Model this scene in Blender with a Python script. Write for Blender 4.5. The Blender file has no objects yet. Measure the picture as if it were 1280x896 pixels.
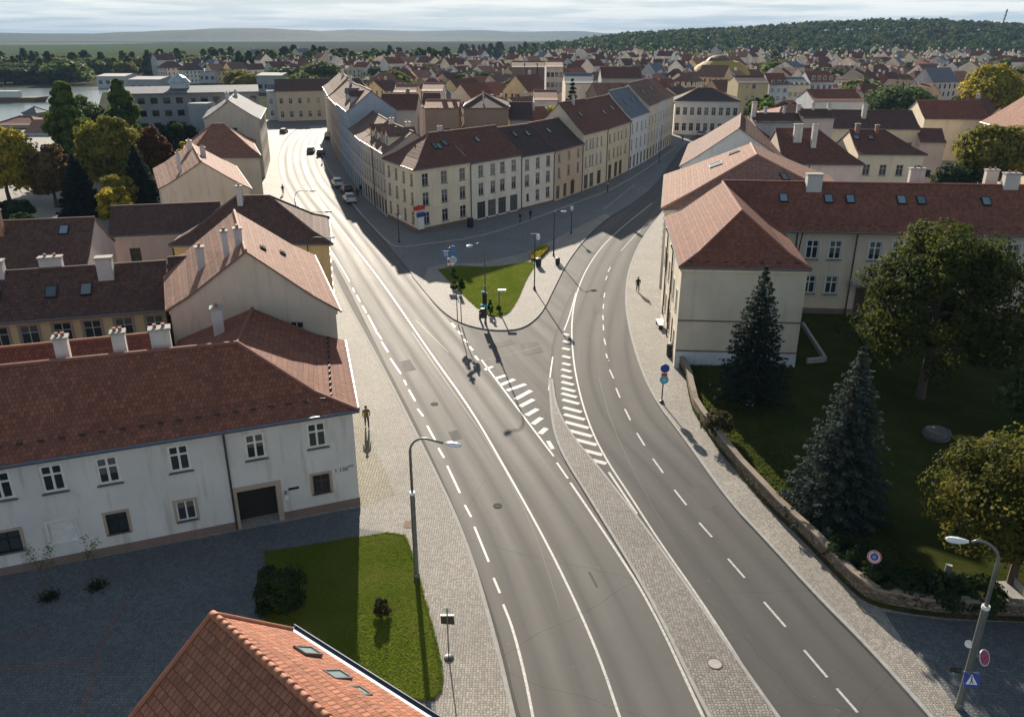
import bpy, math, random
import numpy as np
from mathutils import Vector, Matrix
from mathutils.geometry import tessellate_polygon
S = bpy.context.scene
COL = S.collection
R = random.Random(7)
# ------------------------------------------------------------------ camera model
H = 27.0; F = 1000.0; TH = math.atan(.403)
sT, cT = math.sin(TH), math.cos(TH)
def ray(x, y):
    dx = (x-640)/F; dy = (448-y)/F
    return dx, cT+dy*sT, -sT+dy*cT
def G(x, y, z=0.0):
    a, b, d = ray(x, y); t = (z-H)/d
    return (a*t, b*t)
def D(x, y, Y):
    a, b, d = ray(x, y); t = Y/b
    return (a*t, Y, H+d*t)
def P(pts, z=0.0): return [G(x, y, z) for x, y in pts]
# ------------------------------------------------------------------ materials
class NT:
    def __init__(s, name):
        m = bpy.data.materials.new(name); m.use_nodes = True
        s.m = m; s.t = m.node_tree; s.t.nodes.clear()
        s.out = s.t.nodes.new('ShaderNodeOutputMaterial')
        s.bs = s.t.nodes.new('ShaderNodeBsdfPrincipled')
        s.t.links.new(s.bs.outputs[0], s.out.inputs[0])
    def n(s, ty, ins=None, **kw):
        nd = s.t.nodes.new('ShaderNode'+ty)
        for k, v in kw.items(): setattr(nd, k, v)
        for k, v in (ins or {}).items(): s.put(nd.inputs[k], v)
        return nd
    def put(s, sock, v):
        if hasattr(v, 'is_output'): s.t.links.new(v, sock)
        elif hasattr(v, 'outputs'): s.t.links.new(v.outputs[0], sock)
        else:
            if isinstance(v, tuple) and len(v) == 3 and len(sock.default_value) == 4: v = v+(1,)
            sock.default_value = v
    def obj(s): return s.n('TexCoord').outputs['Object']
    def uv(s): return s.n('TexCoord').outputs['UV']
    def noise(s, vec, scale, detail=3, rough=.55):
        return s.n('TexNoise', {'Vector': vec, 'Scale': scale, 'Detail': detail, 'Roughness': rough}).outputs[0]
    def rng(s, v, a, b, c=0., d=1.):
        return s.n('MapRange', {0: v, 1: a, 2: b, 3: c, 4: d}).outputs[0]
    def mix(s, f, a, b, mode='MIX'):
        nd = s.n('Mix', data_type='RGBA', blend_type=mode)
        s.put(nd.inputs[0], f); s.put(nd.inputs[6], a); s.put(nd.inputs[7], b)
        return nd.outputs[2]
    def math(s, op, a, b=0.0, c=None):
        nd = s.n('Math', {0: a, 1: b}, operation=op)
        if c is not None: s.put(nd.inputs[2], c)
        return nd.outputs[0]
    def map(s, vec, scale=(1, 1, 1), rot=(0, 0, 0)):
        return s.n('Mapping', {0: vec, 2: rot, 3: scale}).outputs[0]
    def bump(s, h, st=.3, dist=.02):
        s.put(s.bs.inputs['Normal'], s.n('Bump', {'Height': h, 'Strength': st, 'Distance': dist}))
    def set(s, **kw):
        for k, v in kw.items(): s.put(s.bs.inputs[k.replace('_', ' ')], v)
        return s.m
_mc = {}
def cached(f):
    def g(*a):
        k = (f.__name__,)+a
        if k not in _mc: _mc[k] = f(*a)
        return _mc[k]
    return g
def sc(c, k): return tuple(min(.95, x*k) for x in c[:3])
@cached
def plain(name, col, rough=.6, metal=0.0):
    s = NT(name); o = s.obj()
    c = s.mix(s.rng(s.noise(o, 3.0), .35, .7), sc(col, .86), sc(col, 1.08))
    return s.set(Base_Color=c, Roughness=rough, Metallic=metal)
@cached
def plaster(col, dirt=.35):
    s = NT('plaster'); o = s.obj()
    n1 = s.noise(o, .35, 4); n2 = s.noise(s.map(o, (1.6, 1.6, .22)), 1.0, 5, .6); n3 = s.noise(o, 9, 3)
    c = s.mix(s.rng(n1, .3, .7), sc(col, .88), sc(col, 1.06))
    c = s.mix(s.math('MULTIPLY', s.rng(n2, .52, .75), dirt), c, (col[0]*.55, col[1]*.52, col[2]*.48))
    c = s.mix(s.math('MULTIPLY', s.rng(n3, .4, .7), .16), c, sc(col, .7))
    s.bump(n3, .12, .01)
    return s.set(Base_Color=c, Roughness=.9)
@cached
def tiles(col, w=.24, h=.34, wear=.5):
    s = NT('roof_tiles'); u = s.uv(); o = s.obj()
    br = s.n('TexBrick', {'Vector': u, 'Color1': sc(col, 1.22), 'Color2': sc(col, .74), 'Mortar': sc(col, .33), 'Scale': 1.0,
             'Mortar Size': .017, 'Mortar Smooth': .4, 'Bias': 0.0, 'Brick Width': w, 'Row Height': h}, offset=.5)
    n1 = s.noise(o, .55, 5, .65); n2 = s.noise(u, 2.3, 3)
    c = s.mix(s.math('MULTIPLY', s.rng(n1, .42, .72), wear), br.outputs[0], (col[0]*.52, col[1]*.62, col[2]*.68))
    c = s.mix(s.math('MULTIPLY', s.rng(n2, .55, .75), .35), c, sc(col, 1.45))
    sx = s.n('SeparateXYZ', {0: u})
    row = s.math('FRACT', s.math('DIVIDE', sx.outputs[1], h))
    colw = s.math('FRACT', s.math('DIVIDE', sx.outputs[0], w))
    hgt = s.math('ADD', s.math('MULTIPLY', s.math('SUBTRACT', 1.0, row), .8), s.math('MULTIPLY', s.math('SINE', s.math('MULTIPLY', colw, 6.283)), .3))
    s.bump(s.math('ADD', hgt, s.math('MULTIPLY', br.outputs[1], -.6)), .55, .035)
    return s.set(Base_Color=c, Roughness=.85, Specular_IOR_Level=.3)
@cached
def asphalt(col, rough, wear, track=.36):
    s = NT('asphalt'); u = s.uv(); o = s.obj()
    sx = s.n('SeparateXYZ', {0: u}).outputs[0]
    trk = s.math('ABSOLUTE', s.math('SINE', s.math('MULTIPLY', sx, 1.795)))   # wheel tracks: two per 3.5 m lane
    wob = s.noise(s.map(u, (.9, .035, 1)), 1.0, 5, .65)
    t = s.math('ADD', s.math('MULTIPLY', trk, track), s.math('MULTIPLY', wob, 1.0-track*.5))
    f = s.noise(o, 26, 2, .7); patch = s.noise(o, .16, 5, .6)
    c = s.mix(s.rng(t, .25, 1.0), sc(col, .76), sc(col, 1.3))
    c = s.mix(s.rng(patch, .35, .7), sc(col, .78), c)
    c = s.mix(s.math('MULTIPLY', s.rng(f, .3, .75), .8), sc(col, .62), c)
    st = s.noise(o, .9, 4, .7); c = s.mix(s.math('MULTIPLY', s.rng(st, .60, .74), .45), c, sc(col, .5)); c = s.mix(s.math('MULTIPLY', s.rng(s.noise(o, 2.6, 2), .70, .76), .4), c, sc(col, 1.7))
    cr = s.n('TexVoronoi', {'Vector': s.n('Mix', {0: .35, 4: o, 5: s.n('TexNoise', {'Vector': o, 'Scale': .5, 'Detail': 4}).outputs[1]}, data_type='VECTOR').outputs[1], 'Scale': .16}, feature='DISTANCE_TO_EDGE').outputs[0]
    c = s.mix(s.math('MULTIPLY', s.rng(cr, .0035, .0, 0, 1), s.math('MULTIPLY', wear, .55)), c, sc(col, .3))
    s.bump(f, .25, .012)
    rr = s.math('ADD', s.rng(t, .3, 1.0, rough+.08, rough-.07), 0.0)
    return s.set(Base_Color=c, Roughness=rr, Specular_IOR_Level=.36)
@cached
def setts(colA, colB, joint, scale, rough=.75):
    s = NT('stone_setts'); o = s.obj()
    v = s.n('TexVoronoi', {'Vector': o, 'Scale': scale, 'Randomness': .55}, voronoi_dimensions='2D')
    e = s.n('TexVoronoi', {'Vector': o, 'Scale': scale, 'Randomness': .55}, voronoi_dimensions='2D', feature='DISTANCE_TO_EDGE')
    k = s.n('SeparateColor', {0: v.outputs[1]}).outputs[0]
    big = s.noise(o, .22, 5, .6); mid = s.noise(o, 1.3, 3)
    c = s.mix(k, colA, colB)
    c = s.mix(s.math('MULTIPLY', s.rng(big, .4, .7), .45), c, sc(colA, .72))
    c = s.mix(s.math('MULTIPLY', s.rng(mid, .55, .7), .3), c, sc(colB, 1.12))
    c = s.mix(s.rng(e.outputs[0], .10, .02), c, joint)
    s.bump(s.rng(e.outputs[0], 0, .16), .6, .03)
    return s.set(Base_Color=c, Roughness=rough)
@cached
def grassmat(colA, colB, colC):
    s = NT('grass'); o = s.obj()
    a = s.noise(o, .5, 4); b = s.noise(o, 7, 4, .7); c0 = s.noise(o, 30, 2)
    c = s.mix(s.rng(b, .3, .7), colA, colB)
    c = s.mix(s.math('MULTIPLY', s.rng(a, .45, .7), .7), c, colC)
    c = s.mix(s.math('MULTIPLY', s.rng(c0, .4, .7), .45), c, sc(colA, .45))
    s.bump(s.math('ADD', b, c0), 1.0, .12)
    return s.set(Base_Color=c, Roughness=1.0, Specular_IOR_Level=.0)
@cached
def leafmat(c1, c2, c3):
    s = NT('leaves')
    at = s.n('Attribute', attribute_name='var').outputs['Fac']
    cr = s.n('ValToRGB', {0: at}); e = cr.color_ramp.elements
    e[0].position = 0; e[0].color = c1+(1,); e[1].position = 1; e[1].color = c3+(1,)
    m = e.new(.5); m.color = c2+(1,)
    d = s.bs; s.set(Base_Color=cr.outputs[0], Roughness=.7, Specular_IOR_Level=.12)
    tr = s.n('BsdfTranslucent', {0: cr.outputs[0]})
    mx = s.n('MixShader', {0: .5, 1: d.outputs[0], 2: tr.outputs[0]})
    s.t.links.new(mx.outputs[0], s.out.inputs[0])
    return s.m
@cached
def glassmat(tint=(.02, .025, .03)):
    s = NT('window_glass'); o = s.n('ObjectInfo').outputs['Random']
    c = s.mix(o, sc(tint, .6), sc(tint, 2.2)); ob = s.n('SeparateXYZ', {0: s.obj()}).outputs[2]
    cur = s.math('MULTIPLY', s.math('GREATER_THAN', s.math('FRACT', s.math('MULTIPLY', o, 7.31)), .55), s.math('GREATER_THAN', s.math('FRACT', s.math('MULTIPLY', ob, .55)), s.math('MULTIPLY', o, .8)))
    c = s.mix(s.math('MULTIPLY', cur, .55), c, (.20, .195, .18))
    return s.set(Base_Color=c, Roughness=.06, Specular_IOR_Level=.7)
@cached
def stonewall():
    s = NT('stone_wall'); o = s.obj()
    v = s.n('TexVoronoi', {'Vector': s.map(o, (1, 1, 1.7)), 'Scale': 2.6})
    e = s.n('TexVoronoi', {'Vector': s.map(o, (1, 1, 1.7)), 'Scale': 2.6}, feature='DISTANCE_TO_EDGE').outputs[0]
    k = s.n('SeparateColor', {0: v.outputs[1]}).outputs[0]
    c = s.mix(k, (.12, .095, .072), (.24, .19, .145)); n = s.noise(o, 6, 4)
    c = s.mix(s.math('MULTIPLY', s.rng(n, .45, .7), .5), c, (.10, .085, .065))
    c = s.mix(s.rng(e, .06, .01), c, (.06, .05, .042))
    s.bump(s.math('ADD', s.rng(e, 0, .12), s.math('MULTIPLY', n, .4)), .8, .06)
    return s.set(Base_Color=c, Roughness=.9)
@cached
def paint():
    s = NT('road_paint'); o = s.obj()
    n = s.noise(o, 5, 5, .7)
    return s.set(Base_Color=s.mix(s.rng(n, .46, .72), (.55, .54, .51), (.24, .23, .215)), Roughness=.55)
# ------------------------------------------------------------------ mesh builder
class MB:
    def __init__(s): s.v = []; s.f = []; s.mi = []; s.uv = []
    def poly(s, pts, m=0, uv=None):
        i = len(s.v); s.v += [tuple(p) for p in pts]
        s.f.append(tuple(range(i, i+len(pts)))); s.mi.append(m)
        s.uv += uv if uv else [(p[0], p[1]) for p in pts]
        return s
    def box(s, c, hx, hy, hz, X=(1, 0, 0), Y=(0, 1, 0), Z=(0, 0, 1), m=0):
        c = Vector(c); X = Vector(X)*hx; Y = Vector(Y)*hy; Z = Vector(Z)*hz
        p = lambda a, b, d: c+X*a+Y*b+Z*d
        for q in (((-1,-1,-1),(-1,1,-1),(1,1,-1),(1,-1,-1)), ((-1,-1,1),(1,-1,1),(1,1,1),(-1,1,1)), ((-1,-1,-1),(1,-1,-1),(1,-1,1),(-1,-1,1)),
                  ((1,-1,-1),(1,1,-1),(1,1,1),(1,-1,1)), ((1,1,-1),(-1,1,-1),(-1,1,1),(1,1,1)), ((-1,1,-1),(-1,-1,-1),(-1,-1,1),(-1,1,1))):
            pts = [p(*k) for k in q]
            s.poly(pts, m, [(0, 0), ((pts[1]-pts[0]).length, 0), ((pts[1]-pts[0]).length, (pts[2]-pts[1]).length), (0, (pts[2]-pts[1]).length)])
        return s
    def beam(s, a, b, w, h, m=0, up=(0, 0, 1)):
        a = Vector(a); b = Vector(b); d = b-a; L = d.length; d.normalize()
        y = Vector(up).cross(d); 
        if y.length < 1e-4: y = Vector((1, 0, 0)).cross(d)
        y.normalize(); z = d.cross(y)
        return s.box((a+b)/2, L/2, w/2, h/2, d, y, z, m)
    def tube(s, pts, r, n=8, m=0, cap=True):
        pts = [Vector(p) for p in pts]; rs = r if isinstance(r, (list, tuple)) else [r]*len(pts)
        rings = []; ref = None
        for i, p in enumerate(pts):
            d = (pts[min(i+1, len(pts)-1)]-pts[max(i-1, 0)]).normalized()
            if ref is None: ref = Vector((1, 0, 0)) if abs(d.x) < .8 else Vector((0, 1, 0))
            x = (ref-d*ref.dot(d)).normalized(); y = d.cross(x); ref = x
            i0 = len(s.v)
            for k in range(n):
                a = 2*math.pi*k/n; s.v.append(tuple(p+(x*math.cos(a)+y*math.sin(a))*rs[i]))
            rings.append(i0)
        for a, b in zip(rings, rings[1:]):
            for k in range(n):
                q = (a+k, a+(k+1) % n, b+(k+1) % n, b+k); s.f.append(q); s.mi.append(m); s.uv += [(0, 0)]*4
        if cap:
            for a, rev in ((rings[0], True), (rings[-1], False)):
                q = tuple(range(a, a+n)); q = q[::-1] if rev else q; s.f.append(q); s.mi.append(m); s.uv += [(0, 0)]*n
        return s
    def lathe(s, c, prof, n=12, m=0):
        return s.tube([(c[0], c[1], c[2]+z) for r, z in prof], [max(r, .002) for r, z in prof], n, m)
    def disc(s, c, r, nrm, th=.02, n=20, m=0):
        c = Vector(c); nrm = Vector(nrm).normalized()
        return s.tube([c-nrm*th/2, c+nrm*th/2], r, n, m)
    def build(s, name, mats, parent=None, origin=None, smooth=False):
        o0 = Vector(origin if origin is not None else (parent.location if parent is not None else (0, 0, 0)))
        me = bpy.data.meshes.new(name)
        me.from_pydata([(v[0]-o0.x, v[1]-o0.y, v[2]-o0.z) for v in s.v], [], s.f)
        for mt in (mats if isinstance(mats, (list, tuple)) else [mats]): me.materials.append(mt)
        me.polygons.foreach_set('material_index', s.mi)
        ul = me.uv_layers.new(name='UVMap'); ul.data.foreach_set('uv', [c for u in s.uv for c in u])
        if smooth: me.polygons.foreach_set('use_smooth', [True]*len(s.f))
        me.update(); me.validate()
        return link(name, me, parent, None if parent is not None else o0)
def link(name, data, parent=None, loc=None, mat=None):
    o = bpy.data.objects.new(name, data); COL.objects.link(o)
    if parent is not None: o.parent = parent
    if loc is not None: o.location = loc
    if mat is not None: o.matrix_basis = mat
    return o
def tag(o, label=None, cat=None, group=None, kind=None):
    if label: o['label'] = label
    if cat: o['category'] = cat
    if group: o['group'] = group
    if kind: o['kind'] = kind
    return o
def thing(name, label, cat, loc=(0, 0, 0), group=None, rz=0.0):
    o = link(name, None, None, Vector(loc)); o.rotation_euler = (0, 0, rz); o.empty_display_size = .3
    return tag(o, label, cat, group)
KIDS = {}
def copy_tree(o, loc=None, rz=None, scale=None, label=None, group=None):
    def rec(x, par):
        c = x.copy(); COL.objects.link(c)
        if par is not None: c.parent = par
        for ch in x.children: rec(ch, c)
        return c
    c = rec(o, None)
    if loc is not None: c.location = loc
    if rz is not None: c.rotation_euler = (0, 0, rz)
    if scale is not None: c.scale = scale
    if label: c['label'] = label
    if group: c['group'] = group
    return c
def tess(poly):
    return tessellate_polygon([[Vector((p[0], p[1], 0)) for p in poly]])
def sheet(name, poly, z, mat, skirt=0.0, kind='structure', skirtmat=None):
    b = MB()
    area = sum(poly[i][0]*poly[(i+1) % len(poly)][1]-poly[(i+1) % len(poly)][0]*poly[i][1] for i in range(len(poly)))
    if area < 0: poly = poly[::-1]
    for t in tess(poly):
        q = [poly[i] for i in t]
        if (q[1][0]-q[0][0])*(q[2][1]-q[0][1])-(q[1][1]-q[0][1])*(q[2][0]-q[0][0]) < 0: q = q[::-1]
        b.poly([(p[0], p[1], z) for p in q])
    if skirt:
        for p, q in zip(poly, poly[1:]+poly[:1]):
            b.poly([(p[0], p[1], z-skirt), (q[0], q[1], z-skirt), (q[0], q[1], z), (p[0], p[1], z)], 1 if skirtmat else 0)
    o = b.build(name, [mat]+([skirtmat] if skirtmat else []))
    return tag(o, kind=kind)
def resample(pts, step):
    out = [pts[0]]
    for a, b in zip(pts, pts[1:]):
        L = math.dist(a, b); n = max(1, int(L/step))
        for i in range(1, n+1): out.append(tuple(a[k]+(b[k]-a[k])*i/n for k in range(len(a))))
    return out
def smooth(pts, it=2):
    for _ in range(it):
        q = [pts[0]]
        for a, b in zip(pts, pts[1:]):
            q.append(tuple(a[k]*.75+b[k]*.25 for k in range(len(a)))); q.append(tuple(a[k]*.25+b[k]*.75 for k in range(len(a))))
        q.append(pts[-1]); pts = q
    return pts
def offset(pts, d):
    """polyline shifted to the right of its direction by d"""
    out = []
    for i, p in enumerate(pts):
        a = pts[max(i-1, 0)]; b = pts[min(i+1, len(pts)-1)]
        dx, dy = b[0]-a[0], b[1]-a[1]; L = math.hypot(dx, dy) or 1
        out.append((p[0]+dy/L*d, p[1]-dx/L*d))
    return out
def strip(b, L, Rr, z, m=0, v0=0.0):
    v = v0
    for i in range(len(L)-1):
        dv = math.dist(L[i], L[i+1]); w0 = math.dist(L[i], Rr[i]); w1 = math.dist(L[i+1], Rr[i+1])
        b.poly([(L[i][0], L[i][1], z), (Rr[i][0], Rr[i][1], z), (Rr[i+1][0], Rr[i+1][1], z), (L[i+1][0], L[i+1][1], z)], m, [(0, v), (w0, v), (w1, v+dv), (0, v+dv)])
        v += dv
    return b
def band(name, pts, w, z, mat, kind='structure'):
    b = MB(); strip(b, offset(pts, -w/2), offset(pts, w/2), z)
    return tag(b.build(name, mat), kind=kind)
def kerb(pts, w, z0, z1, mat, name='kerb'):
    """a real kerb: top and both faces"""
    b = MB(); L = offset(pts, -w/2); Q = offset(pts, w/2)
    strip(b, L, Q, z1)
    for A in (L, Q):
        for p, q in zip(A, A[1:]): b.poly([(p[0], p[1], z0), (q[0], q[1], z0), (q[0], q[1], z1), (p[0], p[1], z1)])
    return tag(b.build(name, mat), kind='structure')
# ------------------------------------------------------------------ shared materials
M_white = plain('white_paint', (.72, .72, .70), .5); M_brown = plain('brown_wood', (.085, .05, .032), .55)
M_glass = glassmat(); M_dark = plain('dark_opening', (.012, .012, .013), .6)
M_gutter = plain('zinc_gutter', (.16, .17, .18), .45, .6); M_pipe = plain('dark_pipe', (.045, .04, .038), .5)
M_sill = plain('sill_zinc', (.12, .14, .15), .5, .3); M_pole = plain('galvanised_pole', (.17, .19, .19), .45, .5)
M_darkpole = plain('dark_pole', (.035, .04, .043), .5); M_stone = plain('kerb_stone', (.33, .30, .26), .85)
M_concrete = plain('concrete', (.36, .35, .33), .85); M_rust = plain('rusty_brown', (.16, .09, .05), .8)
M_plinth = plaster((.20, .14, .115)); M_tin = plain('tin_sheet', (.42, .46, .49), .4, .5)
M_pot = plain('chimney_pot', (.36, .16, .10), .8); M_chim = plaster((.58, .56, .53), .6); M_brick = plaster((.30, .17, .12), .5)
M_lampglass = plain('lamp_glass', (.72, .78, .80), .25); M_black = plain('black_paint', (.018, .018, .02), .4)
FR = {'cas': plain('cream_frame', (.52, .50, .46), .5), 'casw': M_white, 'two': M_white, 'brn': M_brown, 'dark': M_black, 'shop': plain('shop_frame', (.16, .13, .11), .5), 'door': M_brown, 'gate': M_brown, 'blind': M_white, 'arch': M_brown}
_wm = {}
def winmesh(part, w, h, st):
    k = (part, round(w, 2), round(h, 2), st)
    if k in _wm: return _wm[k]
    b = MB(); f = .13 if st == 'casw' else .075
    def bar(x0, x1, z0, z1, y0=.07, y1=.13): b.box(((x0+x1)/2, (y0+y1)/2, (z0+z1)/2), abs(x1-x0)/2, (y1-y0)/2, (z1-z0)/2)
    if part == 'frame':
        bar(-w/2, -w/2+f, 0, h); bar(w/2-f, w/2, 0, h); bar(-w/2+f, w/2-f, 0, f); bar(-w/2+f, w/2-f, h-f, h)
        if st in ('cas', 'brn', 'dark', 'casw'):
            t = h*.64; k_ = .06 if st == 'casw' else .035; bar(-k_, k_, f, h-f, .065, .128); bar(-w/2+f, -k_, t-k_*.9, t+k_*.9, .065, .128); bar(k_, w/2-f, t-k_*.9, t+k_*.9, .065, .128)
        elif st == 'two': bar(-.04, .04, f, h-f)
        elif st == 'shop':
            for q in (-w/6, w/6): bar(q-.03, q+.03, f, h*.78)
            bar(-w/2+f, w/2-f, h*.78, h*.78+.07)
        elif st in ('door', 'gate', 'arch'):
            bar(-.03, .03, 0, h-f, .06, .14)
            for q in (.25, .5, .75): bar(-w/2+f, -.03, h*q-.03, h*q+.03, .085, .135); bar(.03, w/2-f, h*q-.03, h*q+.03, .085, .135)
        m = FR[st]
    elif part == 'pane':
        b.poly([(-w/2, .11, 0), (w/2, .11, 0), (w/2, .11, h), (-w/2, .11, h)]); m = {'shop': glassmat((.06, .07, .075)), 'door': M_brown, 'gate': M_dark, 'blind': M_white, 'arch': M_brown}.get(st, M_glass)
    elif part == 'sill':
        b.box((0, -.03, -.03), w/2+.1, .10, .03); m = M_sill
    elif part.startswith('surround'):
        g = .15; y0, y1 = -.035, .04
        bar(-w/2-g, -w/2, -.02, h+g, y0, y1); bar(w/2, w/2+g, -.02, h+g, y0, y1); bar(-w/2, w/2, h, h+g, y0, y1)
        m = SUR[part[8:]]
    me = bpy.data.meshes.new(part if not part.startswith('surround') else 'surround')
    me.from_pydata(b.v, [], b.f); me.materials.append(m); me.update(); _wm[k] = me
    return me
SUR = {'W': plaster((.66, .64, .60)), 'B': plaster((.40, .32, .25)), 'C': plaster((.56, .47, .35)), 'G': plaster((.40, .40, .40))}
def put_window(par, p, d, w, h, st, sur=None, sill=True, lod=0):
    """p: 3D bottom centre on the wall plane, d: unit 2D wall direction (left to right seen from outside)"""
    n = Vector((d[1], -d[0], 0)); X = Vector((d[0], d[1], 0)); Y = -n; Z = Vector((0, 0, 1))
    q = Vector(p)-Vector(par.location)
    mt = Matrix(((X.x, Y.x, 0, q.x), (X.y, Y.y, 0, q.y), (0, 0, 1, q.z), (0, 0, 0, 1)))
    o = link('door' if st in ('door', 'gate', 'arch') else 'window', winmesh('frame', w, h, st), par, None, mt)
    link('door_panel' if st in ('door', 'gate', 'arch') else 'pane', winmesh('pane', w, h, st), o)
    if lod == 0 and sill and st in ('cas', 'two', 'brn', 'dark', 'casw'): link('sill', winmesh('sill', w, h, st), o)
    if sur: link('surround', winmesh('surround'+sur, w, h, st), o)
    return o
def wall(b, p0, p1, z0, z1, ops, m=0, mrev=0, mfill=1):
    L = math.dist(p0, p1); d = ((p1[0]-p0[0])/L, (p1[1]-p0[1])/L); nin = (-d[1], d[0])
    T = lambda u, v, y=0: (p0[0]+d[0]*u+nin[0]*y, p0[1]+d[1]*u+nin[1]*y, v)
    ops = [o for o in ops if o[0] > .02 and o[1] < L-.02 and o[3] < z1-.02]
    us = sorted({0, L} | {o[0] for o in ops} | {o[1] for o in ops}); vs = sorted({z0, z1} | {max(o[2], z0) for o in ops} | {o[3] for o in ops})
    for u0, u1 in zip(us, us[1:]):
        for v0, v1 in zip(vs, vs[1:]):
            uc, vc = (u0+u1)/2, (v0+v1)/2
            if any(o[0] < uc < o[1] and o[2] < vc < o[3] for o in ops): continue
            b.poly([T(u0, v0), T(u1, v0), T(u1, v1), T(u0, v1)], m)
    for o in ops:
        u0, u1, v0, v1, dp, fill = o
        for q in (((u0, v0), (u1, v0)), ((u1, v0), (u1, v1)), ((u1, v1), (u0, v1)), ((u0, v1), (u0, v0))):
            (a, c), (e, g) = q
            b.poly([T(a, c), T(a, c, dp), T(e, g, dp), T(e, g)], mrev)
        if fill: b.poly([T(u0, v0, dp), T(u1, v0, dp), T(u1, v1, dp), T(u0, v1, dp)], mfill)
def dormer(par, sl, u, v, w, h, wm, rm, name='dormer', win=True):
    e0, e1, r1, r0 = [Vector(p) for p in sl]; a = e0.lerp(e1, u); c = r0.lerp(r1, u); p = a.lerp(c, v); X = (e1-e0); X.z = 0; X.normalize(); N = Vector((X.y, -X.x, 0)); B = -N
    slope = (c.z-a.z)/max(.1, math.hypot(c.x-a.x, c.y-a.y)); dep = (h+w*.45)/max(.2, slope)+.4; b = MB(); zt = p.z+h
    A0, A1 = p-X*w/2, p+X*w/2; up_ = lambda q, z: (q.x, q.y, z); pk = p.z+h+w*.42
    b.poly([up_(A0, p.z-.3), up_(A1, p.z-.3), up_(A1, zt), (p.x, p.y, pk), up_(A0, zt)])
    for q_, s_ in ((A0, 1), (A1, -1)):
        f = [up_(q_, p.z-.3), up_(q_, zt), up_(q_+B*dep, zt), up_(q_+B*dep, p.z-.3)]; b.poly(f if s_ > 0 else f[::-1])
    o = b.build(name, wm, par)
    ov = N*.15; P_ = Vector((p.x, p.y, pk+.05)); L_ = Vector(up_(A0, zt-.05))-X*.15; R_ = Vector(up_(A1, zt-.05))+X*.15
    fs = [[tuple(R_+ov), tuple(R_+B*dep), tuple(P_+B*dep), tuple(P_+ov)], [tuple(L_+B*dep), tuple(L_+ov), tuple(P_+ov), tuple(P_+B*dep)]]
    r = roofmesh(fs, rm, par, .1, None, 'dormer_roof'); r.parent = o
    if win:
        b = MB(); q_ = p+N*.02+Vector((0, 0, h*.5)); b.box(q_, w*.25, .02, h*.38, X, N); k = b.build('dormer_window', M_glass, par); k.parent = o
    return o
def lerp(a, b, t): return tuple(a[i]+(b[i]-a[i])*t for i in range(len(a)))
def roofmesh(faces, mat, par, th=.16, side=None, name='roof', nosoffit=False):
    b = MB(); cnt = {}
    key = lambda p: tuple(round(x, 2) for x in p)
    for f in faces:
        pts = [Vector(p) for p in f]; e = (pts[1]-pts[0]); e.z = 0; e.normalize()
        n = Vector((0, 0, 0))
        for i in range(1, len(pts)-1): n += (pts[i]-pts[0]).cross(pts[i+1]-pts[0])
        n.normalize(); up = n.cross(e).normalized()
        uv = [(p.dot(e), p.dot(up)) for p in pts]
        b.poly(f, 0, uv)
        for i in range(len(f)):
            a, c = f[i], f[(i+1) % len(f)]; k = frozenset((key(a), key(c)))
            cnt.setdefault(k, []).append((a, c))
    dn = lambda p: (p[0], p[1], p[2]-th)
    if not nosoffit:
        for f in faces: b.poly([dn(p) for p in f][::-1], 1)
    for k, v in cnt.items():
        if len(v) == 1:
            a, c = v[0]; b.poly([dn(a), dn(c), c, a], 1)
    return b.build(name, [mat, side or M_plinth], par)
def off_quad(q, ds):
    """offset each edge i of a CCW quad outwards by ds[i]"""
    n = len(q); L = []
    for i in range(n):
        a, c = q[i], q[(i+1) % n]; dx, dy = c[0]-a[0], c[1]-a[1]; l = math.hypot(dx, dy)
        nx, ny = dy/l, -dx/l
        L.append(((a[0]+nx*ds[i], a[1]+ny*ds[i]), (dx/l, dy/l)))
    out = []
    for i in range(n):
        (p, d), (r, e) = L[i-1], L[i]
        den = d[0]*e[1]-d[1]*e[0]
        t = ((r[0]-p[0])*e[1]-(r[1]-p[1])*e[0])/den
        out.append((p[0]+d[0]*t, p[1]+d[1]*t))
    return out
class Roof: pass
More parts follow.
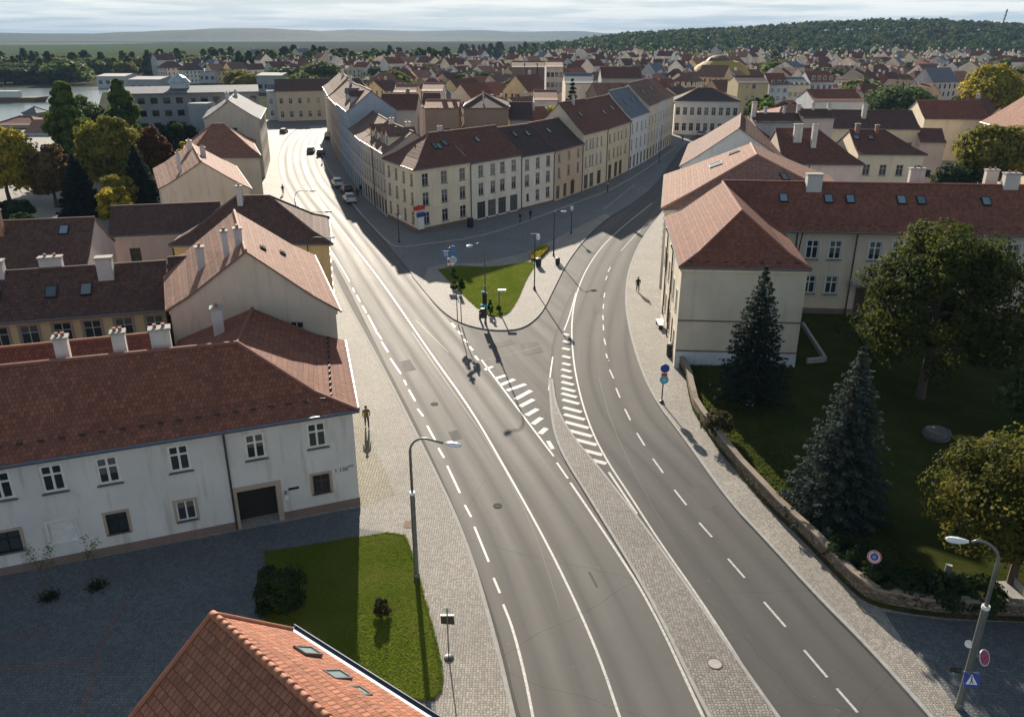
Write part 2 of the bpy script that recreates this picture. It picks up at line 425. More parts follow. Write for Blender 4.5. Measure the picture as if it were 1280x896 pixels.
def quadroof(q, he, hr, l=0, r=0, over=.35, gover=.12, sag=.18, t=.3):
    """q = A,B,C,D (CCW, AB the front eave). l, r: hip inset at the left (DA) and right (BC) end; 0 = gable"""
    o = Roof(); A, B, C, Dd = off_quad(q, [over, over if r else gover, over, over if l else gover])
    m0 = lerp(A, Dd, .5); m1 = lerp(B, C, .5); half = (math.dist(q[0], q[3])+math.dist(q[1], q[2]))/4
    L = math.dist(m0, m1); ax = ((m1[0]-m0[0])/L, (m1[1]-m0[1])/L)
    r0 = (m0[0]+ax[0]*l, m0[1]+ax[1]*l, hr); r1 = (m1[0]-ax[0]*r, m1[1]-ax[1]*r, hr)
    ez = he-over*(hr-he)/half*.6
    A, B, C, Dd = [(p[0], p[1], ez) for p in (A, B, C, Dd)]
    def mid(e, rr): 
        p = lerp(e, rr, t); return (p[0], p[1], p[2]-sag)
    mA, mB, mC, mD = mid(A, r0), mid(B, r1), mid(C, r1), mid(Dd, r0)
    o.faces = [[A, B, mB, mA], [mA, mB, r1, r0], [C, Dd, mD, mC], [mC, mD, r0, r1]]
    if l: o.faces += [[Dd, A, mA, mD], [mD, mA, r0]]
    if r: o.faces += [[B, C, mC, mB], [mB, mC, r1]]
    o.ridges = [[r0, r1]]
    if l: o.ridges += [[A, mA, r0], [Dd, mD, r0]]
    if r: o.ridges += [[B, mB, r1], [C, mC, r1]]
    o.gables = {}
    if not l: o.gables[3] = (*lerp(q[3], q[0], .5), hr)
    if not r: o.gables[1] = (*lerp(q[1], q[2], .5), hr)
    o.sl = {'F': (mA, mB, r1, r0), 'B': (mC, mD, r0, r1), 'L': (mD, mA, r0, r0), 'R': (mB, mC, r1, r1)}
    o.eaves = [[A, B], [C, Dd]]+([[Dd, A]] if l else [])+([[B, C]] if r else [])
    o.r0, o.r1, o.half, o.he, o.hr = r0, r1, half, he, hr
    d = lerp(q[0], q[3], .5); dx, dy = q[3][0]-q[0][0], q[3][1]-q[0][1]; ll = math.hypot(dx, dy); o.bk = (dx/ll, dy/ll)
    return o
def skylight(par, sl, u, v, w=.85, h=1.15, name='skylight', fm=None):
    e0, e1, r1, r0 = [Vector(p) for p in sl]
    a = e0.lerp(e1, u); c = r0.lerp(r1, u); p = a.lerp(c, v)
    X = (e1-e0).normalized(); up = (c-a); up = (up-X*up.dot(X)).normalized(); N = X.cross(up)
    b = MB(); k = .07
    for x0, x1, y0, y1 in ((-w/2, -w/2+k, 0, h), (w/2-k, w/2, 0, h), (-w/2+k, w/2-k, 0, k), (-w/2+k, w/2-k, h-k, h)):
        b.box(p+X*((x0+x1)/2)+up*((y0+y1)/2)+N*.06, (x1-x0)/2, (y1-y0)/2, .1, X, up, N)
    o = b.build(name, fm or M_black, par)
    g = MB(); q = [p+X*x+up*y+N*.13 for x, y in ((-w/2+k, k), (w/2-k, k), (w/2-k, h-k), (-w/2+k, h-k))]
    g.poly(q); go = g.build('pane', glassmat((.10, .15, .17)), par); go.parent = o
    return o
def chimney(par, x, y, z0, z1, w=.55, d=.9, mat=None, rz=0., pots=2, cap=True):
    ca, sa = math.cos(rz), math.sin(rz); X = (ca, sa, 0); Y = (-sa, ca, 0)
    b = MB().box((x, y, (z0+z1)/2), w, d, (z1-z0)/2, X, Y)
    o = b.build('chimney', mat or M_chim, par)
    if cap:
        c = MB().box((x, y, z1+.06), w+.08, d+.08, .06, X, Y); co = c.build('chimney_cap', M_concrete, par); co.parent = o
        for i in range(pots):
            f = (i-(pots-1)/2)*(2*max(w, d)/max(pots, 1))*.85
            vx = X if w > d else Y
            c = MB().lathe((x+vx[0]*f, y+vx[1]*f, z1+.12), [(.11, 0), (.10, .16), (.12, .18), (.12, .22)], 8)
            co = c.build('chimney_pot', M_pot, par); co.parent = o
    return o
def rowops(L, rows, lod):
    """rows: (z, w, h, us, style[, surround]); us: count or list of metres from the left end"""
    out = []
    for rw in rows:
        z, w, h, us, st = rw[:5]; sur = rw[5] if len(rw) > 5 else None
        if isinstance(us, int): us = [(i+.5)*L/us for i in range(us)]
        for u in us: out.append((u, z, w, h, st, sur))
    return out
def house(name, label, q, he, wm, rm, roof=None, hr=None, l=0, r=0, win=None, z0=0.0, cat='house', group=None, lod=0, chim=(), sky=(), plinth=None, string=(), cornice=True,
          gutter=True, pipes=(), over=.35, sag=.18, sm=None, rows_fill=False, ridgecap=True, gablewin=None, fm=None, cornice_m=None):
    t = thing(name, label, cat, (q[0][0], q[0][1], z0), group)
    win = win or {}; b = MB(); todo = []
    ro = roof or (quadroof(q, he, hr, l, r, over, .12, sag) if hr else None)
    n = len(q)
    for i in range(n):
        p0, p1 = q[i], q[(i+1) % n]; L = math.dist(p0, p1); d = ((p1[0]-p0[0])/L, (p1[1]-p0[1])/L)
        ops = []
        for u, z, w, h, st, sur in rowops(L, win.get(i, ()), lod):
            if u-w/2 < .1 or u+w/2 > L-.1: continue
            deep = .9 if st == 'gate' else .16
            ops.append((u-w/2, u+w/2, z0+z, z0+z+h, .16 if lod < 2 else .1, lod >= 2))
            if lod < 2: todo.append(((p0[0]+d[0]*u, p0[1]+d[1]*u, z0+z), d, w, h, st, sur))
        wall(b, p0, p1, z0, he-.07, ops, 0, 0, 1)
        if ro and i in ro.gables:
            a = ro.gables[i]; b.poly([(p0[0], p0[1], he-.07), (p1[0], p1[1], he-.07), (a[0], a[1], a[2]-.09)], 0)
    b.build('wall', [wm, M_glass], t)
    for p, d, w, h, st, sur in todo: put_window(t, p, d, w, h, st, sur, True, lod)
    if ro:
        roofmesh(ro.faces, rm, t, .16, sm)
        if ridgecap:
            c = MB()
            for pl in ro.ridges:
                if math.dist(pl[0], pl[-1]) > .3: c.tube([(p[0], p[1], p[2]+.02) for p in pl], .13, 6)
            if c.v: c.build('ridge_tiles', tiles_plain(rm), t)
        if gutter:
            for e in ro.eaves[:1]+ro.eaves[2:]:
                a, c2 = e; MB().tube([(a[0], a[1], a[2]-.07), (c2[0], c2[1], c2[2]-.07)], .085, 6).build('gutter', M_gutter, t)
        for ch in chim:
            tt, s, w, dd, up = ch[:5]; mt = ch[5] if len(ch) > 5 else None; pots = ch[6] if len(ch) > 6 else 2
            x, y, _ = lerp(ro.r0, ro.r1, tt); x += ro.bk[0]*s*ro.half; y += ro.bk[1]*s*ro.half
            zb = ro.hr-abs(s)*(ro.hr-ro.he)-.6
            ax = math.atan2(ro.r1[1]-ro.r0[1], ro.r1[0]-ro.r0[0])
            chimney(t, x, y, zb, ro.hr+up*.9, w*.68, dd*.68, mt, ax, pots, lod < 2)
        for sd, u, v in sky: skylight(t, ro.sl[sd], u, v)
    if lod == 0 or plinth:
        if plinth:
            c = MB()
            for i in range(n):
                p0, p1 = q[i], q[(i+1) % n]; cuts = [(u-w/2-.02, u+w/2+.02) for u, z, w, h, st, sur in rowops(math.dist(p0, p1), win.get(i, ()), 0) if z < plinth]
                L = math.dist(p0, p1); x = 0.0
                for a0, a1 in sorted(cuts)+[(L, L)]:
                    if a0-x > .1: c.beam((*lerp(p0, p1, x/L), z0+plinth/2), (*lerp(p0, p1, a0/L), z0+plinth/2), .08, plinth)
                    x = a1
            c.build('plinth', M_plinth, t)
    if lod < 2:
        if cornice and ro:
            for i in range(n):
                if i in ro.gables: continue
                p0, p1 = q[i], q[(i+1) % n]; MB().beam((*p0, he-.34), (*p1, he-.34), .26, .3).build('cornice', cornice_m or wm, t)
        for z in string:
            for i in win:
                p0, p1 = q[i], q[(i+1) % n]; MB().beam((*p0, z0+z), (*p1, z0+z), .13, .14).build('string_course', cornice_m or wm, t)
        for (i, f) in pipes:
            p = lerp(q[i], q[(i+1) % n], f); p2 = lerp(q[i], q[(i+1) % n], f)
            L = math.dist(q[i], q[(i+1) % n]); nx, ny = (q[(i+1) % n][1]-q[i][1])/L, -(q[(i+1) % n][0]-q[i][0])/L
            MB().tube([(p[0]+nx*.38, p[1]+ny*.38, he-.15), (p[0]+nx*.12, p[1]+ny*.12, he-.75), (p[0]+nx*.12, p[1]+ny*.12, z0+.05)], .07, 6).build('drainpipe', M_pipe, t)
    t['he'] = he
    return t, ro
def tiles_plain(rm):
    return RIDGE.get(rm.name, M_pot)
RIDGE = {}
def hx(name, label, x0, y0, Y0, x1, y1, Y1, yr, dep, wm, rm, l=0, r=0, base=0.0, skew=None, **kw):
    """a house whose front eave runs between two points seen at known distances"""
    a = D(x0, y0, Y0); c = D(x1, y1, Y1); he = (a[2]+c[2])/2
    dx, dy = c[0]-a[0], c[1]-a[1]; L = math.hypot(dx, dy); n = (-dy/L, dx/L)
    if skew: n = skew
    q = [(a[0], a[1]), (c[0], c[1]), (c[0]+n[0]*dep, c[1]+n[1]*dep), (a[0]+n[0]*dep, a[1]+n[1]*dep)]
    hr = None
    if yr is not None:
        xm = (a[0]+c[0])/2+n[0]*dep/2; Ym = (a[1]+c[1])/2+n[1]*dep/2
        # height at which the ridge centre projects on row yr
        dyr = (448-yr)/F; b_ = cT+dyr*sT; d_ = -sT+dyr*cT
        hr = H+d_*Ym/b_
        hr = max(hr, he+1.0)
    FOOT.append(((a[0]+c[0])/2+n[0]*dep/2, (a[1]+c[1])/2+n[1]*dep/2, max(L, dep)*.55))
    return house(name, label, q, he, wm, rm, hr=hr, l=l, r=r, z0=base, **kw)
FOOT = []
T_maroon = tiles((.168, .072, .052)); T_dark = tiles((.125, .067, .052)); T_red = tiles((.235, .088, .055)); T_orange = tiles((.37, .145, .085), .22, .30, .45)
T_brown = tiles((.20, .115, .085)); T_rust = tiles((.30, .13, .085)); T_slate = tiles((.17, .19, .225)); T_light = tiles((.33, .17, .12), .24, .36)
W_white = plaster((.83, .76, .66)); W_beige = plaster((.72, .62, .48)); W_cream = plaster((.83, .72, .54)); W_yellow = plaster((.70, .54, .30)); W_pink = plaster((.70, .58, .53))
W_grey = plaster((.54, .53, .52)); W_ochre = plaster((.64, .47, .31)); W_brown = plaster((.36, .25, .18)); W_blue = plaster((.36, .42, .50)); W_stone = plaster((.50, .45, .38)); W_gable = plaster((.64, .54, .43), .5)
# ------------------------------------------------------------------ ground, roads, pavements
RIDGE.update({T_maroon.name: plain('ridge_maroon', (.17, .08, .065), .8), T_dark.name: plain('ridge_dark', (.12, .075, .065), .8), T_red.name: plain('ridge_red', (.25, .10, .07), .8),
              T_orange.name: plain('ridge_orange', (.42, .16, .085), .75), T_brown.name: plain('ridge_brown', (.22, .13, .10), .8), T_rust.name: plain('ridge_rust', (.30, .14, .095), .8),
              T_slate.name: plain('ridge_slate', (.2, .22, .24), .7), T_light.name: plain('ridge_light', (.36, .20, .14), .8)})
def interp(poly, Y):
    p = sorted(poly, key=lambda a: a[1])
    if Y <= p[0][1]: a, b = p[0], p[1]
    elif Y >= p[-1][1]: a, b = p[-2], p[-1]
    else:
        for a, b in zip(p, p[1:]):
            if a[1] <= Y <= b[1]: break
    return a[0]+(b[0]-a[0])*(Y-a[1])/(b[1]-a[1])
A_left = asphalt((.148, .142, .134), .76, 1.0); A_right = asphalt((.102, .099, .096), .8, .6); A_mix = asphalt((.134, .129, .122), .78, 1.0, .04)
S_walk = setts((.24, .222, .192), (.41, .38, .335), (.10, .088, .075), 7.5); S_shade = setts((.085, .098, .108), (.145, .16, .172), (.035, .038, .042), 6.0)  # the second, darker bluish setts have shade put into the colour
S_plaza = setts((.145, .152, .155), (.225, .23, .23), (.065, .068, .07), 6.0); S_median = setts((.175, .16, .145), (.32, .295, .265), (.055, .047, .04), 6.6)
S_rough = setts((.20, .175, .12), (.33, .29, .20), (.075, .075, .045), 5.5)
M_paint = paint()
def ground_mat():
    s = NT('town_ground'); o = s.obj()
    a = s.noise(o, .004, 6, .6); b = s.noise(o, .03, 5); c0 = s.noise(o, .8, 4)
    c = s.mix(s.rng(a, .4, .6), (.06, .08, .035), (.11, .12, .055)); c = s.mix(s.rng(b, .45, .65), c, (.12, .11, .08))
    return s.set(Base_Color=s.mix(s.rng(c0, .35, .7), sc((.1, .1, .08), .8), c), Roughness=1.0, Specular_IOR_Level=0.0)
tag(sheet('ground', [(-9000, -300), (9000, -300), (9000, 12000), (-9000, 12000)], -.16, ground_mat()), kind='structure')
LK = [(6.5, -12), (3.6, 6), (1.5, 18)]+P([(639, 896), (617, 800), (580, 672), (530, 566), (471, 448), (432, 378), (405, 321), (378, 270), (352, 232), (346, 205), (350, 185), (358, 172), (372, 160)])
LR = [(17, -12), (12.6, 6), (10.4, 18)]+P([(893, 896), (818, 757), (768, 672), (735, 615), (700, 575), (640, 501), (597, 448), (565, 404), (545, 385), (527, 359), (487, 309), (440, 259), (415, 225), (400, 205), (395, 190), (398, 175), (415, 160)])
RL = [(21, -12), (16.2, 6), (13.9, 18)]+P([(972, 896), (880, 767), (814, 672), (780, 628), (745, 583), (715, 548), (694, 513), (686, 470), (690, 430), (697, 405), (712, 370), (735, 325), (760, 290), (790, 262), (815, 240), (840, 205), (850, 190)])
RK = [(28, -12), (22, 6), (19.4, 18)]+P([(1160, 896), (1080, 807), (1020, 747), (952, 672), (910, 628), (855, 550), (815, 498), (795, 448), (783, 400), (781, 365), (786, 335), (800, 302), (818, 278), (835, 255), (855, 228), (875, 200), (890, 185)])
LK, LR, RL, RK = [smooth(p, 2) for p in (LK, LR, RL, RK)]
def Ys(a, b):
    out = [a]
    while out[-1] < b: out.append(out[-1]+max(1.2, out[-1]*.03))
    out[-1] = b
    return out
yl = Ys(-12, 262); yr_ = Ys(-12, 214)
b = MB(); strip(b, [(interp(LK, y), y) for y in yl], [(interp(LR, y), y) for y in yl], 0.0)
tag(b.build('road', A_left), kind='structure')
b = MB(); strip(b, [(interp(RL, y), y) for y in yr_], [(interp(RK, y), y) for y in yr_], 0.0)
tag(b.build('road', A_right), kind='structure')
ym = [y for y in Ys(-12, 118)]
b = MB(); strip(b, [(interp(LR, y)-1.0, y) for y in ym], [(interp(RL, y)+1.0, y) for y in ym], -.006)
tag(b.build('road', A_mix), kind='structure')
yz = Ys(100, 214)
b = MB(); strip(b, [(interp(RL, y)-7.0, y) for y in yz], [(interp(RL, y)+1.0, y) for y in yz], -.008)
tag(b.build('road', A_mix), kind='structure')
# square at the far end of the left road and beyond the right street
sheet('road', P([(332, 168), (346, 205), (395, 200), (398, 175), (428, 168), (425, 150), (320, 150)]), -.01, A_left)
sheet('road', P([(835, 192), (890, 186), (960, 160), (905, 158), (835, 160), (790, 170), (800, 200)]), -.01, A_mix)
# left pavement: from the kerb to beyond the left frame edge
lk = [p for p in LK if p[1] < 259]
sheet('pavement', [(-150, -12)]+lk+[(-95, 262), (-150, 262)], .12, S_walk)
kerb(offset(lk, .08), .2, -.03, .135, M_concrete)
sheet('shade_toned_paving', P([(450, 634), (449, 660), (505, 668), (530, 770), (545, 880), (545, 1200), (-400, 1200), (-400, 760), (0, 720)], .124), .124, S_shade)  # courtyard paving with its shade painted in as darker, bluer setts
M_pl = setts((.13, .095, .09), (.19, .14, .13), (.05, .04, .04), 6.0)
for px in ([(-40, 842), (0, 838), (60, 832), (112, 823), (128, 806), (140, 780), (157, 752)], [(124, 818), (117, 842), (105, 880), (95, 920)], [(0, 800), (40, 790), (66, 782)]):
    band('paving_line', resample(smooth(P(px, .128), 1), .8), .26, .128, M_pl)
sheet('pavement_strip', P([(452, 634), (494, 618), (470, 560), (440, 470), (426, 425), (420, 425)], .124), .124, S_rough)
# right pavement
rk = [p for p in RK if p[1] < 213]
sheet('pavement', rk[::-1]+[(120, -12), (120, 213)], .12, S_walk)
kerb(offset(rk, .08), .2, -.03, .135, M_concrete)
sheet('shade_toned_paving', P([(1105, 764), (1128, 800), (1160, 835), (1186, 870), (1204, 900), (1260, 1000), (1700, 1000), (1700, 780), (1280, 778), (1185, 775)], .124), .124, S_shade)  # dark sheet of painted shade on the pavement, outlined like a shadow edge
# traffic island, square and the cobbled street in front of the corner block
isl = P([(398, 175), (395, 190), (400, 205), (415, 225), (440, 259), (487, 309), (527, 359), (543, 378), (556, 391), (572, 402), (592, 409), (615, 413), (640, 413), (655, 409), (668, 400), (679, 387), (692, 360), (707, 330), (727, 303), (747, 284), (763, 271), (790, 256), (815, 236), (838, 204), (848, 190)])
isl = smooth(isl, 1)
sheet('square', isl+[(62, 268), (-66, 268)], .09, S_plaza)
kerb([p for p in isl if p[1] < 115][2:], .22, -.03, .105, M_concrete)
sheet('pavement', smooth(P([(527, 359), (543, 378), (556, 391), (572, 402), (592, 409), (615, 413), (640, 413), (655, 409), (668, 400), (679, 387), (692, 360), (707, 330), (727, 303), (747, 284), (763, 271), (757, 268), (735, 278), (712, 290), (690, 302), (660, 316), (600, 330), (560, 330), (535, 335)]), 0), .096, S_walk)
blk = smooth(P([(402, 178), (402, 192), (408, 208), (422, 228), (445, 262), (486, 306), (500, 311), (535, 306), (590, 299), (640, 285), (700, 262), (760, 240), (800, 218), (835, 192), (845, 184)]), 1)
sheet('pavement', blk+[(55, 262), (-60, 262)], .20, S_plaza)
kerb(blk, .22, .05, .215, M_concrete)
lawnmat = grassmat((.115, .165, .018), (.195, .25, .03), (.235, .22, .05))
ISL = smooth(P([(549, 339), (561, 352), (593, 384), (607, 392), (613, 397), (630, 396), (640, 388), (650, 370), (657, 352), (669, 333), (664, 328), (640, 332), (619, 335), (594, 335), (570, 333), (549, 339)]), 1)
sheet('lawn', ISL, .14, lawnmat, .1)
NEARL = smooth(P([(332, 690), (420, 676), (503, 662), (514, 690), (530, 745), (548, 812), (553, 858), (540, 874), (500, 870), (470, 900), (330, 900), (332, 690)], .16), 1)
sheet('lawn', NEARL, .16, lawnmat, .1)
# median between the roads
ml = P([(687, 474), (688, 498), (691, 535), (702, 568), (732, 616), (768, 674), (818, 757), (884, 896)]); mr = P([(690, 476), (695, 512), (716, 548), (746, 583), (781, 628), (815, 672), (881, 767), (970, 896)])
ml = smooth([(16.5, -12), (12.2, 6), (10.1, 18)]+ml[::-1], 2); mr = smooth([(20.3, -12), (15.6, 6), (13.5, 18)]+mr[::-1], 2)
tip = ml[-1]
sheet('median', ml+mr[::-1], .12, S_median)
kerb(ml+[tip], .17, -.03, .135, M_concrete); kerb(mr+[tip], .17, -.03, .135, M_concrete)
# darker asphalt of the side lane, repairs and joints
A_side = asphalt((.088, .082, .076), .8, .8, .04)
dl = smooth([(8.2, -12), (5.4, 6), (3.2, 18)]+P([(655, 896), (640, 822), (612, 735), (572, 628), (520, 520), (478, 440), (445, 372), (418, 322)]), 2)
yd = Ys(-12, 101)
b = MB(); strip(b, [(interp(LK, y)+.1, y) for y in yd], [(interp(dl, y)-.25, y) for y in yd], .003); tag(b.build('road', A_side), kind='structure')
A_patch = asphalt((.112, .108, .103), .8, 1.0, .04)
for px in ([(735, 715), (738, 714), (748, 733), (745, 734)], [(560, 540), (572, 537), (578, 548), (566, 551)], [(650, 430), (672, 427), (680, 440), (655, 444)], [(862, 610), (880, 606), (900, 632), (882, 637)], [(742, 372), (752, 372), (752, 392), (741, 392)], [(500, 452), (512, 449), (520, 462), (507, 465)], [(610, 430), (640, 424), (646, 429), (616, 436)]):
    sheet('road_patch', P(px), .0045, A_patch)
M_tar = plain('tar_seam', (.035, .033, .032), .6)
for px in ([(700, 760), (668, 660), (622, 570), (560, 480), (515, 415)], [(905, 780), (850, 690), (800, 605), (765, 530), (748, 470)], [(1010, 760), (960, 700)], [(652, 640), (700, 628)], [(560, 700), (592, 692)], [(770, 520), (806, 512)], [(600, 452), (650, 440), (690, 428)], [(520, 400), (560, 440)]):
    band('road_joint', resample(smooth([(x+R.uniform(-.05, .05), y) for x, y in P(px)], 1), 1.5), .035, .005, M_tar)
# painted markings (sheets 6 mm above the asphalt)
def line(px, w=.13, z=.006):
    pts = P(px); band('lane_marking', resample(smooth(pts, 2), 2.0) if len(pts) > 2 else pts, w, z, M_paint)
def bars(segs, w=.13, z=.006):
    b = MB()
    for s in segs:
        a, c = G(*s[0]), G(*s[1]); ww = s[2] if len(s) > 2 else w
        strip(b, offset([a, c], -ww/2), offset([a, c], ww/2), z)
    return tag(b.build('lane_marking', M_paint), kind='structure')
line([(776, 900), (750, 822), (715, 742), (680, 672), (640, 600), (590, 513), (542, 447), (480, 356), (445, 311), (410, 266), (384, 224), (378, 205), (378, 190), (385, 172), (400, 160)])
line([(881, 900), (815, 757), (760, 672), (713, 603)], .15); line([(692, 570), (640, 501), (602, 450)], .13); bars([((696, 578), (710, 598))], .14)
line([(667, 900), (655, 838), (640, 782), (629, 755)])
line([(437, 352), (425, 331), (414, 314), (395, 288), (372, 255), (352, 218), (350, 198)], .1)
bars([((617, 722), (625, 741)), ((593, 658), (611, 702)), ((581, 631), (589, 646)), ((559, 582), (575, 616)), ((548, 560), (555, 572)), ((534, 532), (545, 552)), ((522, 511), (529, 520)), ((511, 487), (519, 501)),
      ((505, 475), (508, 481)), ((488, 448), (501, 467)), ((477, 427), (485, 440)), ((470, 414), (477, 424)), ((460, 394), (470, 413)), ((453, 382), (458, 391)), ((446, 369), (450, 377)), ((441, 360), (443, 365))])
bars([((565, 404), (569, 409)), ((573, 414), (577, 418)), ((580, 424), (584, 428)), ((587, 433), (591, 438)), ((594, 445), (598, 450))], .2)
line([(968, 896), (890, 770), (821, 672), (790, 623), (760, 578), (740, 540), (725, 495), (716, 448), (714, 399), (722, 360), (738, 327), (762, 297), (815, 254)], .13)
line([(705, 413), (711, 398), (720, 366)], .12); line([(761, 590), (796, 642)], .15)
bars([((759, 448), (761, 451)), ((762, 462), (767, 473)), ((770, 485), (775, 497)), ((781, 511), (788, 525)), ((796, 541), (806, 557)), ((816, 573), (829, 591)), ((843, 612), (858, 631)), ((874, 653), (890, 671)), ((910, 698), (931, 722)),
      ((955, 752), (982, 783)), ((1005, 812), (1034, 846)), ((1046, 860), (1072, 890)), ((757.5, 442), (760, 450)), ((755, 423), (757, 431)), ((754, 406), (754.5, 413)), ((753.5, 394), (754, 400)), ((754.5, 380), (754, 386)), ((756, 366), (755, 372)), ((759, 345), (757, 350)), ((763, 334), (760, 340))])
line([(776, 314), (792, 296), (814, 274)], .1); line([(755, 262), (794, 231)], .1, .10); line([(786, 252), (815, 231)], .1)
line([(691, 446), (688, 466), (686, 488)], .12)
hb = []
for k, (xa, xb, y) in enumerate([(704, 711, 418), (704, 712, 427), (703, 712, 436), (703, 713, 446), (703, 713, 455), (702, 714, 463), (702, 715, 471), (702, 717, 479), (702, 719, 487), (702, 721, 494), (703, 724, 502), (704, 727, 512), (705, 731, 521), (706, 736, 531), (707, 740, 541), (715, 746, 552), (726, 753, 565), (740, 758, 577)]):
    hb.append(((xa, y-(xb-xa)*.13), (xb, y+(xb-xa)*.13), .42))
bars(hb)
bars([((606, 462), (616, 458), .3), ((620, 473), (632, 469), .38), ((626, 481), (643, 474), .42), ((634, 488), (657, 480), .42), ((644, 499), (664, 488), .42), ((650, 508), (667, 499), .42), ((658, 519), (672, 511), .42), ((666, 530), (677, 522), .42), ((675, 542), (683, 535), .42), ((685, 551), (691, 561), .3)])
# river, far shore, fields
def water_mat():
    s = NT('river_water'); o = s.obj(); s.bump(s.noise(s.map(o, (.5, 1.5, 1)), .6, 4), .25, .15)
    return s.set(Base_Color=(.10, .15, .16), Roughness=.22, Specular_IOR_Level=.6)
sheet('river', P([(-420, 113), (60, 110.5), (130, 108.5), (186, 107), (180, 111), (128, 116), (118, 150), (62, 152), (30, 160), (-420, 178)], -.1), -.1, water_mat())
fm1 = grassmat((.075, .11, .045), (.10, .135, .055), (.12, .13, .065)); fm2 = grassmat((.07, .125, .03), (.09, .15, .035), (.10, .15, .045))
sheet('field', [(-2600, 1450), (-700, 1450), (-620, 2600), (-3500, 2900)], -.10, fm1)
sheet('field', [(-48, 800), (8, 800), (20, 1120), (-60, 1120)], -.10, fm2)
sheet('field', [(-1900, 980), (-330, 900), (-420, 1240), (-1500, 1300)], -.11, fm2)
sheet('field', [(30, 900), (120, 930), (110, 1080), (20, 1050)], -.11, fm1)
# ------------------------------------------------------------------ houses on the left of the main road
def facade(*rows): return rows
# white house at the courtyard (L-shaped tiled roof)
A = (-27.5-9.3*.6, 35.5-3.66*.6); A = (-37.0, 31.75); Bq = (-9.42, 42.59); Cq = (-12.35, 53.6); Dq = (-23.5, 53.8); Eq = (-23.2, 50.5); Fq = (-40.5, 42.2)
L1 = thing('courtyard_house', 'white rendered two-storey house with big tiled roof and dark gateway beside the courtyard', 'house', (*Bq, 0))
fl = math.dist(A, Bq); fd = ((Bq[0]-A[0])/fl, (Bq[1]-A[1])/fl)
def fu(x, y, z):
    """u along the front wall for a pixel at height z"""
    g = G(x, y, z); a, b_, d = ray(x, y)
    # intersect ray with wall plane
    nx, ny = -fd[1], fd[0]; t = (A[0]*nx+A[1]*ny)/(a*nx+b_*ny)
    X, Y, Z = a*t, b_*t, H+d*t
    return (X-A[0])*fd[0]+(Y-A[1])*fd[1], Z
ops = []; wins = []
for cx, cy, w, h, st, sur in [(0, 608, 1.12, 1.62, 'casw', None), (66, 598, 1.12, 1.62, 'casw', None), (135, 588, 1.12, 1.62, 'casw', None), (224, 573, 1.12, 1.62, 'casw', None), (319, 558, 1.12, 1.62, 'casw', None), (396, 544, 1.12, 1.62, 'casw', None),
                        (10, 677, 1.25, 1.25, 'dark', 'B'), (79, 665, 1.3, 1.35, 'blind', 'W'), (147, 653, 1.05, 1.25, 'dark', 'B'), (233, 638, 1.0, 1.25, 'two', 'B'), (402, 604, 1.0, 1.25, 'brn', 'B')]:
    u, z = fu(cx, cy, 0); ops.append((u-w/2, u+w/2, z-h/2, z+h/2, .16, False)); wins.append((u, z-h/2, w, h, st, sur))
ug, zg = fu(327, 660, 0); gw, gh = 2.2, 2.55
ops.append((ug-gw/2, ug+gw/2, 0.0, gh, .9, True))
b = MB(); wall(b, A, Bq, 0, 6.75, ops, 0, 0, 1)
for p, q in ((Bq, Cq), (Cq, Dq), (Dq, Eq), (Eq, Fq), (Fq, A)): wall(b, p, q, 0, 6.75, [], 0)
b.build('wall', [plaster((.61, .61, .60), .8), M_dark], L1)
for u, z, w, h, st, sur in wins: put_window(L1, (A[0]+fd[0]*u, A[1]+fd[1]*u, z), fd, w, h, st, sur)
gp = Vector((A[0]+fd[0]*ug, A[1]+fd[1]*ug, 0)); nn = Vector((fd[1], -fd[0], 0))
gb = MB()
for s_ in (-1, 1): gb.box(gp+Vector((fd[0], fd[1], 0))*(s_*(gw/2+.14))+nn*.02+Vector((0, 0, gh/2)), .14, .05, gh/2, (fd[0], fd[1], 0), nn)
gb.box(gp+nn*.02+Vector((0, 0, gh+.14)), gw/2+.28, .05, .14, (fd[0], fd[1], 0), nn); gb.build('gateway_surround', SUR['B'], L1)
pl = MB()
for p_, q_ in (((A[0], A[1]), (A[0]+fd[0]*(ug-gw/2-.28), A[1]+fd[1]*(ug-gw/2-.28))), ((A[0]+fd[0]*(ug+gw/2+.28), A[1]+fd[1]*(ug+gw/2+.28)), Bq), (Bq, Cq)): MB().beam((*p_, .3), (*q_, .3), .08, .6).build('plinth', plaster((.20, .145, .125)), L1)
def up(x, y, z): return (x, y, z)
ez = 6.72; F0 = (-37.6, 31.1, ez); F1 = (-8.95, 42.25, ez); E1 = (-11.95, 53.8, ez); rA = (-40.5, 38.1, 9.7); rB = (-16.7, 45.5, 9.7); rC = (-18.3, 53.6, 9.2)
V0 = (-23.4, 50.4, 6.4); E2 = (-24.0, 53.9, ez); F3 = (-43, 43, ez)
def sag(e, r_, t, s_): p = lerp(e, r_, t); return (p[0], p[1], p[2]-s_)
m0 = sag(F0, rA, .3, .2); m1 = sag(F1, rB, .36, .42); m2 = sag(E1, rC, .32, .3)
L1r = [[F0, F1, m1, m0], [m0, m1, rB, rA], [F1, E1, m2, m1], [m1, m2, rC, rB], [V0, F3, rA, rB], [E2, V0, rB, rC]]
roofmesh(L1r, T_l1 if 'T_l1' in globals() else tiles((.25, .094, .057)), L1, .18)
rg = MB(); rg.tube([rA, rB, rC], .14, 6); rg.tube([(F1[0], F1[1], F1[2]+.03), m1, rB], .13, 6); rg.build('ridge_tiles', RIDGE[T_red.name], L1)
MB().tube([(F0[0], F0[1], ez-.06), (F1[0], F1[1], ez-.06), (E1[0], E1[1], ez-.06)], .09, 6).build('gutter', plain('slate_gutter', (.10, .13, .18), .4, .4), L1)
up_, zp = fu(286, 590, 0); pp = Vector((A[0]+fd[0]*up_, A[1]+fd[1]*up_, 0))
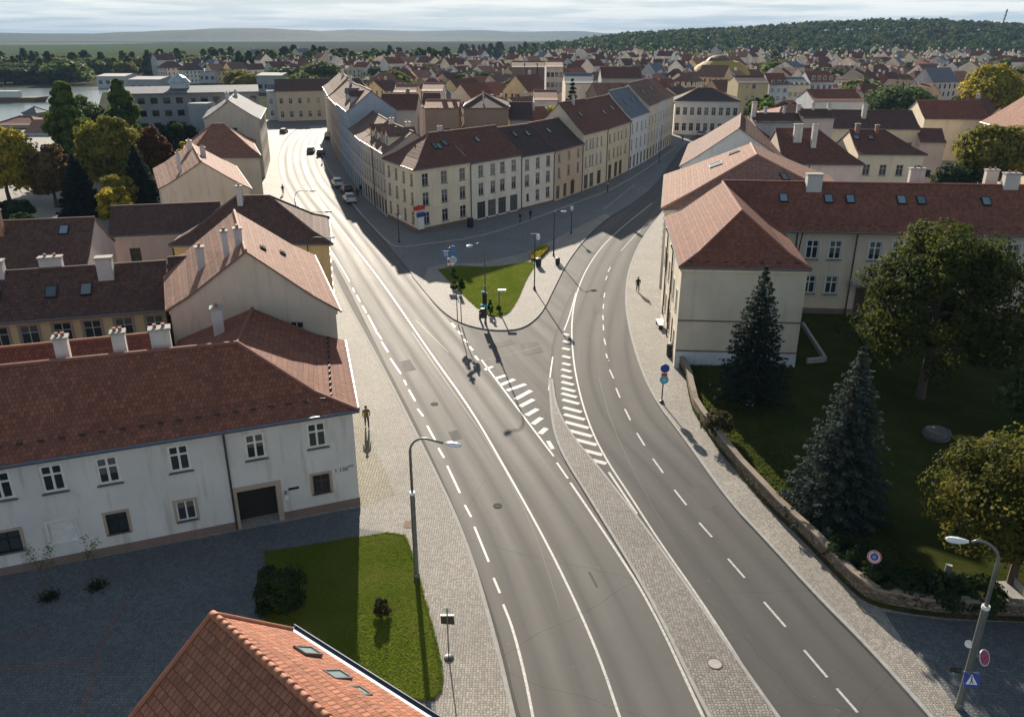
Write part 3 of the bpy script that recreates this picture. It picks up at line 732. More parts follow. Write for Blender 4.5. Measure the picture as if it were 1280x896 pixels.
MB().tube([pp+nn*.40+Vector((0, 0, 6.6)), pp+nn*.1+Vector((0, 0, 6.1)), pp+nn*.1+Vector((0, 0, .1))], .065, 6).build('drainpipe', M_pipe, L1)
c = MB(); c.beam((*A, 6.5), (*Bq, 6.5), .22, .26); c.build('cornice', plaster((.72, .70, .66)), L1)
for (x, y, z) in ((75, 446, 9.6), (147, 439, 9.6), (199, 434, 9.6)):
    g = G(x, y+3, z); chimney(L1, g[0], g[1]+.45, 8.6, 10.75, .36 if x < 180 else .55, .34, M_chim, .37, 2)
g = G(274, 412, 9.0); chimney(L1, g[0]-.2, g[1]+.5, 7.6, 10.3, .34, .34, W_grey, .3, 1)
skylight(L1, (m0, m1, rB, rA), (G(45, 526, 7.6)[0]+38)/29.5, .12)
SGM = plain('snow_guard_iron', (.05, .035, .03), .7)
for k in range(30):
    q_ = lerp(m0, m1, (k+.5)/30); q2 = lerp(F0, F1, (k+.5)/30); q_ = lerp(q2, q_, .62); MB().box((q_[0], q_[1], q_[2]+.07), .16, .04, .06).build('snow_guard', SGM, L1)
for k in range(12):
    q_ = lerp(m1, m2, (k+.5)/12); q2 = lerp(F1, E1, (k+.5)/12); q_ = lerp(q2, q_, .62); MB().box((q_[0], q_[1], q_[2]+.07), .05, .16, .07).build('snow_guard', SGM, L1)
def wall_plate(name, cx, cy, w, h, mat, th=.03):
    u, z = fu(cx, cy, 0); p = Vector((A[0]+fd[0]*u, A[1]+fd[1]*u, z))+nn*(th/2+.005)
    return MB().box(p, w/2, th/2, h/2, (fd[0], fd[1], 0), nn).build(name, mat, L1), p
def text(body, p, X, N, size, mat, parent=None, name='lettering', align='CENTER', ext=.004):
    cu = bpy.data.curves.new(name, 'FONT'); cu.body = body; cu.size = size; cu.align_x = align; cu.align_y = 'CENTER'; cu.extrude = ext; cu.offset = .012; cu.materials.append(mat)
    X = Vector(X).normalized(); N = Vector(N).normalized(); U = N.cross(X); q = Vector(p)-(Vector(parent.location) if parent else Vector())
    tmp = bpy.data.objects.new('tmp', cu); COL.objects.link(tmp); bpy.context.view_layer.update(); me = bpy.data.meshes.new_from_object(tmp.evaluated_get(bpy.context.evaluated_depsgraph_get())); bpy.data.objects.remove(tmp)
    return link(name, me, parent, None, Matrix(((X.x, U.x, N.x, q.x), (X.y, U.y, N.y, q.y), (X.z, U.z, N.z, q.z), (0, 0, 0, 1))))
M_blue = plain('sign_blue', (.02, .06, .34), .4); M_cyan = plain('sign_cyan', (.05, .42, .52), .4); M_red = plain('sign_red', (.55, .03, .03), .4); M_signw = plain('sign_white', (.80, .80, .80), .4)
M_numblue = plain('number_blue', (.09, .17, .28), .5)
u, z = fu(426.5, 587, 0); p = Vector((A[0]+fd[0]*u, A[1]+fd[1]*u, z)); text('1 130', p+nn*.01, (fd[0], fd[1], 0), nn, .36, M_numblue, L1, 'house_number')
o, p = wall_plate('name_board', 367, 610, .62, .15, M_black); wall_plate('street_name_plate', 438.5, 582, .36, .12, plain('plate_grey', (.33, .30, .28), .6))
wall_plate('bell_box', 357, 615, .16, .22, plain('box_grey', (.2, .2, .2), .6), .09); o, p = wall_plate('wall_lamp', 358, 620, .22, .24, M_lampglass, .2)
FOOT.append((-24, 43, 15))
# low tiled wing behind it
q = [(-46, 43.4), (-23.6, 50.6), (-25.2, 55.6), (-48, 48.4)]
house('courtyard_wing', 'long low wing with rust-red tiles behind the chimneys of the white courtyard house', q, 5.7, W_yellow, tiles((.25, .085, .055)), hr=7.6, lod=1, gutter=False, cornice=False)
# tall house with a beige gable wall
q = [(-12.6, 54.3), (-17.9, 69.5), (-29.3, 66.0), (-24.4, 54.3)]
t, ro = house('gabled_house', 'tall house with bare beige gable wall and one small window above the white courtyard house', q, 9.0, W_gable, T_light, hr=13.2, lod=0, pipes=(), chim=((.16, .22, .3, .3, .9, W_grey, 1), (.20, .05, .45, .4, 1.0, W_grey, 2), (.30, .55, .42, .42, -.9, W_grey, 1)),
      win={3: ((6.6, 1.0, 1.35, [8.9], 'cas'),)}, plinth=None)
skylight(t, ro.sl['F'], .35, .62, .7, .5); skylight(t, ro.sl['F'], .55, .25, .7, .5)
# yellow house with the white cross windows
q = [(-62, 51.2), (-27.7, 60.6), (-29.6, 67.8), (-64, 58.4)]
def wu(A_, B_, px_, py_):
    L_ = math.dist(A_, B_); d_ = ((B_[0]-A_[0])/L_, (B_[1]-A_[1])/L_); a, b_, d = ray(px_, py_); nx, ny = -d_[1], d_[0]
    t = (A_[0]*nx+A_[1]*ny)/(a*nx+b_*ny); return (a*t-A_[0])*d_[0]+(b_*t-A_[1])*d_[1]
L4, ro = house('yellow_house', 'low yellow house with five brown-framed cross windows under a long dark tiled roof', q, 7.0, W_yellow, T_dark, hr=9.75, lod=0,
      win={0: ((4.7, 1.3, 1.65, [wu(q[0], q[1], x, 415) for x in (-38, -2, 37, 79, 117, 157, 196)], 'cas', 'B'),)}, chim=((.50, 0, .55, .5, 1.0), (.655, -.05, .8, .6, 1.0), (.875, -.22, .85, .6, .9, M_chim, 0), (.76, 0.1, 1.2, .5, .9)), sky=(('F', .765, .2), ('F', .835, .2), ('F', .655, .18)))
q = [(-27.4, 60.8), (-19.5, 63.2), (-21.3, 70.3), (-29.2, 67.9)]
house('link_house', 'small dark-roofed link building between yellow house and tall beige gable', q, 7.2, W_beige, T_dark, hr=10.0, lod=1, chim=((.3, -.4, .35, .35, .3, W_pink, 1),))
# brown roof behind it with brick chimneys
q = [(-72, 66.5), (-40.2, 73.3), (-42.2, 83.2), (-74, 76.4)]
house('back_house', 'long dark brown roof with two brick chimneys and skylights at the left edge of town', q, 7.0, W_pink, T_dark, hr=10.4, lod=1, chim=((.64, -.1, .5, .5, 1.2, M_brick, 1), (.75, -.25, .5, .5, 1.4, M_brick, 2)), sky=(('F', .66, .55), ('F', .92, .55)))
q = [(-42.9, 83.9), (-32, 86.3), (-34, 94), (-45, 91.6)]
house('pink_house', 'pink house with white eaves board and two small brown windows', q, 7.4, plaster((.60, .49, .47)), T_dark, hr=9.6, lod=0, cornice_m=M_white, win={0: ((4.2, 1.1, 1.6, [2.3, 6.6], 'brn'),)}, chim=())
q = [(-34.2, 79.2), (-18.6, 79.8), (-21.5, 91.8), (-35.5, 90.5)]
t, ro = house('hip_roofed_house', 'house with wide dark hipped roof and yellow end wall beside the main road', q, 7.6, plaster((.60, .46, .24)), T_dark, hr=11.2, l=6.0, r=6.2, lod=0, sag=.3, win={1: ((1.0, 1.1, 1.8, 4, 'cas'), (4.4, 1.1, 1.7, 4, 'cas')), 0: ((4.6, 1.0, 1.4, [2.0, 5.0], 'brn'),)}, chim=((.15, -.15, .4, .4, 1.3, W_grey, 1),))
q = [(-34.6, 106), (-43.5, 127), (-54, 123), (-46.2, 106)]
house('gabled_house', 'house with broad beige gable, grey vent box and pale pinkish roof along the main road', q, 8.5, W_gable, T_light, hr=11.9, lod=1, win={3: ((8.8, .7, .8, [5.4], 'dark'),), 0: ((1.2, 1.2, 1.8, 6, 'cas'), (4.8, 1.2, 1.8, 6, 'cas'))}, chim=((.12, .5, .35, .35, .8, W_grey, 1), (.72, .1, .9, .5, 1, W_beige), (.4, -.15, .5, .5, .8, W_pink)))
q = [(-51.2, 129.5), (-40.2, 130), (-46.5, 147), (-57.5, 145)]
house('hip_roofed_house', 'reddish brown hip-roofed house squeezed between two beige gables on main road', q, 9.3, W_beige, T_rust, hr=13.4, l=5, r=5, lod=1, roof=None, win={1: ((4.8, 1.2, 1.8, 6, 'cas'),)})
q = [(-50.3, 165), (-56.5, 191), (-68, 188), (-61.2, 165)]
house('gabled_house', 'farthest beige gable house on the left pavement with sunlit ridge strip', q, 11.8, W_gable, T_slate, hr=15.2, lod=1, win={0: ((1.2, 1.2, 2.0, 8, 'cas'), (4.8, 1.2, 1.9, 8, 'cas'), (8.2, 1.2, 1.8, 8, 'cas')), 3: ((9, .8, 1, [3.6, 6], 'dark'),)}, chim=((.2, .1, .9, .5, 1.2), (.6, -.1, .8, .5, 1)))
q = [(-47.5, 148), (-50.6, 162), (-60.5, 160), (-57.5, 146)]
house('low_town_house', 'low pale house filling the gap before the farthest beige gable', q, 8.0, W_cream, T_rust, hr=11, lod=1, win={0: ((1.2, 1.2, 1.8, 4, 'cas'), (4.6, 1.2, 1.7, 4, 'cas'))})
FOOT += [(-18, 60, 10), (-45, 60, 20), (-24, 66, 8), (-56, 75, 18), (-38, 88, 8), (-27, 85, 10), (-44, 115, 12), (-50, 138, 10), (-58, 176, 14), (-54, 155, 8)]
# grey apartment block behind the trees
q = [(-91, 189), (-60, 199), (-64, 212), (-95, 202)]
t, ro = house('apartment_block', 'long grey concrete apartment block with flat pale roof behind the left trees', q, 14.9, plaster((.27, .285, .30), .6), T_slate, hr=16.0, lod=1, sag=0, over=.5, ridgecap=False, gutter=False,
      win={0: tuple((1.5+2.75*k, 1.5, 1.35, 12, 'dark') for k in range(5)), 3: tuple((1.5+2.75*k, 1.3, 1.35, 3, 'dark') for k in range(5))}, sm=None)
g = D(232, 128, 186); MB().box((g[0]+2.2, 189.5, 6.5), 2.2, 2.5, 6.5).build('stair_tower', plaster((.36, .385, .41)), t)
MB().lathe((-78, 198, 15.6), [(2.2, 0), (2.2, 1.2), (2.6, 1.3), (1.6, 2.4), (.5, 3.0), (.1, 3.4)], 12).build('roof_turret', M_tin, t)
FOOT.append((-75, 200, 20))
# curved beige building closing the street
q = [(-83.5, 286), (-74, 288.5), (-75.5, 300), (-86, 298)]
house('corner_house', 'grey end house at the left of the long building closing the main road', q, 9.6, W_grey, T_slate, hr=11.5, lod=1, win={0: ((1.5, 1.1, 1.7, 4, 'cas'), (5.4, 1.1, 1.7, 4, 'cas'))})
q = [(-79.5, 283), (-62, 288.5), (-50, 291), (-52, 304), (-64, 301.5), (-83, 296)]
r1 = quadroof([q[0], q[1], q[4], q[5]], 9.8, 13.2, 0, 0); r2 = quadroof([q[1], q[2], q[3], q[4]], 9.8, 13.2, 0, 3)
r1.faces += r2.faces; r1.ridges += r2.ridges; r1.eaves += r2.eaves; r1.gables = {}
house('long_house', 'long beige three-storey building closing the far end of the main road', q, 9.8, plaster((.55, .45, .32)), T_dark, roof=r1, lod=1, gutter=False, win={0: ((1.2, 1.2, 2.0, 6, 'cas'), (5.6, 1.2, 1.8, 6, 'cas')), 1: ((1.2, 1.1, 2.0, 5, 'cas'), (5.6, 1.1, 1.8, 5, 'cas'))}, string=(4.4,))
FOOT.append((-68, 293, 18))
# ------------------------------------------------------------------ corner block between the two streets
bx = lambda x, y: G(x, y, .2)
q0 = (-13.85, 115.67); fr = [q0, bx(590, 277), bx(652, 262), bx(692, 252), bx(727, 239), bx(757, 227.5), bx(785, 213.5), bx(807, 201.5), bx(818, 194.5), bx(828, 187), bx(838, 180)]
nb = (-.763, .645)
def fh(i, name, label, he, wm, rm, hr, dep=11.5, **kw):
    a, c = fr[i], fr[i+1]; e = .015; L = math.dist(a, c); d = ((c[0]-a[0])/L, (c[1]-a[1])/L)
    a = (a[0]+d[0]*e, a[1]+d[1]*e); c = (c[0]-d[0]*e, c[1]-d[1]*e)
    q = [a, c, (c[0]+nb[0]*dep, c[1]+nb[1]*dep), (a[0]+nb[0]*dep, a[1]+nb[1]*dep)]
    FOOT.append((q[0][0]/2+q[2][0]/2, q[0][1]/2+q[2][1]/2, 8))
    return house(name, label, q, he, wm, rm, hr=hr, **kw)
c3 = lambda n, w=1.2, st='cas': ((1.2, w, 1.8, n, st), (4.0, w, 1.9, n, st), (6.8, w, 1.8, n, st))
ld = (-.459, .889)
lq = [q0, bx(485, 272), bx(457, 247), bx(441, 226), bx(428, 207), bx(417, 188), bx(412, 172), bx(409, 163)]
q = [(q0[0]+.02, q0[1]), fr[1], (fr[1][0]+nb[0]*11.5, fr[1][1]+nb[1]*11.5), lq[1]]
M1, ro = house('corner_house', 'cream three-storey corner house with dark maroon hipped roof and red sign on its corner', q, 9.5, W_cream, T_maroon, hr=13.3, l=6.2, lod=0, sag=.25, win={0: c3(3), 3: ((1.3, 1.0, 1.8, 4, 'cas'), (4.1, 1.0, 1.8, 4, 'cas'), (6.85, 1.0, 1.7, 4, 'cas'))}, plinth=.8, string=(3.55, 6.35), pipes=((0, .985),),
      sky=(('F', .42, .35), ('F', .52, .32), ('F', .72, .42)), chim=((.85, .1, .5, .35, .8, W_grey, 1),))
FOOT.append((-13, 124, 9))
fh(1, 'town_house', 'white three-storey town house with a row of dark shop windows, next to the corner house', 9.3, W_white, T_maroon, 13.3, lod=0, win={0: ((.35, 1.9, 2.6, [2.2, 4.7, 7.2, 10.1], 'shop'), (4.0, 1.15, 1.9, [2.2, 5.0, 7.3, 10.1], 'cas'), (6.8, 1.15, 1.75, [2.2, 5.0, 7.3, 10.1], 'cas'))}, string=(3.55, 6.35), pipes=((0, .99),), plinth=.4, sky=(('F', .45, .4),))
fh(2, 'town_house', 'white town house three windows wide with almost black roof, left of the orange one', 9.0, W_white, tiles((.085, .055, .05)), 12.9, lod=0, win={0: ((1.2, 1.05, 1.8, [4.3, 7.2], 'cas'), (1.4, .7, 1.2, [1.6], 'brn'), (3.85, 1.15, 1.9, [1.4, 4.3, 7.2], 'cas'), (6.5, 1.1, 1.75, [1.4, 4.3, 7.2], 'cas'))}, string=(3.4,), pipes=((0, .985),), plinth=.5, sky=(('F', .35, .5), ('F', .7, .45)))
fh(3, 'town_house', 'narrow orange-ochre town house with blackish roof below a taller cream gable', 9.0, plaster((.66, .50, .35)), tiles((.09, .058, .052)), 13.0, lod=0, win={0: ((.4, 1.3, 2.3, [1.6, 4.4], 'shop'), (.35, 1.6, 2.5, [7.5], 'door'), (4.0, .95, 1.75, 3, 'cas'), (6.7, .95, 1.5, 3, 'two'))}, string=(3.4,), pipes=((0, .99),), sky=(('F', .35, .4),))
fh(4, 'town_house', 'cream town house with tall paired windows under a high brown gabled roof', 10.6, plaster((.72, .62, .46)), T_maroon, 15.6, lod=0, win={0: ((.35, 1.8, 2.6, [1.8, 4.4, 8.0], 'shop'), (4.3, .8, 2.1, [1.5, 3.4, 4.6, 6.6, 8.6], 'two'), (7.5, .8, 1.9, [1.5, 3.4, 4.6, 6.6, 8.6], 'two'))}, string=(3.6, 6.9), pipes=((0, .99),), sky=(('F', .4, .3),), chim=((.45, -.1, .3, .3, .9, W_grey, 1),))
fh(5, 'town_house', 'yellowish town house with three arched brown gates and high brown roof', 10.6, plaster((.72, .61, .43)), T_maroon, 15.4, lod=0, win={0: ((.3, 2.0, 2.9, [2.4, 6.4, 9.6], 'arch'), (4.3, 1.0, 1.9, [1.6, 4.6, 7.2, 9.5, 12.6], 'cas'), (7.5, 1.0, 1.7, [1.6, 4.6, 7.2, 9.5, 12.6], 'cas'))}, string=(3.7, 6.9), pipes=((0, .99),), sky=(('F', .3, .2), ('F', .7, .3)))
fh(6, 'town_house', 'white town house with slate-grey mansard roof halfway down the right street', 11.3, plaster((.78, .77, .76)), T_slate, 16.2, lod=0, win={0: ((.4, 1.4, 2.6, 5, 'shop'), (4.3, 1.0, 2.2, 4, 'cas'), (7.8, 1.0, 1.9, 4, 'cas'))}, string=(3.6, 7.2), sky=(('F', .3, .25), ('F', .7, .25)))
fh(7, 'town_house', 'tall narrow beige house right of the slate mansard with blue shopfront', 12.6, W_beige, T_brown, 17.0, lod=0, win={0: ((.4, 1.6, 2.5, 3, 'shop'), (4.4, 1.0, 2.0, 3, 'cas'), (8.2, 1.0, 1.9, 3, 'cas'))}, string=(3.8, 7.6), sky=(('F', .5, .3),))
fh(8, 'town_house', 'tall pale grey town house with white shop band, second from the street end', 12.7, plaster((.70, .66, .62)), T_brown, 17.0, lod=0, win={0: ((.4, 1.6, 2.5, 3, 'shop'), (4.4, 1.0, 2.0, 3, 'cas'), (8.2, 1.0, 1.9, 3, 'cas'))}, string=(3.8, 7.6), sky=(('F', .5, .3),))
fh(9, 'town_house', 'last tall beige town house of the right street row with rusty shopfront', 12.6, W_beige, T_rust, 16.8, lod=0, r=4, win={0: ((.4, 1.6, 2.5, 4, 'shop'), (4.4, 1.0, 2.0, 4, 'cas'), (8.2, 1.0, 1.9, 4, 'cas'))}, string=(3.8, 7.6))
def lh(i, name, label, he, wm, rm, hr, dep=9.5, **kw):
    he += 1.0; hr += .6; a, c = lq[i+1], lq[i]; L = math.dist(a, c); d = ((c[0]-a[0])/L, (c[1]-a[1])/L); e = .015
    a = (a[0]+d[0]*e, a[1]+d[1]*e); c = (c[0]-d[0]*e, c[1]-d[1]*e); n = (-d[1], d[0])
    q = [a, c, (c[0]+n[0]*dep, c[1]+n[1]*dep), (a[0]+n[0]*dep, a[1]+n[1]*dep)]
    FOOT.append((q[0][0]/2+q[2][0]/2, q[0][1]/2+q[2][1]/2, 9))
    return house(name, label, q, he, wm, rm, hr=hr, **kw)
w3 = lambda n: ((.4, 1.5, 2.5, n, 'shop'), (4.1, 1.0, 1.9, n, 'cas'), (6.9, 1.0, 1.7, n, 'cas'))
N2, n2r = lh(1, 'town_house', 'pale town house with brown gabled attic, left neighbour of the corner house', 9.3, plaster((.58, .52, .44)), T_brown, 12.6, lod=0, win={0: w3(8)}, string=(3.5, 6.4), pipes=((0, .5),), chim=((.3, -.1, .6, .5, 1, W_cream), (.7, .1, .8, .5, 1, W_beige)))
lh(2, 'town_house', 'grey town house under brown roof below the blue firewall', 9.3, plaster((.44, .46, .50)), T_brown, 12.8, lod=0, win={0: w3(6)}, string=(3.5,))
N4, n4r = lh(3, 'town_house', 'tall town house with bare blue-grey firewall and purple-brown roof', 12.6, W_blue, tiles((.21, .11, .10)), 16.6, lod=0, win={0: ((.4, 1.5, 2.5, 7, 'shop'), (4.3, 1.0, 1.9, 7, 'cas'), (7.2, 1.0, 1.8, 7, 'cas'), (10, 1.0, 1.5, 7, 'cas'))}, string=(3.6,))
lh(4, 'town_house', 'orange-beige town house with wide brown roof seen past the firewall', 12.2, plaster((.50, .38, .29)), T_brown, 16.4, lod=0, win={0: ((.4, 1.5, 2.5, 8, 'shop'), (4.3, 1.0, 1.9, 8, 'cas'), (7.6, 1.0, 1.8, 8, 'cas'))}, string=(3.6,), chim=((.5, -.1, .7, .5, 1.4, W_cream),))
lh(5, 'town_house', 'brown-roofed town house second from the far square on the left street', 12.4, W_ochre, T_brown, 17.0, lod=1, win={0: ((.4, 1.5, 2.5, 8, 'shop'), (4.3, 1.0, 1.9, 8, 'cas'), (7.6, 1.0, 1.8, 8, 'cas'))}, chim=((.5, -.1, .7, .5, 1.2, W_cream),))
lh(6, 'town_house', 'last town house of the left street row where it meets the far square', 12.0, W_beige, T_maroon, 16.0, lod=1, win={0: ((.4, 1.5, 2.5, 5, 'shop'), (4.3, 1.0, 1.9, 5, 'cas'), (7.6, 1.0, 1.8, 5, 'cas'))})
dormer(N2, n2r.sl['F'], .80, .03, 2.6, 1.5, W_cream, T_brown); dormer(N2, n2r.sl['F'], .62, .03, 2.2, 1.4, W_grey, T_rust); dormer(N2, n2r.sl['F'], .34, .05, 2.2, 1.3, W_beige, T_brown); dormer(N2, n2r.sl['F'], .12, .05, 1.8, 1.2, W_cream, T_maroon)
dormer(N4, n4r.sl['F'], .3, .04, 2.2, 1.4, W_white, T_slate); dormer(N4, n4r.sl['F'], .7, .04, 2.2, 1.4, W_grey, T_maroon)
# sign boards on the corner house
cd = Vector((fr[1][0]-q0[0], fr[1][1]-q0[1], 0)).normalized(); cn = Vector((cd.y, -cd.x, 0))
sp = Vector((q0[0], q0[1], 0))
sg = thing('shop_sign', 'red shop sign board projecting from the corner of the cream house', 'sign', (*q0, 3.9))
MB().box(sp+cn*.35+cd*.2+Vector((0, 0, 3.9)), 1.0, .12, .28, cd, cn).build('sign_board', M_red, sg); MB().beam(sp+cd*.2+Vector((0, 0, 4.25)), sp+cn*.5+cd*.2+Vector((0, 0, 4.25)), .06, .06).build('bracket', M_black, sg)
sg = thing('shop_sign', 'tall white and blue upright sign under the red board at the corner', 'sign', (*q0, 2.0))
MB().box(sp+cn*.28+cd*.5+Vector((0, 0, 1.9)), .55, .1, 1.15, cd, cn).build('sign_board', M_signw, sg); MB().box(sp+cn*.3+cd*.5+Vector((0, 0, 2.85)), .68, .14, .3, cd, cn).build('sign_header', M_blue, sg)
# ------------------------------------------------------------------ right side
def vx(px, Y, row=315): return D(px, row, Y)[0]
q = [(16.4, 84.2), (14.14, 64.56), (24.4, 63.85), (27.4, 83.6)]
t, ro = house('corner_house', 'beige house with plain windowless end wall and hipped roof behind the dark spruce', q, 9.3, plaster((.70, .62, .49)), T_red, hr=12.9, r=5.2, lod=0, sag=.28, over=.22, cornice_m=W_cream,
      win={0: ((.5, 1.4, 2.6, [4, 9.5, 15], 'door'), (4.6, 1.1, 1.9, [2, 5, 8, 11, 14, 17.4], 'cas', 'W'), (1.0, 1.1, 1.8, [6.8, 12.3, 17.4], 'cas', 'W'))}, pipes=((0, .25), (0, .6)), chim=())
M_line = plain('string_line', (.20, .15, .13), .8)
for z in (4.5, 1.75): MB().beam((14.14, 64.56, z), (24.4, 63.85, z), .1, .12).build('string_course', M_line, t)
MB().beam((14.2, 64.53, .82), (24.4, 63.83, .82), .07, 1.64).build('plinth', plaster((.62, .66, .69)), t)
for k in range(7):
    a = lerp((13.9, 64.2, 9.15), (24.7, 63.5, 9.15), (k+.6)/7.4); MB().box((a[0]+.1, a[1]+.75, a[2]+.42), .2, .05, .06).build('snow_guard', SGM, t)
FOOT.append((20, 74, 12))
q = [(21.6, 79.35), (66, 75.2), (67, 85.9), (22.6, 90.0)]
ups = [vx(p, 78.3, 311)-21.6 for p in (1017, 1045, 1093, 1121, 1150, 1178, 1228, 1256, 1290, 1318, 1350)]
los = [vx(p, 78.3, 354)-21.6 for p in (1013, 1040, 1112, 1150, 1180, 1247, 1282, 1310)]
P2, ro = house('school_building', 'long beige two-storey building with white cross windows behind the garden trees', q, 9.25, plaster((.68, .56, .43)), T_red, hr=12.9, lod=0, plinth=1.0, sag=.2, cornice_m=W_cream,
      win={0: ((2.55, 1.25, 1.9, los, 'casw', 'W'), (6.15, 1.25, 1.95, ups, 'casw', 'W'), (.4, 1.5, 2.9, [vx(1079, 78.3, 360)-21.6], 'door', 'G'))}, pipes=((0, .155), (0, .285)), over=.5,
      chim=((.205, -.12, 1.1, .75, 1.0, M_chim, 0), (.64, -.02, 1.05, .6, 1.3, M_chim, 2), (.705, -.35, 1.2, 1.1, 1.5, M_chim, 2), (.46, .55, 1.1, .45, 1.2, M_chim, 2), (.625, .5, .9, .45, 1.2, M_chim, 2)),
      sky=tuple(('F', f, .42) for f in (.135, .235, .283, .395, .438, .578)))
for k in range(34):
    a = lerp((22, 78.9, 9.1), (65.5, 74.8, 9.1), (k+.5)/34); MB().box((a[0]+.05, a[1]+.85, a[2]+.46), .18, .05, .05).build('snow_guard', SGM, P2)
px = vx(1079, 78, 342); MB().box((px, 73.5+.0+ (79.35-73.5)-.093*(px-21.6)-.45, 4.0), 1.3, .5, .18).build('door_hood', M_concrete, P2)
MB().tube([(vx(1000, 79, 290), 78.2, 9.0), (vx(996, 79, 290), 78.35, 5.0), (vx(996, 79, 290), 78.4, .2)], .07, 6).build('drainpipe', M_pipe, P2)
FOOT.append((44, 82, 24)); FOOT.append((28, 84, 10))
q = [(21.3, 111.5), (16.9, 88.3), (38.5, 91.5), (43, 110)]
t, ro = house('skylight_house', 'house with large pale sunlit roof plane and two glass roof windows on the right street', q, 9.4, W_grey, T_light, hr=13.6, r=9.8, lod=0, sag=.1, cornice_m=W_grey, win={0: ((.5, 1.3, 2.4, 5, 'shop'), (4.6, 1.1, 1.9, 6, 'cas'))}, plinth=None)
skylight(t, ro.sl['F'], .42, .30, 2.6, 1.6); skylight(t, ro.sl['F'], .22, .62, 1.2, 1.5); skylight(t, ro.sl['R'], .80, .25, .8, 1.4)
q = [(41.2, 121.6), (47, 141), (31, 143), (24.4, 117.2)]
house('gabled_house', 'house with wide bluish-white blank gable rising behind the pale skylight roof', q, 9.7, plaster((.56, .58, .58)), T_maroon, hr=14.7, lod=1, gutter=False)
hx('town_house', 'pinkish house with broad maroon hipped roof and two white chimneys, right of bluish gable', 980, 204, 122.2, 1077, 204, 121.5, 161, 14, W_pink, T_maroon, r=5.5, lod=0, win={0: ((4.2, 1.1, 1.5, [1.6, 4.2], 'two'), (5.0, .9, 1.1, [.9], 'brn'), (5.0, 1.2, 1.7, [7.6], 'brn'))}, chim=((.45, -.35, .9, .6, .9, M_chim, 0), (.8, -.5, .55, .55, 1.0, M_chim, 1)), pipes=((0, .33),))
hx('town_house', 'cream house four windows wide under maroon hipped roof with two bright skylights', 1073, 192, 132, 1156, 192, 131, 163, 13, W_cream, T_maroon, r=5, lod=0, win={0: ((2.6, 1.1, 1.5, [1.6, 4.2, 6.8, 9.5], 'cas'), (6.0, 1.1, 1.7, [1.6, 4.2, 6.8, 9.5], 'cas'))}, sky=(('F', .1, .45), ('F', .4, .45)), chim=((.2, -.1, .5, .5, 1.1, M_brick, 1), (.75, -.1, .4, .4, .9, M_brick, 1)))
hx('town_house', 'house with long nearly black roof and bare cream end, behind the skylight pair roof', 1005, 160, 166, 1151, 160, 163, 138, 14, W_cream, T_dark, lod=1, win={0: ((5.6, 1.1, 1.8, [17.5, 20.5], 'cas'),)}, chim=((.25, -.2, .5, .5, 1.2, M_brick, 1), (.55, -.4, .6, .6, 1.4, M_chim, 1)))
hx('annex', 'low annex with small maroon lean roof beside the green courtyard tree', 1151, 176, 160, 1182, 178, 159, 161, 9, W_pink, T_maroon, lod=1, win={0: ((1.2, 1.2, 1.4, 1, 'dark'),)})
hx('town_house', 'red-roofed house with pale left gable and blue dormer near the yellow tree', 1156, 148, 190, 1236, 148, 189, 126, 12, W_cream, T_red, lod=1, win={0: ((3, 1.1, 1.6, 4, 'cas'),)})
q = [(94.8, 167), (87.5, 126), (104, 124), (110, 166)]
house('apartment_house', 'ornate yellowish three-storey house with pink sunlit roof at the right edge', q, 11.2, plaster((.68, .54, .35)), T_light, hr=16.5, lod=0, over=.6, win={0: ((1.0, 1.2, 2.0, 12, 'cas', 'C'), (4.6, 1.2, 2.1, 12, 'cas', 'C'), (8.1, 1.1, 1.9, 12, 'cas', 'C'))}, string=(4.0, 7.6), chim=((.3, -.2, .6, .8, 1.4, W_pink), (.1, .1, .7, .7, 1.2, W_pink), (.6, -.2, .6, .8, 1.4, W_pink)))
FOOT += [(30, 100, 14), (37, 130, 14), (97, 147, 22)]
hx('roof_house', 'house with bright cream sunlit hipped roof behind white parapets', 966, 149, 150, 1028, 147, 149, 126, 14, W_grey, T_light, l=5, r=6, lod=1)
hx('parapet_house', 'low pinkish flat-topped house with white chimney posts behind the maroon ridge', 1004, 147, 138, 1043, 146, 138, 144, 5, W_pink, T_dark, lod=1, win={0: ((6.3, .9, 1.4, [1.0], 'dark'),)}, chim=((.0, 0, .4, .4, .8, M_chim, 0), (.45, 0, .3, .3, .9, M_chim, 1), (.95, 0, .35, .35, .9, M_chim, 1)))
hx('parapet_house', 'small white terrace house with chimney cluster beside the ivy slope', 945, 153, 138, 1003, 150, 138, 147.5, 6, plaster((.62, .60, .57)), T_dark, lod=1, win={0: ((6.0, .8, 1.3, [2.5, 4.5, 6.8], 'dark'),)}, chim=((.02, -.3, .5, .5, 2.0, W_pink, 2), (.3, 0, .35, .35, 1, M_chim, 0), (.7, 0, .3, .3, 1.1, M_chim, 1)))
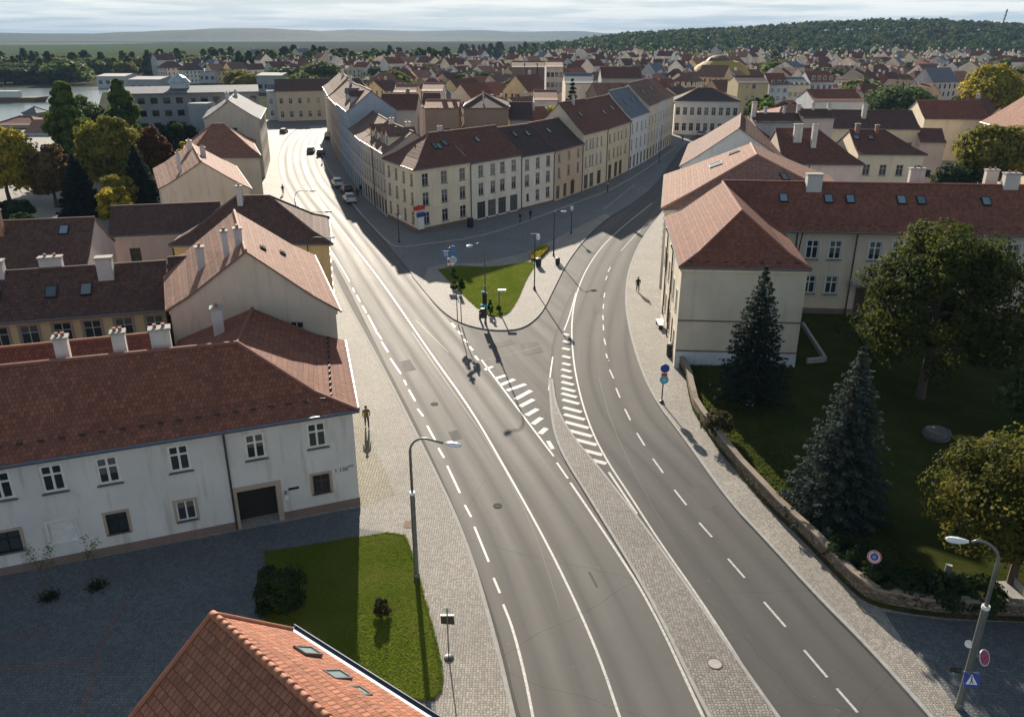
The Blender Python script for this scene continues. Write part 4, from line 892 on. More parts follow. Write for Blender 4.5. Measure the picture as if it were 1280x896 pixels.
# end of the right street
hx('corner_house', 'white two-storey corner house with almost black hipped roof closing the right street', 844, 126, 243, 925, 126, 240, 110, 15, plaster((.72, .69, .66)), tiles((.09, .065, .065)), l=7, r=8, lod=1, win={0: ((1.2, 1.2, 2.2, 9, 'cas'), (5.6, 1.2, 2.2, 9, 'cas'))}, string=(4.6,))
hx('town_house', 'cream-roofed house between the street row and the black-roofed corner house', 812, 130, 236, 843, 128, 240, 110, 13, W_beige, T_light, lod=1, win={0: ((1.2, 1.2, 2.2, 4, 'cas'), (5.2, 1.2, 2.0, 4, 'cas'))})
hx('apartment_house', 'yellow four-storey house with mostly blank facade left of the pale flats', 923, 104, 285, 961, 103, 285, 95, 14, plaster((.50, .41, .24)), T_dark, lod=1, win={0: ((2.5, 1.2, 1.7, [3.2, 5.4], 'cas'), (6.5, 1.2, 1.7, [3.2, 5.4], 'cas'), (10.3, 1.2, 1.7, [3.2, 5.4], 'cas'))})
hx('apartment_house', 'bluish white apartment house with five rows of small windows right of yellow house', 962, 106, 290, 986, 105, 290, 92, 14, plaster((.54, .57, .62)), T_red, lod=1, win={0: tuple((1+2.6*k, 1.1, 1.5, 3, 'two') for k in range(5))})
hx('apartment_house', 'plain beige apartment house with three rows of paired windows', 986, 106, 290, 1012, 105, 290, 97, 14, W_beige, T_slate, lod=1, win={0: tuple((1+3.2*k, 1.2, 1.6, 4, 'two') for k in range(4))})
hx('apartment_house', 'grey apartment house with red mansard roof right of the beige flats', 1013, 102, 295, 1042, 102, 295, 89, 14, plaster((.46, .50, .56)), T_red, lod=1, win={0: tuple((1+2.9*k, 1.1, 1.5, 4, 'two') for k in range(5))})
hx('white_hall', 'long low white hall with red gabled roofs behind the maroon roofs', 1018, 126, 215, 1080, 126, 215, 112, 14, plaster((.60, .62, .64)), T_red, lod=1, win={0: ((3, 2.2, 1.2, 4, 'dark'),)})
hx('firewall_house', 'brown rendered house back with one window in the middle of the corner block', 531, 134, 160, 573, 134, 160, 126, 8, W_brown, T_rust, lod=1, sag=0, win={0: ((9.2, 1.0, 1.2, [4.2], 'dark'),)}, chim=((.5, .2, .7, .5, 1.2, W_cream), (.8, .1, .6, .5, 1.4, W_cream)))
hx('firewall_house', 'brown rendered house back with black hipped roof and white vent in corner block', 580, 134, 162, 635, 134, 162, 117, 13, W_brown, tiles((.085, .06, .058)), l=4, r=5, lod=1, sag=0, chim=((.3, -.8, .2, .2, .6, M_chim, 1),))
hx('block_house', 'small house with square blackish gable roof right of the brown house backs', 637, 149, 163, 665, 149, 163, 128, 11, W_grey, tiles((.10, .06, .055)), lod=1)
hx('block_house', 'house with bright rust-red roof and pale gable beside the small blackish roof', 666, 152, 168, 692, 149, 170, 134, 9, W_grey, T_rust, lod=1, chim=((.4, -.2, .25, .4, .8, M_chim, 1),))
hx('block_house', 'maroon-roofed house with patched grey wall behind the blue firewall', 474, 137, 196, 520, 136, 196, 118, 12, W_grey, T_maroon, lod=1, win={0: ((5, 1, 1.4, 3, 'dark'),)}, chim=((.7, .1, .6, .5, 1.2, W_brown, 1),))
hx('block_house', 'short maroon-roofed house with pale chimney breast in the back courtyard', 527, 133, 198, 553, 132, 198, 117, 12, W_pink, T_maroon, lod=1)
hx('block_house', 'house with sunlit cream attic front and curved pediment amid maroon roofs', 492, 115, 236, 520, 114, 236, 105, 12, W_cream, T_light, lod=1, win={0: ((8.5, 1, 1.4, 2, 'dark'),)})
hx('block_house', 'house with flat sunlit pink roof terrace and one dark hatch', 527, 114, 236, 553, 113, 236, 104, 14, W_pink, T_light, lod=1)
hx('block_house', 'grey gabled house with reddish roof left of the tall conifer', 668, 124, 196, 697, 126, 196, 113, 14, W_grey, T_rust, lod=1)
hx('tower_house', 'tall pale grey tower-like house with balcony row above the conifer', 683, 84, 265, 704, 83, 265, 77, 14, plaster((.50, .47, .44)), T_light, lod=1, win={0: tuple((9+3*k, 1, 1.4, 4, 'dark') for k in range(3))})
hx('block_house', 'house with metal-grey lean roof and cream eaves right of conifer top', 707, 105, 226, 742, 103, 226, 92, 15, W_cream, T_slate, lod=1)
for k, (xa, xb) in enumerate(((748, 768), (769, 786), (787, 804))):
    hx('terrace_house', ['first', 'middle', 'last'][k]+' of three cream sunlit sawtooth roofs behind the slate mansard', xa, 120, 216, xb, 119, 217, 104, 10, W_brown, T_light, lod=1)
hx('barn_house', 'house with broad grey clipped gable above the sawtooth cream roofs', 752, 98, 300, 802, 97, 300, 84, 12, plaster((.44, .43, .40)), T_maroon, lod=1)
for k in range(3):
    xa = 640+k*16
    hx('warehouse', ['left', 'middle', 'right'][k]+' dark brick warehouse of three left of the tower-like house', xa, 84, 330+k, xa+15, 84, 330+k, 77, 16, plaster((.20, .15, .13)), T_dark, lod=1, win={0: tuple((3+3.2*j, 1, 1.4, 3, 'dark') for j in range(3))})
# golden-roofed hall: rounded yellow crown
g = thing('domed_hall', 'hall with large rounded golden-yellow roof and brown cap under the wooded hill', 'hall', (108, 440, 0))
MB().lathe((108, 440, 0), [(16, 0), (16, 5)], 24).build('wall', W_ochre, g)
MB().lathe((108, 440, 5), [(16.5, 0), (15.5, 4), (12.5, 7.5), (9, 9.6), (6, 10.3)], 24).build('roof', plain('gilt_roof', (.40, .28, .05), .8), g, smooth=False)
MB().lathe((107, 440, 15), [(7, 0), (5.5, 1.6), (3, 2.6), (.5, 3.0)], 16).build('roof_cap', plain('brown_cap', (.15, .09, .06), .7), g)
FOOT.append((108, 440, 22))
# left shore and lower town
hx('shore_house', 'maroon curved-roof house on the near river bank by the poplar', -14, 156, 262, 46, 157, 262, 145, 16, W_stone, T_red, l=6, r=6, lod=1)
hx('shore_house', 'long grey-walled shed with sunlit flat roof on the near bank behind the poplar', 30, 165, 240, 62, 165, 240, 150, 12, W_grey, T_light, lod=1)
hx('shore_house', 'small dark round-roofed boathouse at the water edge', 28, 141, 300, 45, 141, 300, 133, 8, W_brown, T_slate, l=3, r=3, lod=1)
bt = thing('river_boat', 'long brown river boat with white cabin moored in the left water', 'boat', (-225, 372, -.1))
MB().poly([(-246, 369, 1.6), (-210, 369.5, 1.8), (-205, 372, 2.2), (-210, 374.5, 1.8), (-246, 375, 1.6)]).poly([(-246, 369, -.1), (-211, 369.5, -.1), (-210, 369.5, 1.8), (-246, 369, 1.6)]).poly([(-211, 369.5, -.1), (-207, 372, -.1), (-205, 372, 2.2), (-210, 369.5, 1.8)]).poly([(-207, 372, -.1), (-211, 374.5, -.1), (-210, 374.5, 1.8), (-205, 372, 2.2)]).poly([(-211, 374.5, -.1), (-246, 375, -.1), (-246, 375, 1.6), (-210, 374.5, 1.8)]).build('hull', M_rust, bt)
MB().box((-229, 372, 3.0), 11, 2, 1.2).box((-229, 372, 4.3), 11.5, 2.3, .1).build('cabin', M_white, bt); MB().tube([(-224, 372, 4), (-224, 372, 9)], .1, 5).build('mast', M_pole, bt)
# ------------------------------------------------------------------ the town beyond
ROOFS = [('maroon', T_maroon), ('dark brown', T_dark), ('rust-red', T_red), ('slate-grey', T_slate), ('pale terracotta', T_light), ('brown', T_brown), ('orange-red', T_rust)]
WALLS = [('white', W_white), ('cream', W_cream), ('ochre', W_ochre), ('grey', W_grey), ('pink', W_pink), ('yellow', W_yellow), ('beige', W_beige)]
_proto = {}
def proto(i, hip, wm, rm):
    """mesh set of one small town house, shared by its repeats"""
    k = (i, hip, wm.name, rm.name)
    if k in _proto: return _proto[k]
    rr = random.Random(i*77); L = [11, 13, 15, 12][i]; Dp = [10, 11, 12, 13][i]; he = [6.5, 7.5, 9, 8.2][i]; hr = he+[3.6, 4, 4.4, 3.4][i]
    q = [(-L/2, -Dp/2), (L/2, -Dp/2), (L/2, Dp/2), (-L/2, Dp/2)]; ro = quadroof(q, he, hr, 4 if hip else 0, 4 if hip else 0, .35, .12, .1)
    b = MB()
    for e in range(4):
        p0, p1 = q[e], q[(e+1) % 4]; l = math.dist(p0, p1); n = int(l/3); ops = []
        for z in (1.2, 4.1, 6.6)[:2 if he < 8 else 3]:
            if e in (0, 2) or i != 1: ops += [((j+.5)*l/n-.5, (j+.5)*l/n+.5, z, z+1.5, .12, True) for j in range(n)]
        wall(b, p0, p1, 0, he-.07, ops, 0, 0, 1)
        if e in ro.gables: a = ro.gables[e]; b.poly([(*p0, he-.07), (*p1, he-.07), (a[0], a[1], a[2]-.09)])
    w = b.build('wall', [wm, M_glass]); r_ = roofmesh(ro.faces, rm, None); cs = []
    c = MB()
    c.box((L*.2, .6, hr+.1), .5, .35, 1.1); c1 = c.build('chimney', M_chim)
    c = MB(); c.box((-L*.25, -.4, hr), .35, .35, 1.0); c2 = c.build('chimney', M_brick)
    _proto[k] = [o.data for o in (w, r_, c1, c2)]
    for o in (w, r_, c1, c2): bpy.data.objects.remove(o)
    return _proto[k]
GRP = 'houses in the rooftops beyond the two streets'
def zone(x, Y):
    if x < 325: return 'left of the main road'
    if x < 480: return 'past the main road end'
    if x < 640: return 'behind the corner block'
    if x < 800: return 'past the tall conifer'
    if x < 960: return 'past the right street end'
    if x < 1120: return 'behind the pale apartment houses'
    return 'near the big yellow tree'
used = set(); ncopy = 0; stuffpos = []
da = (.66, .75); db = (-.75, .66); cand = []
for j in range(-40, 60):
    for i in range(-30, 80):
        if (i % 7) == 6: continue
        x = 20+da[0]*i*13.6+db[0]*j*(15+ (0 if j % 2 else 9)); y = 330+da[1]*i*13.6+db[1]*j*(15+(0 if j % 2 else 9))
        x += R.uniform(-1.2, 1.2); y += R.uniform(-1.5, 1.5)
        if y < 150 or y > 760: continue
        if abs(x) > y*.67+8: continue
        if x < -20-(y-150)*.16 and y < 300: continue           # street, plaza and trees on the left
        if x < -.155*y and y < 520: continue
        if x < -.42*y: continue
        if 20 < x < 75 and 150 < y < 262 and x < 12+(y-120)*.62: continue
        if 24 < x < 90 and 150 < y < 250 and x < 90-(250-y)*.3 and x > 24: continue
        if math.hypot(x-86, y-225) < 26 or math.hypot(x-62, y-200) < 20: continue
        if -95 < x < -40 and y < 315: continue
        if any(math.hypot(x-f[0], y-f[1]) < f[2]+6.5 for f in FOOT): continue
        if -52 < x < 14 and 780 < y: continue
        cand.append((x, y))
cand.sort(key=lambda p: p[1])
kept = []
for x, y in cand:
    if all(math.hypot(x-a, y-b_) > 11.2 for a, b_ in kept[-160:]): kept.append((x, y))
def proj(X, Y, Z):
    Z -= H; f = Y*cT-Z*sT; u = Y*sT+Z*cT
    return 640+F*X/f, 448-F*u/f
for x, y in kept:
    if ncopy >= 225: stuffpos.append((x, y)); continue
    px_, py_ = proj(x, y, 6); z_ = zone(px_, y)
    for _ in range(60):
        i = R.randrange(4); hip = R.random() < .35; rn, rm = R.choices(ROOFS, (7, 5, 5, 2, 4, 4, 2))[0]; wn, wm = R.choice(WALLS); nch = R.randrange(3)
        turn = R.random() < .3
        lab = f"{wn} house, {['no chimney', 'one chimney', 'two chimneys'][nch]}, {'hipped' if hip else 'gabled'} {rn} roof{' set sideways' if turn else ''}, {z_}"
        if lab not in used: break
    used.add(lab)
    ang = math.atan2(da[1], da[0])+(math.pi/2 if turn else 0)+R.uniform(-.12, .12)-(.5 if px_ > 900 else 0)
    t = thing('town_house', lab, 'house', (x, y, -.16), GRP, ang); sz_ = R.uniform(.8, 1.0); t.scale = (sz_, sz_, R.uniform(.8, 1.15))
    ms = proto(i, hip, wm, rm); link('wall', ms[0], t); link('roof', ms[1], t)
    if nch: link('chimney', ms[2], t)
    if nch > 1: link('chimney', ms[3], t)
    ncopy += 1
b = MB(); DT = [T_maroon, T_dark, T_red, T_slate, T_light]; DW = [W_white, W_cream, W_grey]
far_more = []
for k in range(720):
    Y = 420+580*R.random()**1.2; X = R.uniform(-.155 if Y < 520 else -.28 if Y < 700 else -.02, .64)*Y
    if -60 < X < 25 and Y > 690: continue
    far_more.append((X, Y))
for x, y in stuffpos+far_more:
    L, Dp = R.uniform(7.5, 14), R.uniform(7, 10); he = R.uniform(4.5, 9.0); a = R.choice((.85, .85, 2.4))+R.uniform(-.2, .2)
    ca, sa = math.cos(a), math.sin(a); T = lambda u, v: (x+ca*u-sa*v, y+sa*u+ca*v)
    q = [T(-L/2, -Dp/2), T(L/2, -Dp/2), T(L/2, Dp/2), T(-L/2, Dp/2)]; wi = 5+R.randrange(3); ri = R.choice((0, 0, 1, 1, 2, 3, 4))
    if R.random() < .12: he += 5
    ro = quadroof(q, he, he+R.uniform(2.5, 4.2), 0, 0, .3, .1, 0)
    for e in range(4):
        p0, p1 = q[e], q[(e+1) % 4]; b.poly([(*p0, -.16), (*p1, -.16), (*p1, he), (*p0, he)], wi)
        if e in ro.gables: g = ro.gables[e]; b.poly([(*p0, he), (*p1, he), (g[0], g[1], g[2]-.05)], wi)
        if e != 3:
            l = math.dist(p0, p1)
            for j in range(int(l/3.2)):
                for z in (1.3, 4.2):
                    f0 = (j+.3)/int(l/3.2); f1 = f0+1.2/l; dx, dy = (p1[1]-p0[1])/l*.03, -(p1[0]-p0[0])/l*.03
                    A0 = lerp(p0, p1, f0); A1 = lerp(p0, p1, f1)
                    b.poly([(A0[0]+dx, A0[1]+dy, z), (A1[0]+dx, A1[1]+dy, z), (A1[0]+dx, A1[1]+dy, z+1.5), (A0[0]+dx, A0[1]+dy, z+1.5)], 8)
    for f in ro.faces[:4]: 
        e = Vector(f[1])-Vector(f[0]); e.normalize(); b.poly(f, ri, [(Vector(p).dot(e), p[2]*1.6) for p in f])
    c = lerp(ro.r0, ro.r1, R.uniform(.2, .8)); b.box((c[0], c[1], c[2]+.3), .5, .4, 1.0, m=6)
tag(b.build('distant_town', DT+DW+[M_glass]), 'mass of small tiled houses filling the plain before the wooded hills', 'town', None, 'stuff')
# pale commercial sheds before the tree belt
for k, (xa, xb, yy, Y) in enumerate(((395, 422, 91, 560), (424, 448, 90, 575), (450, 474, 90, 570), (240, 268, 90, 520), (320, 352, 95, 430), (268, 305, 87, 600), (160, 200, 100, 420), (120, 156, 96, 470), (480, 505, 88, 640), (508, 535, 88, 650))):
    cols = ['white', 'pale blue', 'silver', 'white', 'grey', 'pale blue', 'silver', 'white', 'grey', 'white']
    where = ['right behind the dark roof closing the main road', 'second in the shed row behind the main road', 'third in the shed row behind the main road', 'with rounded hall roof near the tree belt', 'directly left of the dark long roof', 'below the tree belt and the yellow tree', 'behind the grey apartment block', 'by the far river bank', 'fourth in the shed row before the poplars', 'last in the shed row near the green field'][k]
    m = {'white': plaster((.48, .48, .47)), 'pale blue': plaster((.30, .37, .45)), 'silver': plaster((.36, .37, .38)), 'grey': plaster((.36, .37, .38))}[cols[k]]
    hx('storage_shed', f'{cols[k]} flat-topped storage shed {where}', xa, yy, Y, xb, yy-1, Y, yy-4, 22, m, plain('shed_roof_'+cols[k].replace(' ', '_'), {'white': (.48, .46, .44), 'pale blue': (.34, .40, .46), 'silver': (.38, .39, .40), 'grey': (.30, .30, .30)}[cols[k]], .9), lod=2, gutter=False, ridgecap=False, cornice=False, sag=0, group='storage sheds before the tree belt', win={0: ((2, 2, 2, 4, 'dark'),)})
# ------------------------------------------------------------------ vegetation
NP = np.random.default_rng(11)
def rdirs(n):
    v = NP.normal(size=(n, 3)); return v/np.linalg.norm(v, axis=1, keepdims=True)
def leafmesh(name, pts, nrm, size, var, mats, parent=None, origin=(0, 0, 0), asp=.6, extra=None, upbias=0.0):
    n = len(pts); t = rdirs(n); nrm = nrm+rdirs(n)*.75; nrm[:, 2] += upbias; nrm /= np.linalg.norm(nrm, axis=1, keepdims=True)
    u = np.cross(nrm, t); u /= np.linalg.norm(u, axis=1, keepdims=True)+1e-9; w = np.cross(nrm, u)
    s = (np.asarray(size)*NP.uniform(.65, 1.3, n))[:, None]
    V = np.stack([pts-u*s, pts-w*s*asp+u*s*.1, pts+u*s, pts+w*s*asp+u*s*.1], 1).reshape(-1, 3)-np.array(origin)
    F_ = np.arange(4*n).reshape(-1, 4); vv = np.repeat(var, 4)
    nv0 = 0; ev = []; ef = []
    if extra is not None: ev = [(v[0]-origin[0], v[1]-origin[1], v[2]-origin[2]) for v in extra.v]; ef = extra.f
    me = bpy.data.meshes.new(name)
    me.vertices.add(len(V)+len(ev)); me.vertices.foreach_set('co', np.concatenate([V.ravel(), np.array(ev, float).ravel()]) if ev else V.ravel())
    loops = F_.ravel(); starts = np.arange(n)*4; mi = np.zeros(n, int)
    if ev:
        el = np.array([i+len(V) for f in ef for i in f]); es = np.cumsum([0]+[len(f) for f in ef][:-1])+len(loops)
        loops = np.concatenate([loops, el]); starts = np.concatenate([starts, es]); mi = np.concatenate([mi, np.ones(len(ef), int)])
    me.loops.add(len(loops)); me.loops.foreach_set('vertex_index', loops.astype(np.int32))
    me.polygons.add(len(starts)); me.polygons.foreach_set('loop_start', starts.astype(np.int32))
    try: me.polygons.foreach_set('loop_total', np.diff(np.append(starts, len(loops))).astype(np.int32))
    except Exception: pass
    for m in mats: me.materials.append(m)
    me.polygons.foreach_set('material_index', mi.astype(np.int32))
    a = me.attributes.new('var', 'FLOAT', 'POINT'); a.data.foreach_set('value', np.concatenate([vv, np.zeros(len(ev))]).astype(np.float32))
    me.update(calc_edges=True); me.validate()
    return link(name, me, parent, None if parent is not None else Vector(origin))
def crown_pts(c, rx, rz, kind, nclump, nleaf, cr=.3):
    """leaves in clumps spread over the shell and inside of an uneven crown"""
    P_, N_, V_ = [], [], []
    c = np.array(c); lump = rdirs(7); amp = NP.uniform(-.30, .28, 7)
    for k in range(nclump):
        if kind == 'poplar':
            z = NP.uniform(-1, .9); prof = (1-max(0, z))**.8*min(1, (z+1.25)/.5)**.7; a = NP.uniform(0, 6.283); r = NP.uniform(.35, .95)
            p = np.array([math.cos(a)*r*rx*prof, math.sin(a)*r*rx*prof, z*rz]); d = np.array([math.cos(a), math.sin(a), .3])
            rr = rx*cr*NP.uniform(.7, 1.2)*(.25+.75*prof)
        else:
            d = rdirs(1)[0]
            if d[2] < -.72: d[2] *= -.5; d /= np.linalg.norm(d)
            k_ = 1+float((np.maximum(0, lump@d)**4)@amp)
            r = NP.uniform(.35, 1.0)**.55*k_
            p = d*r*np.array([rx, rx, rz])*.86; rr = rx*cr*NP.uniform(.5, 1.25)
        m = int(nleaf*NP.uniform(.7, 1.3)); dd = rdirs(m); q = NP.uniform(.3, 1, (m, 1))**.4
        sq = np.array([1, 1, .75])
        P_.append(c+p+dd*q*rr*sq); N_.append(dd*.7+d*.5); V_.append(np.clip(NP.normal(NP.uniform(.15, .85), .16, m), 0, 1))
    return np.concatenate(P_), np.concatenate(N_), np.concatenate(V_)
M_bark = plain('bark', (.10, .075, .055), .9)
def trunkmesh(base, top, r0, limbs, n=8):
    b = MB(); base = Vector(base); top = Vector(top); pts = []
    for i in range(6):
        p = base.lerp(top, i/5); p.x += R.uniform(-1, 1)*r0*.4*(i > 0); p.y += R.uniform(-1, 1)*r0*.4*(i > 0); pts.append(p)
    b.tube(pts, [r0*1.35, r0, r0*.85, r0*.65, r0*.42, r0*.15], n)
    for l in limbs:
        s = R.uniform(.35, .8); a = base.lerp(top, s); e = Vector(l); m = a.lerp(e, .5)+Vector((0, 0, (e-a).length*.08)); b.tube([a, m, e], [r0*.42, r0*.25, r0*.06], 5)
    return b
LCX = 1.0
LC = {'bshrub': leafmat((.040, .040, .018), (.068, .062, .026), (.10, .085, .035)), 'ygreen': leafmat((.045, .056, .012), (.10, .108, .02), (.19, .16, .03)), 'rolive': leafmat((.028, .042, .012), (.058, .075, .018), (.115, .12, .022)), 'green': leafmat((0.0548, 0.1018, 0.0235), (0.0979, 0.1566, 0.0352), (0.1663, 0.2055, 0.0431)), 'olive': leafmat((0.1114, 0.1255, 0.0243), (0.2025, 0.1985, 0.0365), (0.324, 0.2633, 0.0405)), 'yellow': leafmat((0.21, 0.1995, 0.0252), (0.378, 0.315, 0.0378), (0.546, 0.42, 0.0462)),
      'dark': leafmat((0.0201, 0.0431, 0.0172), (0.0359, 0.0661, 0.023), (0.0604, 0.0891, 0.0287)), 'rust': leafmat((0.0875, 0.0375, 0.0175), (0.15, 0.065, 0.025), (0.15, 0.1063, 0.025)), 'autumn': leafmat((0.0862, 0.0782, 0.0161), (0.161, 0.1207, 0.0207), (0.23, 0.1323, 0.023)),
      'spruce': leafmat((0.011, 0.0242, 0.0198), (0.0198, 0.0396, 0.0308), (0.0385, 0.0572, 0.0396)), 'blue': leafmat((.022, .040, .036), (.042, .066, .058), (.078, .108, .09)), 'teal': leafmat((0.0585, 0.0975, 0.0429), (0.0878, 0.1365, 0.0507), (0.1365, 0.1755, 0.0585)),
      'brown': leafmat((0.0938, 0.0656, 0.0338), (0.1688, 0.1125, 0.0469), (0.225, 0.1594, 0.0562))}
def tree(name, label, base, h, rx, kind='round', col='green', leaf=.28, nclump=110, nleaf=110, bottom=.22, group=None, cr=.3, r0=None, cat='tree'):
    base = (base[0], base[1], base[2] if len(base) > 2 else .1)
    t = thing(name, label, cat, base, group); zb = base[2]+h*bottom; rz = (h-h*bottom)/2; c = (base[0], base[1], zb+rz)
    pts, nr, va = crown_pts(c, rx, rz, kind, nclump, nleaf, cr)
    leafmesh('crown', pts, nr, leaf, va, [LC[col]], t, base)
    idx = NP.choice(len(pts), 14); limbs = [tuple(pts[i]*.75+np.array(c)*.25) for i in idx]
    trunkmesh(base, (base[0], base[1], base[2]+h*.85), r0 or h*.022, limbs).build('trunk', M_bark, t)
    return t
def spruce(name, label, base, h, rx, col, nlev=26, leaf=.16, cat='tree', bottom=.6, white=False):
    base = (base[0], base[1], base[2] if len(base) > 2 else .3)
    t = thing(name, label, cat, base); P_, N_, V_, Z_ = [], [], [], []
    br = MB(); br.tube([base, (base[0], base[1], base[2]+h*.97)], [h*.02, .02], 7)
    for i in range(nlev):
        f = i/(nlev-1); z = bottom+(h-bottom-.15)*f**.92; L = rx*(1-f)**.82+.1; nb_ = max(4, int(13*(1-f)**.5)); a0 = NP.uniform(0, 6.28)
        for k in range(nb_):
            a = a0+6.283*k/nb_+NP.uniform(-.2, .2); l = L*NP.uniform(.74, 1.12); dirv = np.array([math.cos(a), math.sin(a), 0.]); side = np.array([-math.sin(a), math.cos(a), 0.])
            m = int(34*l/1.2)+12; s = NP.uniform(.12, 1, m)**.8; wv = (1-s)*.42*l*.75+.1
            droop = -.28*l*s+.22*l*s**2.4
            p = np.array(base)+np.array([0, 0, z])+dirv*(s*l)[:, None]+side*(NP.uniform(-1, 1, m)*wv)[:, None]; p[:, 2] += droop+NP.uniform(-.10, .05, m)-np.abs(NP.normal(0, .06, m))
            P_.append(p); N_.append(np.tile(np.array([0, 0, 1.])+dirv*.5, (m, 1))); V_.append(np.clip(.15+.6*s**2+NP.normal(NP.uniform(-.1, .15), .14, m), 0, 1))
            e = np.array(base)+np.array([0, 0, z])+dirv*l*.8; br.tube([(base[0], base[1], base[2]+z), (e[0], e[1], e[2]-.1*l)], [.035, .01], 3, cap=False)
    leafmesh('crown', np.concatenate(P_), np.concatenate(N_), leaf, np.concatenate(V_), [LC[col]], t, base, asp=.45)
    br.build('trunk', M_bark, t)
    if white: MB().tube([(base[0], base[1], base[2]-.1), (base[0], base[1], base[2]+1.15)], h*.021+.05, 8).build('limewashed_trunk_foot', M_white, t)
    return t
def shrub(name, label, base, rx, h, col, n=26, nl=90, leaf=.12, cat='shrub', group=None):
    base = (base[0], base[1], base[2] if len(base) > 2 else .15)
    t = thing(name, label, cat, base, group)
    pts, nr, va = crown_pts((base[0], base[1], base[2]+h*.5), rx, h*.55, 'round', n, nl, .34); pts[:, 2] = np.maximum(pts[:, 2], base[2]+.02)
    leafmesh('foliage', pts, nr, leaf, va, [LC[col]], t, base)
    b = MB()
    for k in range(6): i = NP.integers(len(pts)); b.tube([base, tuple(pts[i])], [.04, .012], 4)
    b.build('stems', M_bark, t)
    return t
# garden on the right: lawn, wall, trees
GZ = .45
gw = [(14.5, 65.2), (14.75, 62.5)]+P([(862, 500), (867, 517), (900, 566), (930, 600), (960, 635), (1002, 674), (1040, 715), (1068, 742), (1084, 754), (1110, 762), (1145, 768), (1185, 773), (1280, 777), (1420, 782), (1600, 786)], .12)
gw = smooth(gw, 1)
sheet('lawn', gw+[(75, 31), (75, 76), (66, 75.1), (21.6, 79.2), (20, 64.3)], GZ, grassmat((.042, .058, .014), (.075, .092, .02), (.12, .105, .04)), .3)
w = thing('garden_wall', 'low rough stone wall curving around the park lawn on the right', 'wall', (*gw[4], .12))
b = MB(); wl = offset(gw, -.0); wr = offset(gw, -.33); top = 1.12
hh = [top+.05*math.sin(i*1.7)+R.uniform(-.03, .03) for i in range(len(gw))]
for i in range(len(gw)-1):
    a, c = wl[i], wl[i+1]; e, g = wr[i], wr[i+1]
    b.poly([(*a, 0), (*a, hh[i]), (*c, hh[i+1]), (*c, 0)][::-1]); b.poly([(*e, 0), (*g, 0), (*g, hh[i+1]), (*e, hh[i])][::-1])
b.build('wall', stonewall(), w)
b = MB()
for i in range(len(gw)-1):
    A0, A1 = offset(gw, .04)[i], offset(gw, .04)[i+1]; B0, B1 = offset(gw, -.37)[i], offset(gw, -.37)[i+1]
    for z0, z1, (p, q_) in ((hh[i], hh[i+1], (A0, A1)), (hh[i], hh[i+1], (B1, B0))):
        pass
    b.poly([(*A0, hh[i]+.1), (*B0, hh[i]+.1), (*B1, hh[i+1]+.1), (*A1, hh[i+1]+.1)][::-1]); b.poly([(*A0, hh[i]-.02), (*A0, hh[i]+.1), (*A1, hh[i+1]+.1), (*A1, hh[i+1]-.02)][::-1]); b.poly([(*B1, hh[i+1]-.02), (*B1, hh[i+1]+.1), (*B0, hh[i]+.1), (*B0, hh[i]-.02)][::-1])
b.build('coping', plain('coping_stone', (.25, .20, .155), .9), w)
g = lambda x, y, z=GZ: (*G(x, y, z), z)
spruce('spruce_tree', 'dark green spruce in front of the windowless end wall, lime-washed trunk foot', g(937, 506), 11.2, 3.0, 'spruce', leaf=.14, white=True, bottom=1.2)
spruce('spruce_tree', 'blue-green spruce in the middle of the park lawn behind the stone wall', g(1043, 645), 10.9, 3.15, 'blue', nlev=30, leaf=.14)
tree('broadleaf_tree', 'large dense dark green and yellowish tree in front of the long school building', g(1150, 497), 14.9, 5.7, 'round', 'rolive', .15, 270, 150, .02, cr=.22, r0=.3)
tree('broadleaf_tree', 'yellow-olive autumn tree at the right edge above the lamp post', g(1262, 738), 9.0, 4.9, 'round', 'ygreen', .12, 210, 165, .02, cr=.22, r0=.2)
tree('pine_tree', 'dark pine partly cut by the right edge between olive tree and autumn tree', g(1300, 575), 8.6, 3.3, 'round', 'teal', .17, 80, 110, .1, cr=.3)
tree('broadleaf_tree', 'dark treetop at the right edge in front of the school roof', g(1322, 470), 11.5, 4.0, 'round', 'dark', .24, 90, 100, .12)
shrub('shrub', 'brownish rounded shrub on the sunlit strip just inside the stone wall', g(900, 545), 1.25, 1.9, 'bshrub', 34, 90, .1)
for k, (x, y, r_, h_) in enumerate(((1110, 735, 1.5, 1.2), (1060, 700, 1.3, 1.1), (1160, 748, 1.6, 1.2), (1215, 755, 1.5, 1.2))):
    shrub('shrub', ['dark low shrub behind the no-stopping sign at the wall bend', 'dark low shrub left of the wall bend, below the blue spruce', 'dark low shrub behind the wall between wall bend and lamp', 'dark low shrub under the autumn tree beside pale stone post'][k], g(x, y), r_, h_, 'dark', 30, 90, .11)
shrub('shrub', 'small green tuft on the sunlit grass at the start of the stone wall', g(880, 520), .6, .7, 'green', 12, 60, .09)
t = thing('boulder', 'grey boulder on the shaded park lawn between spruce and autumn tree', 'boulder', g(1170, 548))
bm_ = MB(); c0 = Vector(g(1170, 548)); rs = []
for i in range(7):
    f = i/6; rs.append([( .95*math.sin(math.pi*min(1, .18+f*.82))*(1+R.uniform(-.12, .12)))*(1 if k else 1) for k in range(1)][0])
bm_.tube([c0+Vector((R.uniform(-.08, .08), R.uniform(-.08, .08), -.1+1.15*i/6)) for i in range(7)], [x*.95+.05 for x in rs], 9); bm_.build('stone', plain('boulder_stone', (.12, .105, .10), .95), t)
t = thing('stone_post', 'small pale stone post in the shade under the autumn tree', 'stone post', g(1183, 722)); MB().beam(Vector(g(1183, 722))+Vector((0, 0, .0)), Vector(g(1183, 722))+Vector((.05, .1, .75)), .3, .25).build('post', M_concrete, t)
t = thing('park_bench', 'grey slatted park bench behind the stone wall near the right edge', 'bench', g(1262, 748)); c0 = Vector(g(1262, 748))
